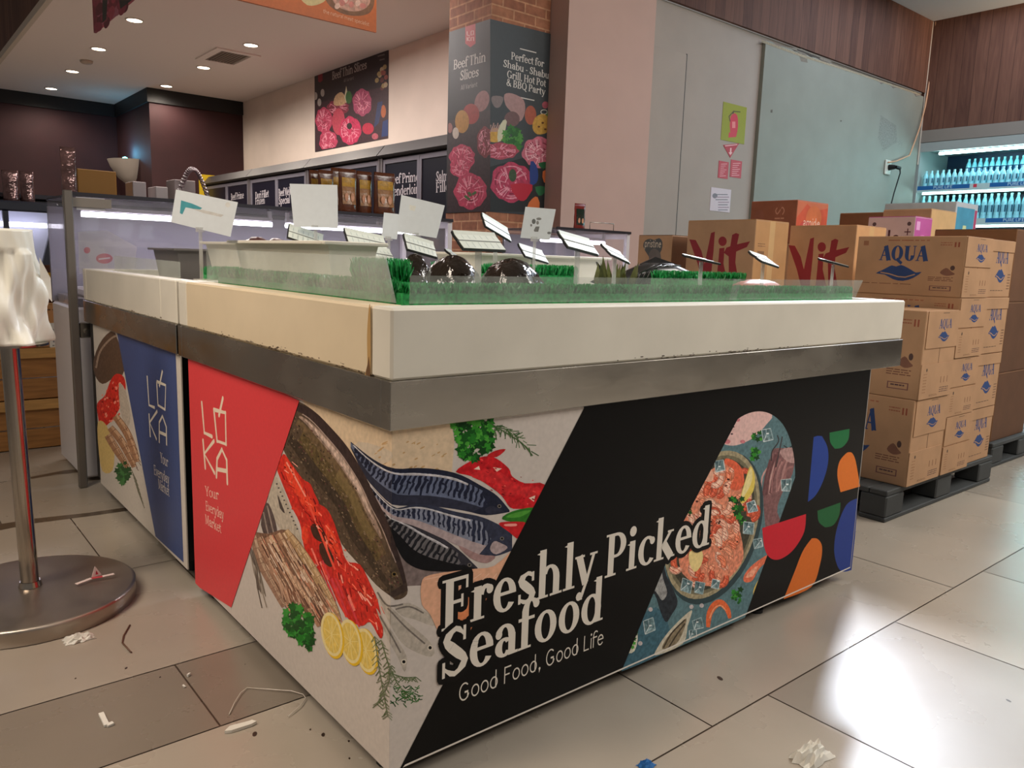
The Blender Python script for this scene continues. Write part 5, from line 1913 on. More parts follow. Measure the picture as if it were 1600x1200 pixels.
for q, c in (([(829, 252), (838, 258), (841, 274), (838, 286), (828, 287)], (42, 66, 132)), ([(841, 255), (856, 253), (853, 262), (846, 263)], (38, 100, 60)), ([(848, 268), (857, 268), (866, 287), (850, 285)], (214, 114, 62)), ([(797, 288), (832, 289), (826, 306), (818, 314), (808, 310)], (186, 42, 62)), ([(836, 292), (853, 292), (850, 302), (842, 306)], (44, 108, 68)), ([(864, 296), (868, 294), (870, 328), (855, 326), (851, 312)], (40, 70, 140)), ([(832, 310), (840, 308), (843, 325), (824, 323)], (212, 114, 64))):
    p2(smooth(q, 2), c)
mb.build('front_face', M_poster, poster)

# ---------------------------------------------------------------- beef poster on the meat wall
mb = MB()
WQ = [(491.5, 108), (607, 66.5), (606, 216), (493, 235.5)]
ca, cb_ = on(0, X_M, 492, 108), on(0, X_M, 606.5, 216)
y0, y1 = cb_.y, ca.y
za, zb2 = cb_.z, ca.z
mb.box((X_M - .006, y0, za), (X_M - .0005, y1, min(zb2, Z_M - .002)), 0, (*lin((36, 28, 34)), 0))
S3 = Surf(mb, (X_M - .006, 0, 0), (0, -1, 0), (0, 0, 1), (-1, 0, 0), quad=WQ)
p3 = lambda q, c, m=0.0: S3.px(q, c, m)
l3 = lambda q, w, c, m=0.0: S3.line(q, w, c, m)
p3([(480, 100), (620, 50), (620, 250), (480, 250)], (38, 28, 34), .1)
p3([(480, 165), (620, 130), (620, 250), (480, 250)], (58, 34, 42), .3)
p3([(497, 107), (504, 105), (504, 126), (500, 129), (497, 127)], (130, 24, 40))
S3.textpx('Beef Thin Slices', (519, 125), (573, 107), (186, 178, 172), cap=.095, T=.15)
S3.textpx('All Variant', (537, 129), (553, 124), (130, 122, 118), font='sans', cap=.04, T=.12)
for k, (a, b) in enumerate((((595, 79), (602, 77)), ((590, 88), (601, 85)), ((593, 94), (601, 92)))):
    l3([a, b], 2.2, (110, 102, 100))
for cx, cy in ((504, 145), (499, 160), (493, 150)):
    p3(ell(cx, cy, 3, 6), (160, 150, 144), .1)
rosette(p3, l3, 566, 160, 15, 21, 4, (156, 66, 96))
rosette(p3, l3, 528, 168, 17, 12, 5, (120, 40, 58))
p3(smooth([(524, 150), (534, 144), (541, 156), (536, 164), (522, 164)], 3), (182, 148, 112), .25)
p3([(538, 152), (541, 134), (543, 146), (541, 162)], (190, 180, 150))
p3(ell(545, 152, 5, 10), (54, 92, 48), .2)
rosette(p3, l3, 506, 188, 13, 20, 6)
p3(ell(529, 190, 10, 21), (176, 64, 82), .2)
rosette(p3, l3, 547, 204, 17, 22, 7, (184, 44, 84))
p3(ell(546, 197, 4, 5), (46, 36, 38))
rosette(p3, l3, 513, 221, 14, 17, 8)
p3(ell(575, 201, 9, 9), (176, 36, 64), .15)
p3(ell(599, 174, 4, 10), (170, 92, 52), .15)
p3([(590, 160), (598, 158), (592, 192), (584, 200)], (44, 52, 90), .2)
p3([(598, 190), (607, 186), (607, 212), (596, 214)], (34, 52, 104))
p3(ell(586, 213, 5, 5), (170, 84, 96), .3)
for k in range(14):
    p3(ell(rp.uniform(588, 604), rp.uniform(104, 140), 3, 4, .3), rp.choice([(132, 70, 62), (150, 130, 86), (96, 52, 50), (170, 150, 120)]), .2)
tag(mb.build('beef_poster', M_poster), 'dark poster of pink meat rosettes on the white wall above the freezers', 'poster')

# ---------------------------------------------------------------- ceiling fixtures
M_lamp = mat('lamp_glow', (255, 240, 214), emit=(255, 236, 205), estr=14)
M_ring = mat('lamp_ring', (220, 214, 205), rough=.4)
spots = []
DL = [(210, 31), (154, 76), (113, 111), (80, 138), (392, 70), (318, 105), (260, 134)]
names = ['downlight in the ceiling, nearest of the left row of four', 'second downlight from the front in the left row, above the smoke detector', 'third downlight in the left row, left of the smoke detector', 'farthest downlight of the left row, near the dark red wall',
         'downlight in the ceiling, nearest of the right row, beside the air vent', 'middle downlight of the right row below the air vent', 'farthest downlight of the right row over the red corner']
for (px, py), nm in zip(DL, names):
    p = on(2, Z_M, px, py)
    spots.append(p)
    t = thing('downlight', nm, 'ceiling light', (p.x, p.y, Z_M - .012), 0, 'recessed ceiling downlights')
    mb = MB()
    mb.lathe([(.07, Z_M - .0005), (.085, Z_M - .0005), (.085, Z_M - .008), (.07, Z_M - .01), (.07, Z_M - .0005)], p.x, p.y, 24)
    mb.build('ring', M_ring, t)
    mb = MB()
    mb.cyl((p.x, p.y, Z_M - .006), (p.x, p.y, Z_M - .001), .069, n=24)
    mb.build('bulb', M_lamp, t)
p = on(2, Z_M, 135, 95)
mb = MB()
mb.lathe([(.001, Z_M - .04), (.05, Z_M - .036), (.07, Z_M - .02), (.072, Z_M - .0005), (.001, Z_M - .0005)], p.x, p.y, 20)
tag(mb.build('smoke_detector', mat('detector_plastic', (176, 160, 146), rough=.5)), 'small round smoke detector between the left downlights', 'smoke detector')
p = on(2, Z_M, 356, 89)
t = thing('ceiling_vent', 'square air vent with a dark grille in the white ceiling', 'vent', (p.x, p.y, Z_M - .02))
mb = MB()
for a, b in (((-.25, -.36), (.25, -.28)), ((-.25, .28), (.25, .36)), ((-.25, -.2795), (-.17, .2795)), ((.17, -.2795), (.25, .2795))):
    mb.box((p.x + a[0], p.y + a[1], Z_M - .015), (p.x + b[0], p.y + b[1], Z_M - .0005))
mb.build('frame', M_ceil, t)
mb = MB()
for k in range(9):
    x = p.x - .15 + k * .036
    mb.box((x - .015, p.y - .275, Z_M - .012), (x + .01, p.y + .275, Z_M - .004))
mb.build('slats', mat('vent_slats', (120, 106, 96), rough=.6), t)

# hanging box sign at the top of the picture
sgn = thing('hanging_sign', 'box-shaped hanging sign, orange front and red meat side, above the display', 'sign', (.855, 4.36, 2.8))
xa, yb_ = .858, 4.37
zs = 2.8
pe, pl = on(1, yb_, 585, 52), on(0, xa, 150, 52)
mb = MB()
xe = on(2, zs, 585, 52).x
mb.box((xa, yb_, zs), (xe, yb_ + .02, Z_M - .12), 0, (*lin((206, 112, 56)), .06))
S4 = Surf(mb, (0, yb_, 0), (1, 0, 0), (0, 0, 1), (0, -1, 0))
S4.px(smooth([(505, -30), (545, -40), (582, -10), (582, 14), (568, 24), (540, 23), (516, 10), (506, -8)], 3), (132, 92, 62), .2)
S4.px(smooth([(516, -20), (548, -30), (576, -6), (576, 8), (562, 17), (540, 16), (522, 4)], 3), (196, 150, 130), .3)
for k in range(10):
    S4.px(ell(540 + rp.uniform(-16, 28), rp.uniform(-8, 10), 5, 4, rp.uniform(0, 3)), rp.choice([(206, 130, 118), (226, 190, 170), (180, 96, 84)]), .2)
S4.px(smooth([(466, -10), (490, -16), (510, -4), (500, 6), (480, 8)], 3), (214, 196, 140), .1)
S4.textpx('the natural meat specialist', (505, 20), (577, 41), (236, 196, 160), cap=.028, font='sans', T=.1)
mb.build('front_face', M_poster, sgn)
mb = MB()
ye = on(2, zs, 150, 52).y
mb.box((xa - .02, yb_ + .0, zs), (xa - .0005, ye, Z_M - .12), 0, (*lin((150, 40, 62)), .3))
S5 = Surf(mb, (xa - .02, 0, 0), (0, -1, 0), (0, 0, 1), (-1, 0, 0))
for k in range(40):
    x, y = rp.uniform(146, 205), rp.uniform(-30, 50)
    if y < 50 - (x - 150) * .8:
        S5.px(ell(x, y, rp.uniform(3, 8), rp.uniform(4, 12), .3), rp.choice([(170, 52, 78), (120, 24, 46), (200, 110, 130), (196, 72, 92)]), .2)
for q in ([(160, 0), (168, 0), (166, 30), (160, 36)], [(186, 0), (206, 0), (196, 8), (188, 14)]):
    S5.px(q, (46, 40, 34), .1)
mb.build('side_face', M_poster, sgn)
for x, y in ((xa - .01, ye - .1), (xe - .1, yb_ + .01)):
    mb = MB()
    mb.cyl((x, y, Z_M - .125), (x, y, Z_M - .0005), .004, n=6)
    mb.build('hanging_wire', M_steel, sgn)

# wall sconce with its cool glow
M_sconce = mat('sconce_plaster', (188, 178, 168), rough=.6)
p = on(0, xj - .02, 205, 262)
sc_ = thing('wall_sconce', 'white half-bowl wall sconce glowing cool green on the dark red wall', 'wall light', (p.x, p.y, p.z - .2))
mb = MB()
prof = [(.02, -.26), (.1, -.24), (.2, -.16), (.3, .0), (.34, .1)]
n = 18
vs, fs = [], []
for (r_, z) in prof:
    for k in range(n + 1):
        a = PI / 2 + PI * k / n
        vs.append((xj - .001 + r_ * math.cos(a), p.y + r_ * 1.1 * math.sin(a), p.z + z))
for i in range(len(prof) - 1):
    for k in range(n):
        fs.append((i * (n + 1) + k, i * (n + 1) + k + 1, (i + 1) * (n + 1) + k + 1, (i + 1) * (n + 1) + k))
fs.append(tuple(range(n + 1)))
mb.mesh(vs, fs, smooth=True)
mb.build('bowl', M_sconce, sc_)
mb = MB()
mb.blob((xj - .1, p.y, p.z + .1), (.05, .05, .05), 8, 12)
mb.build('bulb', mat('sconce_bulb', (180, 255, 240), emit=(120, 235, 220), estr=5), sc_)
SCONCE = (xj - .14, p.y, p.z + .22)

# safety notices on the white wall
M_sign = print_mat('sign_print', rough=0.45)


def wall_sign(name, label, quad, rgb, draws, cat='sign', y=None):
    y = y or Y_W - .003
    P = [on(1, y, *q) for q in quad]
    if abs(P[0].x - P[-1].x) < .1 and len(P) == 4:
        xa_, xb_ = (P[0].x + P[3].x) / 2, (P[1].x + P[2].x) / 2
        za_, zb_ = (P[2].z + P[3].z) / 2, (P[0].z + P[1].z) / 2
        P = [(xa_, y, zb_), (xb_, y, zb_), (xb_, y, za_), (xa_, y, za_)]
    mb = MB()
    mb.prism(P, (0, .0028, 0), 0, (*lin(rgb), .03))
    s = Surf(mb, (0, y, 0), (1, 0, 0), (0, 0, 1), (0, -1, 0))
    for q, c in draws:
        s.px(q, c)
    return tag(mb.build(name, M_sign), label, cat), s


RD = (196, 52, 72)
wall_sign('extinguisher_sign', 'lime green notice with a red fire extinguisher picture on the white wall', [(1130, 165), (1167.5, 162), (1163, 221), (1126, 223)], (142, 146, 36),
          [(smooth([(1141, 186), (1143, 180), (1147, 177), (1151, 179), (1153, 186), (1152, 206), (1141, 206)], 2), RD), ([(1139, 207), (1152, 206), (1150, 214), (1138, 215)], RD), (strip([(1145, 178), (1147, 173), (1156, 169)], 1.6)[0], (70, 60, 30)), (strip([(1147, 174), (1157, 175)], 1.4)[0], (70, 60, 30)), (strip([(1141, 190), (1139, 182), (1144, 176)], 1.6)[0], (90, 60, 40)), (strip([(1139, 182), (1146, 174)], 1.6)[0], (90, 60, 40)), ([(1144, 190), (1149, 190), (1149, 200), (1144, 200)], (220, 130, 130))])
wall_sign('arrow_sign', 'red triangular arrow notice pointing down on the white wall', [(1130, 226.5), (1155, 224), (1141, 246.5)], (172, 44, 60),
          [(strip([(1133, 228), (1152, 226)], 1.4)[0], (226, 180, 180)), (strip([(1142, 231), (1141.5, 239)], 2.2)[0], (226, 180, 180)), ([(1138.5, 238), (1144.5, 238), (1141.3, 242.5)], (226, 180, 180))])
for nm, q in (('left of the two small red notices under the arrow', [(1123.5, 252.5), (1139, 252), (1137, 278.5), (1121.5, 279)]), ('right of the two small red notices under the arrow', [(1142, 251.5), (1160, 250), (1157.5, 277), (1140.5, 278)])):
    lines = []
    for k in range(7):
        y_ = q[0][1] + 4 + k * 3.1
        lines.append((strip([(q[0][0] + 3 - k * .3, y_), (q[1][0] - 3 - k * .3 - (k % 3) * 2, y_ - .4)], .9)[0], (226, 166, 170)))
    wall_sign('fire_notice', nm, q, (180, 50, 66), lines)
tx = [(ell(1117, 306, 4, 4), (120, 110, 120))]
for k in range(7):
    y_ = 304 + k * 4
    tx.append((strip([(1118 + (k > 2) * 4, y_), (1137 + (k % 2) * 2, y_)], 1.3)[0], (150, 120, 134) if k % 2 else (110, 104, 112)))
wall_sign('paper_notice', 'lilac tinted paper notice taped low on the white wall', [(1111, 296), (1143, 293), (1140, 330), (1109, 331)], (204, 188, 196), tx)

# socket, plug and its wires
p = on(1, Y_W - .041, 1387, 262)
sk = thing('wall_socket', 'wall socket with a black plug and cable on the worn white board', 'socket', (p.x, Y_W - .05, p.z - .09))
mb = MB()
mb.box((p.x - .09, Y_W - .062, p.z - .085), (p.x + .05, Y_W - .0405, p.z + .085), bev=.008)
mb.build('socket_plate', mat('socket_plastic', (196, 196, 184), rough=.45), sk)
mb = MB()
mb.cyl((p.x - .01, Y_W - .0625, p.z), (p.x - .01, Y_W - .14, p.z), .035, .024, n=14)
mb.cyl((p.x - .01, Y_W - .14, p.z), (p.x + .06, Y_W - .16, p.z - .01), .02, n=10)
mb.build('plug', M_black_plastic, sk)
mb = MB()
pts = [(p.x + .06, Y_W - .16, p.z - .01), (p.x + .1, Y_W - .15, p.z - .06), (p.x + .06, Y_W - .12, p.z - .3), (p.x - .06, Y_W - .1, p.z - .8), (p.x - .12, Y_W - .1, p.z - 1.5), (p.x - .1, Y_W - .1, .02)]
mb.tube(pts, .008, 6)
mb.build('cable', M_black_plastic, sk)
mb = MB()
q = [(1462, 34), (1459, 80), (1454, 115), (1446, 165), (1437, 200), (1428, 225), (1421, 243), (1400, 252), (1388, 254)]
mb.tube([on(1, Y_W - .075, *a) for a in q], .009, 6)
tag(mb.build('hanging_wire', mat('cream_cable', (196, 150, 116), rough=.5)), 'thin cream cable hanging down the corner to the wall socket', 'cable')

# ================================================================== freezers along the meat wall
M_frz = mat('freezer_grey', (98, 92, 94), rough=0.4, metal=.2)
M_frz_d = mat('freezer_edge', (128, 124, 134), rough=0.35, metal=.3)
M_navy = print_mat('freezer_sign', rough=0.3)
M_yel = mat('yellow_side', (206, 172, 20), rough=.4)
XF = 3.1
FZ = [((4.06, 5.39), ((('Beef Prime', (608, 288), (655, 283)), ('Tenderloin', (610, 306.5), (655, 302))), (('Salmon', (681, 284), (711, 281)), ('Fillet', (681, 301), (706, 298)))), 'freezer beside the brick column, with prime tenderloin door'),
      ((5.39, 6.97), ((), ()), 'freezer behind the brown snack pouches'),
      ((6.97, 8.64), ((('Dori Fillet', (399, 311), (420, 307.5)), ('Frozen', (399, 320), (414, 318))), (('Beef Meltique', (435.5, 307), (464, 302.5)), ('Special', (435.5, 319.5), (453, 317)))), 'freezer with fillet and special beef doors, second from the far end'),
      ((8.64, 10.25), ((), (('Beef Prime', (361, 313), (381, 309.5)),)), 'farthest freezer with yellow side, near the dark red wall')]
for (ya, yz), texts, lab in FZ:
    ya += .006
    yz -= .006
    t = thing('upright_freezer', lab, 'freezer', (XF + .35, (ya + yz) / 2, 0), 0, 'upright freezers along the meat wall')
    mb = MB()
    mb.box((XF + .03, ya, .0), (X_M - .002, yz, 2.02), bev=.01)
    mb.build('cabinet', M_frz, t)
    mb = MB()
    mb.prism([(XF - .06, ya, 2.02), (XF + .03, ya, 2.125), (XF + .35, ya, 2.14), (XF + .35, ya, 2.021), (XF + .0, ya, 2.0)], (0, yz - ya - .002, 0))
    mb.build('canopy', mat('freezer_canopy', (44, 40, 42), rough=.45), t)
    for q in ((ya, ya + .035), (yz - .035, yz)):
        mb = MB()
        mb.box((XF - .02, q[0], .1), (XF + .029, q[1], 1.999))
        mb.build('side_post', M_frz, t)
    w = (yz - ya - .075) / 2
    for k in (0, 1):
        # the door on the left in the picture is the farther one
        y1 = yz - .036 - k * (w + .003)
        y0 = y1 - w
        d = MB()
        for a, b in (((y0, .12), (y0 + .035, 1.985)), ((y1 - .035, .12), (y1, 1.985)), ((y0 + .0355, .12), (y1 - .0355, .17)), ((y0 + .0355, 1.945), (y1 - .0355, 1.985))):
            d.box((XF - .012, a[0], a[1]), (XF + .028, b[0], b[1]))
        door = d.build('door', M_frz_d, t)
        d = MB()
        d.box((XF - .004, y0 + .0355, .171), (XF + .02, y1 - .0355, 1.944), 0, (*lin((22, 22, 34)), .04))
        S = Surf(d, (XF - .004, 0, 0), (0, -1, 0), (0, 0, 1), (-1, 0, 0))
        for (st, pa, pb) in texts[k]:
            S.textpx(st, pa, pb, (196, 188, 192), cap=.085, T=.16)
        if texts[k]:
            S.uv([(-y1 + .1, 1.4), (-y0 - .1, 1.4), (-y0 - .1, 1.405), (-y1 + .1, 1.405)], (110, 106, 116))
        S.uv([(-y1 + .05, .25), (-y0 - .05, .25), (-y0 - .05, 1.1), (-y1 + .05, 1.1)], (34, 32, 44), .2)
        d.build('door_panel', M_navy, door)
    if yz > 10:
        mb = MB()
        mb.box((XF - .1, yz + .001, .05), (X_M - .01, yz + .02, 2.15))
        mb.build('yellow_side', M_yel, t)

# ================================================================== glass display case
M_case = mat('case_metal', (58, 56, 62), rough=0.35, metal=.6)
M_case_w = mat('case_white', (208, 204, 206), rough=0.4)
M_glass = sheet_mat('case_glass', (214, 212, 228), 0.97, 0.1, rough=0.05, gloss=0.07, nscale=5)
M_led = mat('led_tube', (240, 238, 250), emit=(240, 236, 252), estr=9)
YS, YSB, ZT = 2.7, 3.27, 1.327
M_case_back = mat('case_back', (112, 110, 118), rough=.4)
M_topglass = sheet_mat('top_glass', (90, 88, 96), 0.75, 0.5, rough=.1, gloss=.15)


def glass_case(label, XS0, XS1, npan, tubes):
    case = thing('glass_display_case', label, 'display case', ((XS0 + XS1) / 2, 3.0, 0))
    mb = MB()
    mb.box((XS0, YS + .04, .02), (XS1, YSB, .82), bev=.01)
    mb.build('base_cabinet', M_case_w, case)
    mb = MB()
    mb.box((XS0 + .02, YS + .06, .8205), (XS1 - .02, YSB - .03, .86))
    mb.build('tray_deck', M_steel, case)
    mb = MB()
    mb.box((XS0, YSB - .02, .8205), (XS1, YSB, ZT - .04))
    mb.build('back_panel', M_case_back, case)
    mb = MB()
    mb.box((XS0, YS - .005, ZT - .012), (XS1, YSB + .005, ZT), bev=.003)
    mb.build('top_shelf', M_topglass, case)
    mb = MB()
    mb.box((XS0, YS - .012, ZT - .014), (XS1, YS - .0055, ZT + .004))
    mb.build('top_edge', M_case, case)
    mb = MB()
    x = XS1 - .03
    for a, b in (((YS, .823), (YS + .03, ZT - .0135)), ((YSB - .05, .823), (YSB - .0205, ZT - .0135)), ((YS + .031, ZT - .05), (YSB - .051, ZT - .0135))):
        mb.box((x, a[0], a[1]), (x + .03, b[0], b[1]))
    mb.build('end_frame', M_case_w, case)
    mb = MB()
    mb.box((XS0, YS + .007, .823), (XS0 + .006, YSB - .0205, ZT - .0135))
    mb.build('end_glass', M_glass, case)
    for k in range(npan):
        xa_, xb_ = XS0 + .008 + (XS1 - XS0 - .04) * k / npan, XS0 + .008 + (XS1 - XS0 - .04) * (k + 1) / npan - .006
        mb = MB()
        mb.box((xa_, YS + .001, .825), (xb_, YS + .006, ZT - .0145))
        mb.build('front_glass', M_glass, case)
    for (xa_, xb_) in tubes:
        mb = MB()
        mb.cyl((xa_, YS + .2, 1.245), (xb_, YS + .2, 1.245), .013, n=12)
        tube_ = mb.build('led_tube', M_led, case)
        mb = MB()
        mb.box((xa_, YS + .185, 1.262), (xb_, YS + .215, 1.28))
        mb.box((xa_, YS + .195, 1.28), (xa_ + .02, YS + .205, ZT - .0125))
        mb.box((xb_ - .02, YS + .195, 1.28), (xb_, YS + .205, ZT - .0125))
        mb.build('tube_holder', M_case_w, tube_)


glass_case('long glass meat display case with led tubes behind both counters', -.02, 2.03, 2, ((.06, .98), (1.06, 1.97)))
glass_case('short glass display case with a white end frame before the pink wall', 2.88, 3.62, 1, ((2.93, 3.56),))
M_pinkmeat = mat('pink_meat', (176, 96, 104), rough=.4, noise=.35, nscale=14)
M_traywhite = mat('white_tray', (200, 194, 190), rough=.4)
rm = random.Random(8)
for k in range(7):
    x = (.2, .56, .92, 1.28, 1.64, 3.06, 3.4)[k]
    t = thing('meat_tray', ('white tray of pink meat in the long glass case, %s' % ('first from the left', 'second from the left', 'middle one', 'second from the right', 'first from the right')[k]) if k < 5 else ('left tray of pink meat in the short glass case', 'right tray of pink meat in the short glass case')[k - 5], 'tray', (x, 2.98, .8605), 0, 'meat trays in the glass case')
    mb = MB()
    mb.box((x - .15, 2.82, .8605), (x + .15, 3.14, .9), bev=.008)
    mb.build('tray', M_traywhite, t)
    mb = MB()
    for q in range(5):
        mb.blob((x + rm.uniform(-.08, .08), 2.98 + rm.uniform(-.09, .09), .93), (.06, .06, .05), 7, 12, jit=.1, seed=k * 7 + q)
    mb.build('meat', M_pinkmeat, t)

mb = MB()
P = [on(1, 2.78, *q) for q in ((122, 362), (168, 360), (214, 386), (210, 420), (124, 428))]
mb.prism(P, (0, .0015, 0), 0, (*lin((188, 184, 192)), .03))
S = Surf(mb, (0, 2.78, 0), (1, 0, 0), (0, 0, 1), (0, -1, 0))
S.px(ell(163, 404, 13, 8), (186, 74, 92), .1)
S.px(ell(136, 391, 5, 5), (190, 84, 100), .1)
S.px(strip([(154, 405), (172, 403)], 2.4)[0], (216, 200, 204))
tag(mb.build('plastic_sheet', print_mat('sheet_print', rough=.4)), 'pale plastic sheet with red ovals inside the left end of the glass case', 'sheet')

# brown snack pouches standing on the case
M_pouch = print_mat('pouch_print', rough=.25, coat=.3, bump=.3)
names = ['brown snack pouch with yellow label, nearest on the right of the row', 'brown snack pouch in the middle of the row, overlapping its left neighbour', 'brown snack pouch just right of the blank white card', 'brown snack pouch at the back, partly behind the blank card', 'brown snack pouch second from the left end, behind the blank card', 'brown snack pouch at the far left of the row']
PCH = [(584, 617, 270, 2.8), (557, 581, 268, 2.84), (529, 557, 264, 2.8), (517, 534, 262, 2.98), (497, 521, 266, 2.95), (483, 499, 266, 3.04)]


def pouch(name, label, xl, xr, zt_, y, m, c0, c1, c2, z0=None, cat='snack pouch', group=None, th=.03):
    z0 = ZT + .0006 if z0 is None else z0
    t = thing(name, label, cat, ((xl + xr) / 2, y, z0), 0, group)
    mb = MB()
    n, k = 10, 12
    prof = []
    for i in range(n + 1):
        f = i / n
        d = th * max(.06, (1 - f) ** .7 * (.9 + .1 * math.sin(f * 9)))
        if i == 0:
            d = th * .8
        wv = 1 + .025 * math.sin(i * 1.7)
        prof.append((f, d, wv))
    vs, fs = [], []
    xm, hw = (xl + xr) / 2, (xr - xl) / 2
    for f, d, wv in prof:
        for j in range(k):
            a = 2 * PI * j / k
            cx_ = math.cos(a)
            vs.append((xm + hw * wv * (abs(cx_) ** .7) * (1 if cx_ >= 0 else -1), y + d * math.sin(a) * (.4 + .6 * abs(math.sin(a))), z0 + (zt_ - z0) * f))
    for i in range(n):
        for j in range(k):
            fs.append((i * k + j, i * k + (j + 1) % k, (i + 1) * k + (j + 1) % k, (i + 1) * k + j))
    fs.append(tuple(range(k))[::-1])
    fs.append(tuple(range(n * k, n * k + k)))
    mb.mesh(vs, fs, 0, (*lin(c0), .15), True)
    mb.build('pouch_body', m, t)
    if c1:
        mb = MB()
        H = zt_ - z0
        # label follows the swell of the front
        for i in range(2, n - 2):
            f0, f1 = prof[i][0], prof[i + 1][0]
            for sgx in range(6):
                q = []
                for (ff, dd), ss in (((f0, prof[i][1]), sgx), ((f0, prof[i][1]), sgx + 1), ((f1, prof[i + 1][1]), sgx + 1), ((f1, prof[i + 1][1]), sgx)):
                    u_ = -.72 + 1.44 * ss / 6
                    q.append((xm + hw * u_, y - dd * (1 - u_ * u_ * .5) - .0025, z0 + H * ff))
                cc = c1 if i > 5 else c2
                mb.face(q, 0, (*lin(cc), .25), True)
        for sx_ in (-.35, .3):
            mb.face([(xm + hw * (sx_ + .2 * math.cos(a_)), y - th * .93, z0 + H * (.36 + .1 * math.sin(a_))) for a_ in [2 * PI * q_ / 10 for q_ in range(10)]], 0, (*lin((206, 150, 120)), .2))
        mb.build('label', m, t)
    return t


for nm, (xl, xr, yt, y) in zip(names, PCH):
    a, b = on(1, y, xl, 300), on(1, y, xr, 300)
    zt_ = on(1, y, (xl + xr) / 2, yt).z
    pouch('snack_pouch', nm, a.x, b.x, zt_, y, M_pouch, (88, 44, 22), (176, 132, 44), (150, 104, 62), group='brown snack pouches on the glass case')
M_foil = mat('clear_foil', (112, 84, 82), rough=.12, metal=.5, noise=.5, nscale=14, bump=.8, bscale=20)
# red sauce sachet and wire stand at the right end
a, b = on(1, 2.9, 897, 340), on(1, 2.9, 914, 340)
pouch('sauce_sachet', 'small dark red sauce sachet on the right part of the glass case', a.x, b.x, on(1, 2.9, 905, 318).z, 2.9, M_pouch, (120, 34, 24), (26, 40, 26), (36, 40, 30), cat='sachet', th=.02)
mb = MB()
a, b = on(1, 2.8, 922, 347), on(1, 2.8, 959, 348)
mb.tube([(a.x, 2.8, ZT + .0005), (a.x, 2.8, a.z), (b.x, 2.8, a.z), (b.x, 2.8, ZT + .0005)], .003, 6)
tag(mb.build('wire_stand', M_steel), 'bent wire stand on the right part of the glass case', 'stand')

# white boxes, yellow carton and coil hose behind the case (on a prep shelf)
prep = thing('prep_counter', 'dark prep counter standing behind the glass case', 'counter', (.9, 4.9, 0))
mb = MB()
mb.box((-.6, 4.6, 0), (2.4, 5.2, 1.38), bev=.01)
mb.build('cabinet', M_dark, prep)
mb = MB()
mb.box((-.63, 4.57, 1.3805), (2.43, 5.23, 1.41), bev=.004)
mb.build('worktop', M_case, prep)
ZP = 1.4105


def prep_box(label, px0, px1, pyt, rgb, y=4.8, cat='box', d=.2, m=None, name='small_box'):
    a, b = on(1, y, px0, pyt), on(1, y, px1, pyt)
    mb = MB()
    mb.box((a.x, y, ZP), (b.x, y + d, a.z), bev=.004)
    return tag(mb.build(name, m or mat('box_%d_%d_%d' % rgb, rgb, rough=.6)), label, cat)


prep_box('ochre carton with a pale stripe against the dark red wall', 120, 181, 263, (150, 104, 30))
prep_box('plain white box, left of the three beside the sconce', 207, 228, 283, (170, 160, 160))
prep_box('plain white box between the sconce and the coil hose', 243, 262, 291, (186, 176, 174))
prep_box('wider white box under the arch of the coil hose', 272, 305, 280, (160, 148, 146), y=4.9)
mb = MB()
cpts = []
for k in range(241):
    f = k / 240
    c = on(1, 4.75, 278 + 46 * f, 306 - 42 * math.sin(PI * f))
    ang = f * 2 * PI * 22
    cpts.append((c.x + .012 * math.cos(ang), 4.75 + .018 * math.sin(ang), max(c.z + .012 * math.sin(ang), ZP + .0065)))
cpts = [(cpts[0][0], 4.75, ZP + .001)] + cpts + [(cpts[-1][0], 4.75, ZP + .001)]
mb.tube(cpts, .006, 6)
tag(mb.build('coil_hose', mat('hose_grey', (112, 88, 92), rough=.4)), 'grey coiled hose bent in an arch behind the glass case', 'hose')
# ================================================================== pallets and cartons
M_pallet = mat('dark_grey_pallet', (58, 60, 60), rough=0.65, noise=0.15, nscale=6)
M_card = print_mat('corrugated_card', rough=0.75, gain=1.0, mscale=9)
CARD = (172, 134, 100)
SHADECARD = (118, 82, 54)  # card colour darkened to stand in for shade on a side
INK = (40, 64, 112)
FAINT = (120, 84, 56)


def pallet(label, x0, y0, x1, y1, h=.145):
    t = thing('pallet', label, 'pallet', ((x0 + x1) / 2, (y0 + y1) / 2, 0), 0, 'dark grey pallets under the cartons')
    mb = MB()
    n = 7
    for k in range(n):
        a = y0 + (y1 - y0) * k / n
        mb.box((x0, a + .0005, h - .025), (x1, a + (y1 - y0) / n * (.985 if k < n - 1 else 1) - .0005, h), bev=.004)
    mb.build('deck', M_pallet, t)
    for i, fx in enumerate((0, .5, 1)):
        for j, fy in enumerate((0, .5, 1)):
            wx, wy = .17, .12
            a, b = x0 + (x1 - x0 - wx) * fx, y0 + (y1 - y0 - wy) * fy
            mb = MB()
            mb.box((a, b, .0215), (a + wx, b + wy, h - .0255), bev=.006)
            mb.build('block', M_pallet, t)
    for fy in (0, .5, 1):
        b = y0 + (y1 - y0 - .12) * fy
        mb = MB()
        mb.box((x0, b, 0), (x1, b + .12, .021), bev=.004)
        mb.build('runner', M_pallet, t)
    return t


PH = .1455
pallet('dark grey pallet under the blue-lettered water cartons', 2.66, .235, 3.87, .82)
pallet('dark grey pallet under the two wine-lettered cartons', 2.8, .87, 4.0, 1.72)
pallet('dark grey pallet at the right edge, under the dark brown cartons', 4.19, .345, 5.2, .84)
pallet('dark grey pallet under the lavender and plain cartons', 4.04, .88, 5.4, 1.86)
pallet('dark grey pallet under the carton with the orange end', 4.42, 1.88, 5.1, 2.42)
pallet('dark grey pallet under the long blue and white carton', 5.5, 1.2, 6.3, 1.85)
pallet('dark grey pallet under the carton with the grey heart-shaped mark', 2.92, 1.77, 3.5, 2.2)


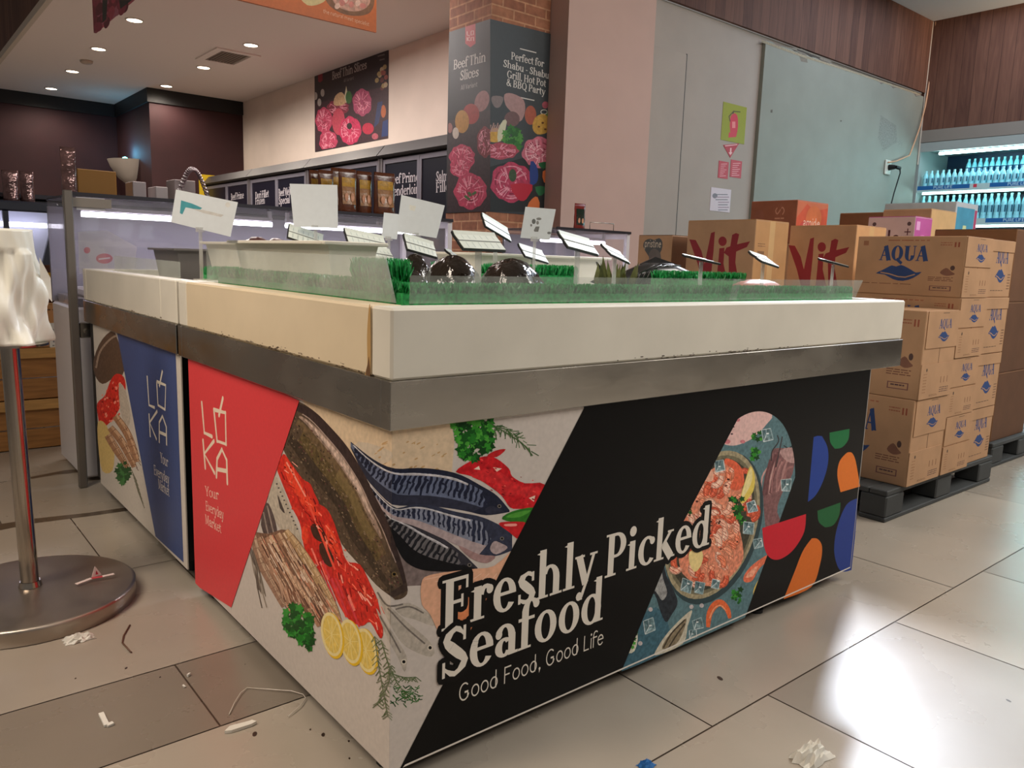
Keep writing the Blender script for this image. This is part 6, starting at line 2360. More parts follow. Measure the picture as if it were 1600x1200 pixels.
def faces(mb, x0, y0, z0, x1, y1, z1):
    """printable left (-X) and front (-Y) faces, u from the viewer's left"""
    L = Surf(mb, (x0, y1, z0), (0, -1, 0), (0, 0, 1), (-1, 0, 0))
    F = Surf(mb, (x0, y0, z0), (1, 0, 0), (0, 0, 1), (0, -1, 0))
    return L, F


def wave(s, u, v, w, h, rgb=INK):
    """blue mountain above a wave"""
    s.uv(smooth([(u, v + h * .42), (u + w * .12, v + h * .62), (u + w * .24, v + h * .82), (u + w * .34, v + h * .96), (u + w * .44, v + h * .9), (u + w * .54, v + h), (u + w * .66, v + h * .88), (u + w * .78, v + h * .7), (u + w * .88, v + h * .55), (u + w, v + h * .6), (u + w * .84, v + h * .22), (u + w * .62, v), (u + w * .4, v + h * .08), (u + w * .2, v + h * .36)], 2), rgb, .1)
    s.lineuv([(u + w * .1, v + h * .5), (u + w * .3, v + h * .42), (u + w * .5, v + h * .26), (u + w * .66, v + h * .24), (u + w * .86, v + h * .44)], h * .07, CARD, .05)


def fine(s, u, v, w, h, n, rgb=FAINT, seed=0):
    r = random.Random(seed)
    for k in range(n):
        y = v + h * (k + .5) / n
        x = u
        while x < u + w * .95:
            l = min(r.uniform(.08, .3) * w, u + w - x)
            s.uv([(x, y), (x + l, y), (x + l, y + h / n * .4), (x, y + h / n * .4)], rgb, .2)
            x += l + .04 * w


def big_print(s, W, H):
    s.text('AQUA', W * .23, H * .585, H * .25, INK, width=W * .45, T=.29)
    wave(s, W * .21, H * .24, W * .43, H * .27)
    fine(s, W * .3, H * .9, W * .38, H * .04, 1, (150, 92, 66), 2)
    s.uv([(W * .06, H * .84), (W * .11, H * .84), (W * .11, H * .92), (W * .06, H * .92)], (140, 94, 66), .2)
    for k in (0, 1):
        s.uv([(W * (.9 + .03 * k), H * .82), (W * (.915 + .03 * k), H * .82), (W * (.915 + .03 * k), H * .9), (W * (.9 + .03 * k), H * .9)], (140, 74, 52), .1)
    fine(s, W * .78, H * .83, W * .1, H * .07, 2, (146, 88, 62), 3)
    # small figure drawing and text box at the right
    s.uv(smooth([(W * .8, H * .4), (W * .85, H * .48), (W * .9, H * .42), (W * .93, H * .38), (W * .86, H * .35)], 3), (112, 76, 60), .3)
    s.uv(ell(W * .905, H * .48, W * .02, H * .04), (70, 50, 46), .2)
    fine(s, W * .7, H * .25, W * .22, H * .08, 3, (104, 66, 52), 5)
    s.uv([(W * .72, H * .1), (W * .91, H * .1), (W * .91, H * .18), (W * .72, H * .18)], (110, 72, 70), .1)
    s.uv([(W * .73, H * .11), (W * .9, H * .11), (W * .9, H * .17), (W * .73, H * .17)], CARD, .05)
    fine(s, W * .75, H * .12, W * .13, H * .04, 1, (80, 56, 60), 6)
    fine(s, W * .08, H * .17, W * .5, H * .025, 1, (110, 72, 52), 7)


def water_carton(label, x0, y0, z0, x1, y1, z1, style, rotj=0.0):
    t = thing('water_carton', label, 'carton', ((x0 + x1) / 2, (y0 + y1) / 2, z0), 0, 'blue-lettered water cartons on the pallet')
    cc = (*lin(CARD), .08)
    fl = .004
    g = .0008
    mb = MB()
    mb.box((x0 + g, y0 + fl, z0 + .0004), (x1 - g, y1, z1 - .0004), 0, cc, bev=.003)
    L, F = faces(mb, x0 + g, y0 + fl, z0, x1 - g, y1, z1)
    W, H = y1 - y0 - fl, z1 - z0
    big_print(L, W, H)
    w = x1 - x0 - 2 * g
    if style == 'plain':
        F.text('AQUA', w * .3, H * .6, H * .26, INK, width=w * .48, T=.24)
        wave(F, w * .32, H * .26, w * .42, H * .24)
        fine(F, w * .2, H * .1, w * .5, H * .03, 1, (90, 70, 56), 3)
        fine(F, w * .84, H * .12, w * .12, H * .3, 6, (110, 80, 60), 8)
    else:
        F.uv([(w * .5, H * .4), (w * .515, H * .4), (w * .515, H * .58), (w * .5, H * .58)], (84, 56, 38), .1)
    mb.build('carton_body', M_card, t)
    mb = MB()
    if style == 'plain':
        mb.box((x0 + .006, y0 + .0004, z1 - H * .2), (x1 - .006, y0 + fl - .0003, z1 - .002), 0, cc)
        mb.build('flap', M_card, t)
        return t
    f0 = .42 if style == 'tall' else .49
    d = .05 if style == 'tall' else .01
    mb.box((x0 + w * d, y0 + .0004, z1 - H * f0), (x1 - .002, y0 + fl - .0003, z1 - .002), 0, cc)
    S = Surf(mb, (x0 + w * d, y0 + .0004, z1 - H * f0), (1, 0, 0), (0, 0, 1), (0, -1, 0))
    h, ww = H * f0, w * (1 - d)
    S.text('AQUA', ww * .36, h * .52, h * .25, INK, width=ww * .4, T=.22)
    wave(S, ww * .36, h * .16, ww * .36, h * .28)
    fine(S, ww * .45, h * .9, ww * .2, h * .05, 1, (90, 70, 56), 3)
    mb.build('flap', M_card, t)
    mb = MB()
    f1 = .4 if style == 'tall' else .485
    mb.box((x0 + .002, y0 + .0004, z0 + .002), (x1 - w * d, y0 + fl - .0003, z0 + H * f1), 0, cc)
    S = Surf(mb, (x0 + .002, y0 + .0004, z0), (1, 0, 0), (0, 0, 1), (0, -1, 0))
    h = H * f1
    S.uv(ell(w * .16, h * .84, .006, .008), (70, 54, 44))
    fine(S, w * .08, h * .15, w * .1, h * .6, 7, (150, 112, 80), 4)
    for k in range(3):
        S.lineuv([(w * (.62 + .1 * k), h * .42), (w * (.62 + .1 * k), h * .6)], .006, (120, 82, 58))
    fine(S, w * .6, h * .12, w * .28, h * .18, 3, (92, 66, 60), 9)
    fine(S, w * .3, h * .06, w * .25, h * .06, 2, (120, 86, 60), 10)
    mb.build('flap', M_card, t)
    return t


yf = .215
XA0, XA1, XB1, XC_1 = 2.792, 3.144, 3.466, 3.79
hA = (.937 - PH) / 2
water_carton('lower of the two large blue-lettered water cartons at the left front of the pallet', XA0, yf, PH, XA1, yf + .5, PH + hA, 'tall')
water_carton('upper of the two large blue-lettered water cartons at the left front of the pallet', XA0 + .006, yf - .006, PH + hA + .0004, XA1 - .002, yf + .494, PH + 2 * hA, 'tall')
hB = (1.273 - PH) / 4
for k in range(4):
    nm = ('bottom', 'second from the bottom', 'third from the bottom', 'topmost')[k]
    dx = (.004, -.002, .0, .0)[k]
    water_carton('%s water carton of the middle stack with two end flaps' % nm, XA1 + .001 + dx, yf + (.0, .002, -.003, 0)[k], PH + k * hB + .0004 * (k > 0), XB1 - .004 + dx, yf + .515, PH + (k + 1) * hB, 'half')
for k in range(4):
    nm = ('bottom', 'second from the bottom', 'third from the bottom', 'topmost')[k]
    dx = (.016, .006, .0, .004)[k]
    water_carton('%s water carton of the right stack, large lettering on its end' % nm, XB1 + .001 + dx, yf + .012 + (.01, .004, .0, .004)[k], PH + k * hB + .0004 * (k > 0), XC_1 + dx, yf + .525, PH + (k + 1) * hB, 'plain')


def carton(name, label, box, c_left, c_front, draw=None, group=None, cat='carton', flaps=True):
    x0, y0, z0, x1, y1, z1 = box
    t = thing(name, label, cat, ((x0 + x1) / 2, (y0 + y1) / 2, z0), 0, group)
    mb = MB()
    mb.box((x0, y0, z0), (x1, y1, z1), 0, (*lin(c_left), .08), bev=.003)
    L, F = faces(mb, x0, y0, z0, x1, y1, z1)
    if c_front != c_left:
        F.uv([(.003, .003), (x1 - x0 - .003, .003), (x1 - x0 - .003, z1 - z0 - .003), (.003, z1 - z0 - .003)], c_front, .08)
    if draw:
        draw(L, F, y1 - y0, x1 - x0, z1 - z0)
    mb.build('carton_body', M_card, t)
    if flaps:
        mb = MB()
        mb.box((x0 + .002, y0 + .002, z1 + .0003), ((x0 + x1) / 2 - .002, y1 - .002, z1 + .004), 0, (*lin(c_front), .08))
        mb.box(((x0 + x1) / 2 + .002, y0 + .002, z1 + .0003), (x1 - .002, y1 - .002, z1 + .004), 0, (*lin(c_front), .08))
        mb.build('top_flaps', M_card, t)
    return t


WINE = (132, 32, 40)
VITG = [smooth([(1077, 374), (1087, 375), (1096, 392), (1101, 412), (1111, 364), (1117, 362), (1115, 392), (1110, 440), (1097, 440), (1090, 412)], 1), ell(1129, 377, 6.5, 7.5),
        [(1124, 388), (1132, 387), (1130.5, 412), (1136, 438), (1119, 440), (1122, 412)], [(1144, 367), (1150, 364), (1155, 366), (1151, 385), (1149, 410), (1154, 440), (1139, 440), (1138.5, 400)], [(1131, 395), (1135, 387), (1146, 383), (1172, 377), (1167, 386), (1148, 394), (1139, 401)]]


def vit(dx, dy, k):
    def f(L, F, W, d, h):
        for q in VITG:
            L.px([(1077 + (x - 1077) * k + dx, 362 + (y - 362) * k + dy) for x, y in q], WINE, .05)
        F.uv([(d * .1, h * .7), (d * .3, h * .7), (d * .3, h * .73), (d * .1, h * .73)], (130, 96, 66), .1)
        fine(F, d * .1, h * .76, d * .22, h * .04, 2, (130, 96, 66), 2)
        F.uv([(d * .42, 0), (d * .58, 0), (d * .58, h), (d * .42, h)], (196, 160, 112), .05)
    return f


hz = (1.352 - PH) / 2
carton('brown_carton', 'plain brown carton under the nearer wine-lettered carton', (2.953, 1.202, PH, 3.268, 1.648, PH + hz - .005), CARD, CARD)
carton('brown_carton', 'carton with wine-red brush lettering, nearer one left of the other', (2.95, 1.2, PH + hz, 3.27, 1.65, 1.352), CARD, (182, 138, 92), vit(0, 0, 1))  # brighter front colour: the light on that side is painted in
carton('brown_carton', 'plain brown carton under the farther wine-lettered carton', (3.503, .93, PH, 3.843, 1.32, PH + hz - .005), CARD, CARD)
carton('brown_carton', 'carton with wine-red brush lettering, right one touching the blue-lettered cartons', (3.5, .925, PH + hz, 3.845, 1.33, 1.348), CARD, (196, 152, 106), vit(155, 9, 1.0))  # front painted lighter than the card, as the lit side


def pristine(L, F, W, d, h):
    L.px(smooth([(1005, 385), (1008, 376), (1016, 373), (1022, 375), (1030, 372), (1035, 378), (1034, 390), (1028, 400), (1020, 408), (1012, 398)], 2), (76, 78, 78), .1)
    L.px(smooth([(1014, 396), (1022, 388), (1032, 396), (1032, 412), (1024, 420), (1016, 414)], 2), (104, 96, 92), .25)
    L.textpx('pristine', (1007, 386), (1033, 387), (196, 182, 164), font='sans', cap=.045, T=.14)


hz2 = (1.274 - PH) / 2
carton('brown_carton', 'plain brown carton under the one with the grey heart-shaped mark', (3.002, 1.802, PH, 3.148, 2.06, PH + hz2 - .005), CARD, SHADECARD)
carton('brown_carton', 'brown carton with a grey heart-shaped mark, left of the wine-lettered cartons', (3.0, 1.8, PH + hz2, 3.15, 2.065, 1.274), CARD, SHADECARD, pristine)  # darker front: shadow of the next carton put into the colour


def orange_end(L, F, W, d, h):
    F.uv(smooth([(.004, .004), (d - .004, .004), (d - .004, h * .9), (d * .55, h * .8), (d * .3, h * .95), (.004, h * .6)], 1), (198, 86, 58), .15)
    F.uv(ell(d * .55, h * .62, d * .25, h * .3), (206, 112, 66), .15)
    F.uv(ell(d * .3, h * .35, d * .2, h * .2), (190, 74, 66), .15)
    F.text('amide', d * .22, h * .42, h * .2, (232, 196, 176), font='sans', width=d * .55, T=.12)
    L.text('SIS', W * .74, h * .3, W * .2, (206, 150, 120), font='sans', width=h * .6, tilt=PI / 2, T=.1)
    L.lineuv([(W * .66, h * .2), (W * .66, h * .95)], .006, (160, 100, 76))
    L.uv(ell(W * .2, h * .65, W * .1, h * .16), (150, 94, 72), .1)


hs = (1.285 - PH) / 2
carton('brown_carton', 'lowest plain carton under the one with the orange end', (4.505, 1.905, PH, 4.92, 2.28, PH + hs - .005), CARD, CARD)
carton('brown_carton', 'plain carton right below the one with the orange end', (4.503, 1.903, PH + hs, 4.922, 2.28, 1.28), CARD, CARD)
carton('printed_carton', 'carton with an orange printed end on top of the stack by the white wall', (4.5, 1.9, 1.285, 4.93, 2.285, 1.592), (150, 92, 66), (196, 110, 78), orange_end)


def lavender(L, F, W, d, h):
    F.uv(ell(d * .5, h * .4, d * .3, h * .2), (196, 110, 180), .2)
    F.text('SOFT', d * .3, h * .12, h * .1, (232, 210, 228), font='sans', width=d * .5, T=.12)
    F.uv([(d * .1, h * .7), (d * .3, h * .7), (d * .3, h * .9), (d * .1, h * .9)], (216, 160, 206))
    L.uv(smooth([(W * .5, h * .28), (W * .56, h * .42), (W * .62, h * .5), (W * .68, h * .46), (W * .74, h * .3)], 2), (236, 228, 228), .05)
    L.text('lo', W * .44, h * .36, h * .32, (72, 30, 40), font='sans', width=W * .3, T=.18)
    L.text('+', W * .78, h * .52, h * .3, (72, 30, 40), font='sans', T=.1)
    for x in (.14, .88):
        L.uv(ell(W * x, h * .84, .012, .012), (80, 60, 66))


carton('brown_carton', 'plain carton under the lavender carton', (4.103, .883, PH, 4.33, 1.163, .6), CARD, CARD)
carton('brown_carton', 'plain carton between the lavender carton and the one below', (4.102, .882, .606, 4.33, 1.163, 1.17), CARD, CARD)
carton('printed_carton', 'lavender carton with a pink end on top of the brown ones', (4.1, .88, 1.176, 4.33, 1.165, 1.43), (186, 166, 168), (178, 84, 152), lavender)
carton('brown_carton', 'lowest plain carton behind the lavender carton', (4.803, 1.093, PH, 5.2, 1.412, .65), CARD, CARD)
carton('brown_carton', 'middle plain carton behind the lavender carton', (4.802, 1.092, .656, 5.2, 1.413, 1.18), CARD, CARD)
carton('brown_carton', 'plain carton with a bright side, top of the stack before the blue and white carton', (4.8, 1.09, 1.186, 5.203, 1.415, 1.526), CARD, (204, 166, 116))  # light falling on the front is put into a brighter card colour
carton('brown_carton', 'low plain carton behind the right wine-lettered carton', (5.003, 1.503, PH, 5.22, 1.83, .8), SHADECARD, CARD)
carton('brown_carton', 'long plain carton showing just above the right wine-lettered carton', (5.0, 1.5, .806, 5.22, 1.84, 1.526), SHADECARD, CARD)  # shade on the left side is put into its colour


def bluewhite(L, F, W, d, h):
    L.uv([(W * .03, 0), (W * .95, 0), (W * .95, h * .8), (W * .03, h * .8)], (50, 98, 124), .1)
    L.uv([(W * .86, 0), (W * .9, 0), (W * .9, h * .8), (W * .86, h * .8)], (150, 168, 176))
    F.uv([(d * .06, .01), (d * .86, .01), (d * .86, h * .92), (d * .06, h * .92)], (72, 148, 178), .1)
    F.uv([(d * .87, .01), (d * .98, .01), (d * .98, h * .9), (d * .87, h * .9)], (176, 60, 100))
    F.uv(smooth([(d * .28, 0.01), (d * .28, h * .3), (d * .4, h * .5), (d * .54, h * .5), (d * .68, h * .3), (d * .68, .01)], 2), (206, 214, 216), .05)
    F.uv(ell(d * .48, h * .24, d * .14, h * .12), (110, 170, 120), .1)
    F.uv([(d * .38, h * .5), (d * .56, h * .5), (d * .54, h * .6), (d * .4, h * .6)], (210, 216, 160))


carton('brown_carton', 'plain carton under the long blue and white carton', (5.603, 1.262, PH, 6.0, 1.79, .7), CARD, CARD)
carton('brown_carton', 'plain carton right below the long blue and white carton', (5.602, 1.261, .706, 6.0, 1.79, 1.22), CARD, CARD)
carton('printed_carton', 'long blue and white carton with a bottle picture on its end, highest of the pile', (5.6, 1.257, 1.226, 6.01, 1.794, 1.636), (176, 182, 186), (186, 190, 194), bluewhite)
hf = (1.362 - PH) / 3
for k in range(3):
    carton('dark_carton', '%s dark brown carton of the stack at the right edge' % ('lowest', 'middle', 'top')[k], (4.225, .375, PH + k * hf, 4.75, .815, PH + (k + 1) * hf - .005), (120, 84, 54), (92, 62, 42) if k < 2 else (100, 68, 46))  # front faces coloured darker than the left ones

# ================================================================== water cooler in the right wall
M_cool = mat('cooler_frame', (150, 158, 156), rough=.4)
M_cool_in = mat('cooler_inside', (20, 44, 74), rough=.4)
M_tube = mat('cooler_tube', (235, 255, 255), emit=(200, 255, 255), estr=16)
M_water = mat('water_bottle_plastic', (150, 222, 236), rough=.12, noise=.15, nscale=30)
M_cap = mat('bottle_cap', (170, 226, 236), rough=.4)
M_lbl = print_mat('bottle_label', rough=.4)
cooler = thing('drinks_cooler', 'open drinks cooler with shelves of water bottles under the wooden wall', 'cooler', (9.95, 1.6, 0))
CY0, CY1 = -.6, 3.335
mb = MB()
mb.box((9.59, CY1, 0), (10.45, CY1 + .04, 2.71))
mb.build('end_panel', M_cool, cooler)
mb = MB()
mb.box((9.59, CY0 - .04, 0), (10.45, CY0 - .001, 2.71))
mb.build('end_panel', M_cool, cooler)
mb = MB()
mb.box((10.4, CY0, 0), (10.45, CY1 - .001, 2.71))
mb.build('back_panel', M_cool_in, cooler)
mb = MB()
mb.box((9.59, CY0, 2.63), (10.399, CY1 - .001, 2.71))
mb.box((9.59, CY0, 2.60), (9.63, CY1 - .001, 2.63))
mb.build('canopy', M_cool, cooler)
mb = MB()
mb.cyl((9.66, CY0 + .1, 2.575), (9.66, CY1 - .2, 2.575), .018, n=10)
mb.build('light_tube', M_tube, cooler)
for z in (2.14, 1.73, 1.3):
    mb = MB()
    mb.box((9.62, CY0, z - .03), (10.399, CY1 - .001, z))
    mb.build('shelf', M_cool, cooler)
    mb = MB()
    mb.box((9.6, CY0, z - .03), (9.6195, CY1 - .001, z + .045), 0, (*lin((176, 204, 206)), 0))
    S = Surf(mb, (9.6, 0, 0), (0, -1, 0), (0, 0, 1), (-1, 0, 0))
    for (a, b) in ((3.33, 2.72), (2.5, 1.9), (1.8, 1.0)):
        S.uv([(-a, z - .005), (-b, z - .005), (-b, z + .044), (-a, z + .044)], (30, 96, 160), .05)
        S.text('PURE LIFE', -(a + b) / 2, z + .004, .034, (190, 226, 236), font='sans', align='c', T=.14)
    S.uv([(-2.68, z), (-2.64, z), (-2.64, z + .04), (-2.68, z + .04)], (200, 60, 80))
    mb.build('price_rail', M_lbl, cooler)
    mb = MB()
    mb.cyl((9.66, CY0 + .05, z - .045), (9.66, CY1 - .05, z - .045), .011, n=8)
    mb.build('light_tube', M_tube, cooler)
mb = MB()
mb.box((9.62, CY0, .02), (10.399, CY1 - .001, .6))
mb.build('plinth', M_cool_in, cooler)
mb = MB()
mb.box((10.0, CY0, 2.26), (10.399, CY1 - .001, 2.28))
mb.build('rear_shelf', M_cool_in, cooler)


def bottle(label, loc, h, r, lblrgb, group):
    x, y, z = loc
    t = thing('water_bottle', label, 'bottle', loc, 0, group)
    mb = MB()
    mb.lathe([(.001, z), (r * .9, z), (r, z + h * .04), (r, z + h * .2), (r * .93, z + h * .3), (r, z + h * .4), (r, z + h * .62), (r * .8, z + h * .76), (r * .42, z + h * .88), (r * .36, z + h * .93), (.001, z + h * .93)], x, y, 12)
    mb.build('bottle_body', M_water, t)
    mb = MB()
    mb.cyl((x, y, z + h * .9), (x, y, z + h), r * .42, n=10)
    mb.build('cap', M_cap, t)
    mb = MB()
    n = 12
    for k in range(n):
        a0, a1 = 2 * PI * k / n, 2 * PI * (k + 1) / n
        rr = r * 1.02
        dk = k % 3 == 1
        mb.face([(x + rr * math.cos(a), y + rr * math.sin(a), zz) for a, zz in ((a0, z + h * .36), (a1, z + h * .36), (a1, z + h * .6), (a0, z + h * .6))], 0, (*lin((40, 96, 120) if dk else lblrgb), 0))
    mb.build('label', M_lbl, t)
    return t


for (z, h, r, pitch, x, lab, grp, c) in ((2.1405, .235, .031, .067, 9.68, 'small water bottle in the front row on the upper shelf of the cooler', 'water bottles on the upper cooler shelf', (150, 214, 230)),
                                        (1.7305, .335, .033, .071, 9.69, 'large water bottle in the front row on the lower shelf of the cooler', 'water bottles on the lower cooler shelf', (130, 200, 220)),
                                        (2.2805, .26, .031, .067, 10.1, 'shadowed water bottle on the rear shelf high in the cooler', 'water bottles on the rear cooler shelf', (20, 60, 110))):  # rear labels inked dark, the shade back there painted in
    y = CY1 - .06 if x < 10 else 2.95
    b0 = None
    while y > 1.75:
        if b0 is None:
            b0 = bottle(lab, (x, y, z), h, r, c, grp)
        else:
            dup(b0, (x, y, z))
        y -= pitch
# ================================================================== left side: pole stand, bag roll, crates
M_pole = mat('polished_steel', (178, 168, 156), rough=.16, metal=1.0, noise=.06, nscale=6)
M_disc = mat('stand_base_steel', (176, 166, 156), rough=.42, metal=1.0, noise=.08, nscale=8, rvar=.06)
stand = thing('pole_stand', 'steel pole stand with a wide round base at the left edge', 'stand', (-.42, 1.41, 0))
SX, SY = -.425, 1.41
mb = MB()
mb.lathe([(.001, 0), (.288, 0), (.2915, .003), (.292, .04), (.292, .0455), (.288, .0495), (.28, .051), (.06, .062), (.001, .063)], SX, SY, 64)
mb.build('round_base', M_disc, stand)
mb = MB()
mb.cyl((SX, SY, .0632), (SX - .012, SY, .8045), .0245, n=24)
mb.build('pole', M_pole, stand)
mb = MB()
mb.cyl((SX, SY, .0633), (SX, SY, .08), .032, .028, n=24)
mb.build('collar', M_pole, stand)
mb = MB()
mb.cyl((SX - .012, SY, .805), (SX - .012, SY, .812), .1, n=24)
mb.build('holder_plate', M_pole, stand)
# roll of produce bags, loosely draped
M_film = mat('white_bag_film', (226, 224, 212), rough=.35, noise=.04, nscale=5, trans=.0)
mb = MB()
rr_ = random.Random(2)
n, k = 40, 72
vs, fs = [], []
for i in range(n + 1):
    f = i / n
    z = .8125 + .325 * f
    base = .098 - .02 * f
    for j in range(k):
        a = 2 * PI * j / k
        d = .02 * math.sin(3 * a + 5 * f) * (1 - f) + .011 * math.sin(5 * a - 9 * f + 1) * (1 - .7 * f) + .006 * math.sin(9 * a + 13 * f) * (1 - .8 * f) + .004 * math.sin(17 * a + 5 * f + 2 * math.sin(7 * f))
        if f > .82:
            d *= .3
        r_ = base + d
        vs.append((SX - .015 + r_ * math.cos(a), SY + r_ * math.sin(a), z))
for i in range(n):
    for j in range(k):
        fs.append((i * k + j, i * k + (j + 1) % k, (i + 1) * k + (j + 1) % k, (i + 1) * k + j))
fs.append(tuple(range(k))[::-1])
fs.append(tuple(range(n * k, n * k + k)))
mb.mesh(vs, fs, smooth=True)
roll = thing('bag_roll', 'crumpled white roll of plastic bags on top of the steel pole', 'bag roll', (SX, SY, .8125))
mb.build('rolled_bags', M_film, roll)
mb = MB()
c = on(1, SY - .06, 70, 415)
mb.prism([(SX + .07, SY - .05, 1.06), (SX + .098, SY - .03, 1.0), (SX + .1, SY - .02, .93), (SX + .085, SY - .03, .95), (SX + .07, SY - .04, 1.0)], (0, .003, 0))
mb.build('loose_end', M_film, roll)

# wooden crates
M_crate = mat('pale_crate_wood', (178, 136, 78), rough=.65, noise=.22, nscale=6, stretch=(1, 1, 9))
M_crate_d = mat('brown_crate_wood', (150, 104, 54), rough=.65, noise=.25, nscale=6, stretch=(1, 1, 9))


def crate(label, x0, y0, z0, x1, y1, z1):
    t = thing('wooden_crate', label, 'crate', ((x0 + x1) / 2, (y0 + y1) / 2, z0), 0, 'wooden crates at the left edge')
    H = z1 - z0
    mb = MB()
    for k in range(2):
        a = z0 + .002 + (H - .05) * k / 2
        mb.box((x0 + .02, y0 + .016, a + .003), (x1 - .012, y0 + .03, a + (H - .05) / 2 - .003), bev=.002)
        mb.box((x1 - .03, y0 + .031, a + .003), (x1 - .014, y1 - .002, a + (H - .05) / 2 - .003), bev=.002)
    mb.build('side_slats', M_crate_d, t)
    mb = MB()
    mb.box((x0, y0, z1 - .055), (x1, y0 + .0155, z1 - .0005), bev=.003)
    mb.build('top_rail', M_crate, t)
    for a in (x0, x1 - .05):
        mb = MB()
        mb.box((a, y0, z0 + .0005), (a + .05, y0 + .0155, z1 - .056), bev=.003)
        mb.build('corner_post', M_crate, t)
    mb = MB()
    mb.box((x0 + .02, y0 + .031, z0 + .0005), (x1 - .031, y1, z0 + .015))
    mb.box((x0 + .02, y0 + .031, z1 - .02), (x1 - .031, y1, z1 - .0005))
    mb.build('boards', M_crate_d, t)
    return t


crate('lower wooden slat crate on the floor behind the steel pole', -.9, 3.55, 0, .138, 3.98, .272)
crate('upper wooden slat crate, stacked on the other behind the steel pole', -.92, 3.545, .2725, .128, 3.98, .552)


def label_draw(L, F, W, d, h):
    F.uv([(d * .02, h * .4), (d * .98, h * .4), (d * .98, h * .42), (d * .02, h * .42)], (140, 96, 56))
    fine(F, d * .55, h * .82, d * .3, h * .08, 1, (96, 66, 44), 2)


carton('brown_carton', 'brown carton standing on the wooden crates, with a white label sheet', (-.5, 3.56, .5525, .132, 3.9, .783), (176, 128, 80), (176, 128, 80), label_draw, flaps=True)
mb = MB()
P = [on(1, 3.5565, *q) for q in ((76, 505), (104, 503), (107, 541), (78, 544))]
mb.prism(P, (0, .002, 0), 0, (*lin((206, 204, 196)), .02))
S = Surf(mb, (0, 3.5565, 0), (1, 0, 0), (0, 0, 1), (0, -1, 0))
S.px(smooth([(78, 528), (90, 522), (96, 528), (88, 531)], 2), (110, 110, 112), .2)
for q in ([(82, 514), (84, 514), (85, 535), (83, 535)], [(97, 520), (99, 520), (101, 538), (99, 538)]):
    S.px(q, (120, 120, 122))
S.px(ell(96, 512, 2.5, 2), (60, 60, 62))
for k in range(4):
    S.px(strip([(82 + k * 4, 540), (85 + k * 4, 539.6)], 1.4)[0], (90, 90, 92))
S.px([(74, 512), (78, 510), (78, 520), (75, 520)], (70, 66, 64))
tag(mb.build('label_sheet', M_paper), 'white printed label sheet hanging on the brown carton at the left', 'label')
# yellow-brown snack bags on that carton
for nm, xl, xr, yt, y, c0, c1 in (('yellow and brown snack bag on the carton, leftmost of three behind the bag roll', 66, 84, 414, 3.66, (84, 46, 24), (196, 150, 40)), ('tall yellow-topped snack bag in the middle on the carton behind the bag roll', 84, 99, 396, 3.72, (96, 50, 24), (206, 156, 48)), ('pale yellow snack bag nearest the grey upright post', 99, 115, 407, 3.7, (190, 170, 130), (206, 170, 70))):
    a, b = on(1, y, xl, 440), on(1, y, xr, 440)
    pouch('snack_bag', nm, a.x, b.x, on(1, y, (xl + xr) / 2, yt).z, y, M_pouch, c0, c1, c0, z0=.788, cat='snack bag', th=.028)

# grey shelf upright with bracket
post = thing('shelf_upright', 'grey metal upright post with a bracket, at the left end of the blue counter', 'post', (-.045, 2.66, 0))
mb = MB()
mb.box((-.055, 2.645, .0), (-.02, 2.675, 1.335), bev=.004)
mb.build('post', mat('post_grey', (116, 110, 104), rough=.4, metal=.5), post)
mb = MB()
mb.box((-.0195, 2.65, .69), (.03, 2.67, .76), bev=.004)
mb.cyl((.01, 2.6495, .72), (.01, 2.635, .72), .012, n=12)
mb.build('bracket', M_steel, post)
mb = MB()
mb.box((-.054, 2.6755, ZT - .06), (.14, 2.69, ZT - .02))
mb.build('top_arm', M_grey, post)
mb = MB()
pA = on(1, 2.69, 127, 322)
mb.box((.0, 2.684, 1.255), (.115, 2.689, 1.31), 0, (*lin((196, 194, 200)), .03))
S = Surf(mb, (.0, 2.684, 0), (1, 0, 0), (0, 0, 1), (0, -1, 0))
S.text('E 02', .018, 1.268, .024, (80, 78, 84), font='serif', width=.06, T=.12)
tag(mb.build('shelf_label', M_paper), 'small shelf label with code on the case glass beside the grey upright', 'label')
# foil pouch leaning on the post top
a, b = on(1, 2.75, 97, 300), on(1, 2.75, 121, 300)
pouch('foil_pouch', 'tall crinkled foil pouch standing above the grey upright post', a.x, b.x, on(1, 2.75, 108, 230).z, 2.75, M_foil, (60, 50, 48), None, None, cat='pouch', th=.02)

# small dark framed case at the far left
c2 = thing('corner_case', 'small dark framed glass case at the far left behind the crates', 'display case', (-.25, 4.45, 0))
q0, q1 = on(1, 4.2, -70, 318), on(1, 4.2, 92, 318)
zt2 = q1.z
mb = MB()
mb.box((q0.x, 4.2, .02), (q1.x, 4.55, .95), bev=.01)
mb.build('base_cabinet', M_case_w, c2)
mb = MB()
M_navyf = mat('navy_frame', (34, 38, 52), rough=.4)
mb.box((q0.x, 4.2, zt2 - .06), (q1.x, 4.24, zt2), bev=.01)
mb.box((q0.x, 4.2405, zt2 - .03), (q1.x, 4.56, zt2), bev=.005)
mb.box((on(1, 4.2, 4, 330).x, 4.2, .951), (on(1, 4.2, 13, 330).x, 4.24, zt2 - .061))
a, b, c, d = (on(1, 4.2, *q) for q in ((84, 338), (106, 338), (88, 414), (66, 414)))
mb.prism([a, b, c, d], (0, .04, 0))
mb.build('frame', M_navyf, c2)
mb = MB()
mb.box((q0.x + .01, 4.53, .951), (q1.x - .01, 4.55, zt2 - .031))
mb.build('back_panel', mat('case_back_pale', (176, 180, 200), rough=.5), c2)
mb = MB()
mb.cyl((q0.x + .03, 4.45, zt2 - .13), (q1.x - .03, 4.45, zt2 - .13), .014, n=10)
mb.build('led_tube', M_led, c2)
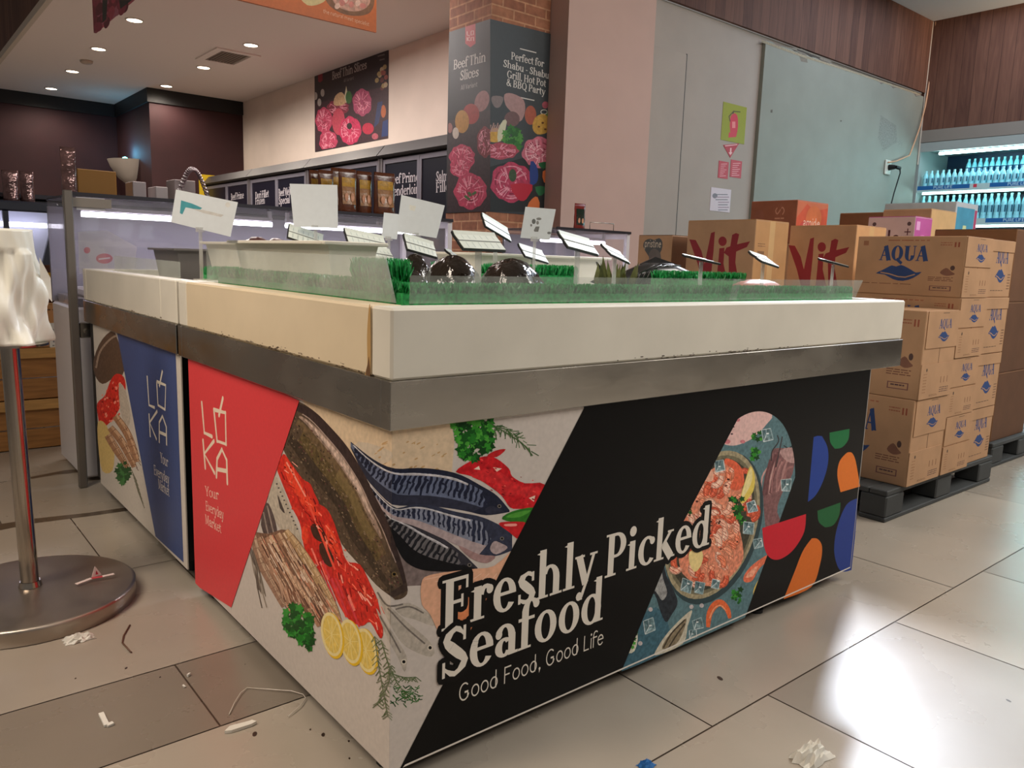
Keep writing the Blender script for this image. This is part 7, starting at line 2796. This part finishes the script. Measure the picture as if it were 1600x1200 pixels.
for nm, (xl, xr, yt) in zip(('crinkled foil pouch, left of the pair on the small corner case', 'crinkled foil pouch, right of the pair on the small corner case'), ((4, 30, 266), (32, 54, 268))):
    a, b = on(1, 4.36, xl, 300), on(1, 4.36, xr, 300)
    pouch('foil_pouch', nm, a.x, b.x, on(1, 4.36, (xl + xr) / 2, yt).z, 4.36, M_foil, (60, 50, 48), None, None, z0=zt2 + .0006, cat='pouch')

# ================================================================== litter on the floor
def crumple(name, label, cx, cy, rx, ry, h, rgb, seed, cat='litter', n=7, m=11):
    r = random.Random(seed)
    mb = MB()
    vs, fs = [], []
    for i in range(n + 1):
        for j in range(m + 1):
            u, v = i / n * 2 - 1, j / m * 2 - 1
            e_ = max(0, 1 - u * u) * max(0, 1 - v * v)
            k_ = 1 + r.uniform(-.18, .18)
            vs.append((cx + rx * u * k_, cy + ry * v * k_, .0012 + h * (e_ ** .4) * r.uniform(.15, 1)))
    for i in range(n):
        for j in range(m):
            a = i * (m + 1) + j
            fs.append((a, a + m + 1, a + m + 2, a + 1))
    mb.mesh(vs, fs, 0, (*lin(rgb), .03))
    return tag(mb.build(name, M_paper), label, cat)


crumple('paper_scrap', 'crumpled white paper scrap beside the round stand base', -.357, 1.085, .036, .022, .022, (214, 212, 204), 1)
crumple('paper_scrap', 'large crumpled white paper at the bottom right of the floor', .835, -.463, .05, .03, .035, (220, 216, 206), 2)
crumple('blue_scrap', 'small blue scrap on the floor at the bottom edge', .506, -.256, .018, .014, .014, (40, 104, 168), 3)


def strip3(name, label, pts, w, rgb, seed=0):
    mb = MB()
    P = [on(2, 0, *q) for q in pts]
    r = random.Random(seed)
    for i in range(len(P) - 1):
        a, b = P[i], P[i + 1]
        d = (b - a).normalized()
        s = Vector((-d.y, d.x, 0)) * w / 2
        z = Vector((0, 0, .0012))
        mb.prism([a - s + z, b - s + z, b + s + z, a + s + z], (0, 0, .002 + .004 * r.random()), 0, (*lin(rgb), .03))
    return tag(mb.build(name, M_paper), label, 'litter')


strip3('paper_strip', 'short white paper strip lying on the darker tile at the left', [(158, 1117), (167, 1136), (177, 1132)], .011, (220, 218, 210))
mb = MB()
a, b = on(2, 0, 352, 1142), on(2, 0, 400, 1132)
P = [on(2, 0, *q) + Vector((0, 0, .0012)) for q in ((351, 1147), (359, 1139), (388, 1131.5), (394, 1129.5), (401, 1131.5), (393, 1136), (362, 1146))]
mb.prism(P, (0, 0, .007), 0, (*lin((222, 218, 208)), .03))
tag(mb.build('paper_roll', M_paper), 'flattened roll of white paper on the floor left of the counter', 'litter')
strip3('paper_bit', 'tiny white paper bit by the tile joint, upper one', [(293, 1058), (297, 1055)], .005, (216, 214, 208), 2)
strip3('paper_bit', 'tiny white paper bit by the tile joint, lower one', [(286, 1072), (289, 1075)], .004, (216, 214, 208), 3)
mb = MB()
q = [(358, 1118), (366, 1102), (376, 1086), (386, 1076.5), (420, 1080), (455, 1083), (474, 1087), (478, 1094), (470, 1106), (450, 1122)]
P = [on(2, 0, *p) + Vector((0, 0, .0025 + .004 * abs(math.sin(i)))) for i, p in enumerate(q)]
mb.tube(P, .0011, 6)
tag(mb.build('plastic_string', mat('clear_string', (206, 196, 184), rough=.2)), 'thin bent plastic string on the floor left of the counter', 'litter')
mb = MB()
P = [on(2, 0, *p) + Vector((0, 0, .003)) for p in [(203, 978), (193, 995), (191, 1006), (205, 1021)]]
mb.tube(P, .0022, 6)
tag(mb.build('brown_twig', mat('twig_brown', (92, 62, 46), rough=.6)), 'thin brown bent strip on the floor right of the round base', 'litter')
mb = MB()
zb = .0662
P = [on(2, zb, *p) for p in [(119, 913), (143, 904), (160, 901), (178, 897)]]
for i in range(3):
    d = (P[i + 1] - P[i]).normalized()
    s = Vector((-d.y, d.x, 0)) * .006
    mb.prism([P[i] - s, P[i + 1] - s, P[i + 1] + s, P[i] + s], (0, 0, .0015), 0, (*lin((214, 196, 192) if i != 1 else (180, 60, 70)), .05))
A = on(2, zb, 143, 903)
mb.prism([A, A + Vector((.03, .006, .002)), A + Vector((.012, .004, .035))], (0, .003, 0), 0, (*lin((216, 204, 200)), .05))
mb.prism([A + Vector((.012, -.0005, .008)), A + Vector((.02, -.0005, .008)), A + Vector((.014, -.0005, .022))], (0, .0004, 0), 0, (*lin((170, 40, 60)), .05))
tag(mb.build('cut_tag', M_paper), 'torn red and white tag lying on the round steel base', 'litter')
mb = MB()
for k in range(5):
    p = on(2, 0, *[(540, 1148), (300, 1120), (1118, 1058), (612, 1195), (940, 1075)][k])
# ================================================================== light
def area(name, loc, target, sx, sy, power, rgb, spread=180):
    l = bpy.data.lights.new(name, 'AREA')
    l.shape = 'RECTANGLE'
    l.size, l.size_y = sx, sy
    l.energy = power
    l.color = lin(rgb)
    l.spread = math.radians(spread)
    o = bpy.data.objects.new(name, l)
    o.location = loc
    o.rotation_euler = (Vector(target) - Vector(loc)).to_track_quat('-Z', 'Y').to_euler()
    col.objects.link(o)
    return o


def point(name, loc, power, rgb, r=.05, spot=None, target=None):
    l = bpy.data.lights.new(name, 'SPOT' if spot else 'POINT')
    l.energy = power
    l.color = lin(rgb)
    l.shadow_soft_size = r
    if spot:
        l.spot_size = math.radians(spot)
        l.spot_blend = .6
    o = bpy.data.objects.new(name, l)
    o.location = loc
    if target is not None:
        o.rotation_euler = (Vector(target) - Vector(loc)).to_track_quat('-Z', 'Y').to_euler()
    col.objects.link(o)
    return o


W_ = bpy.data.worlds.new('world')
scene.world = W_
W_.use_nodes = True
W_.node_tree.nodes['Background'].inputs[0].default_value = (*lin((236, 227, 219)), 1)
W_.node_tree.nodes['Background'].inputs[1].default_value = LIGHTS['world']
area('shop_lamp_right', (4.3, -2.0, 4.0), (3.2, -.5, 0), 2.4, 1.2, LIGHTS['key'], (255, 250, 242))
area('shop_lamp_front', (1.5, -3.6, 4.0), (1.2, -.4, .4), 2.4, .8, LIGHTS['front'], (255, 246, 236))
area('shop_lamp_left', (-1.9, .7, 3.3), (-.2, .9, .4), .7, 2.0, LIGHTS['left'], (255, 238, 218), 95)
area('cool_lamp_corner', (7.9, .6, 4.12), (7.9, .6, 0), 2.8, 4.6, LIGHTS['corner'], (226, 238, 255))
area('flood_lamp_right', (6.1, 2.1, 4.1), (1.7, -1.0, 0), .9, .9, LIGHTS['flood'], (235, 242, 255), 70)
area('meat_fill', (1.9, 6.5, 3.2), (1.9, 6.4, 0), 1.5, 4.5, LIGHTS['meat'], (255, 246, 240))  # added fill without a fitting, brightens the meat section
area('warm_lamp_wood', (9.2, .1, 3.6), (9.58, 1.4, 3.9), .1, .5, LIGHTS['streak'], (255, 226, 190), 60)
area('cooler_glow', (9.7, 1.4, 2.4), (9.0, 1.6, 1.4), 3.0, .3, LIGHTS['cooler'], (190, 250, 255))
area('case_glow', (1.0, 2.95, 1.235), (1.0, 2.97, .8), 1.9, .08, LIGHTS['case'], (238, 232, 255))
area('case_glow', (3.24, 2.95, 1.235), (3.24, 2.97, .8), .6, .08, LIGHTS['case'] * .35, (238, 232, 255))
for p in spots:
    point('downlight_beam', (p.x, p.y, Z_M - .05), LIGHTS['spot'], (255, 240, 222), 0.06, 164, (p.x, p.y, 0))
point('sconce_light', SCONCE, LIGHTS['sconce'], (110, 190, 235), .06)
vs_ = scene.view_settings
scene.display_settings.display_device = 'sRGB'
vs_.view_transform = 'Standard'
vs_.look = 'None'
vs_.exposure = LIGHTS['exposure']
vs_.gamma = 1
vs_.use_curve_mapping = False
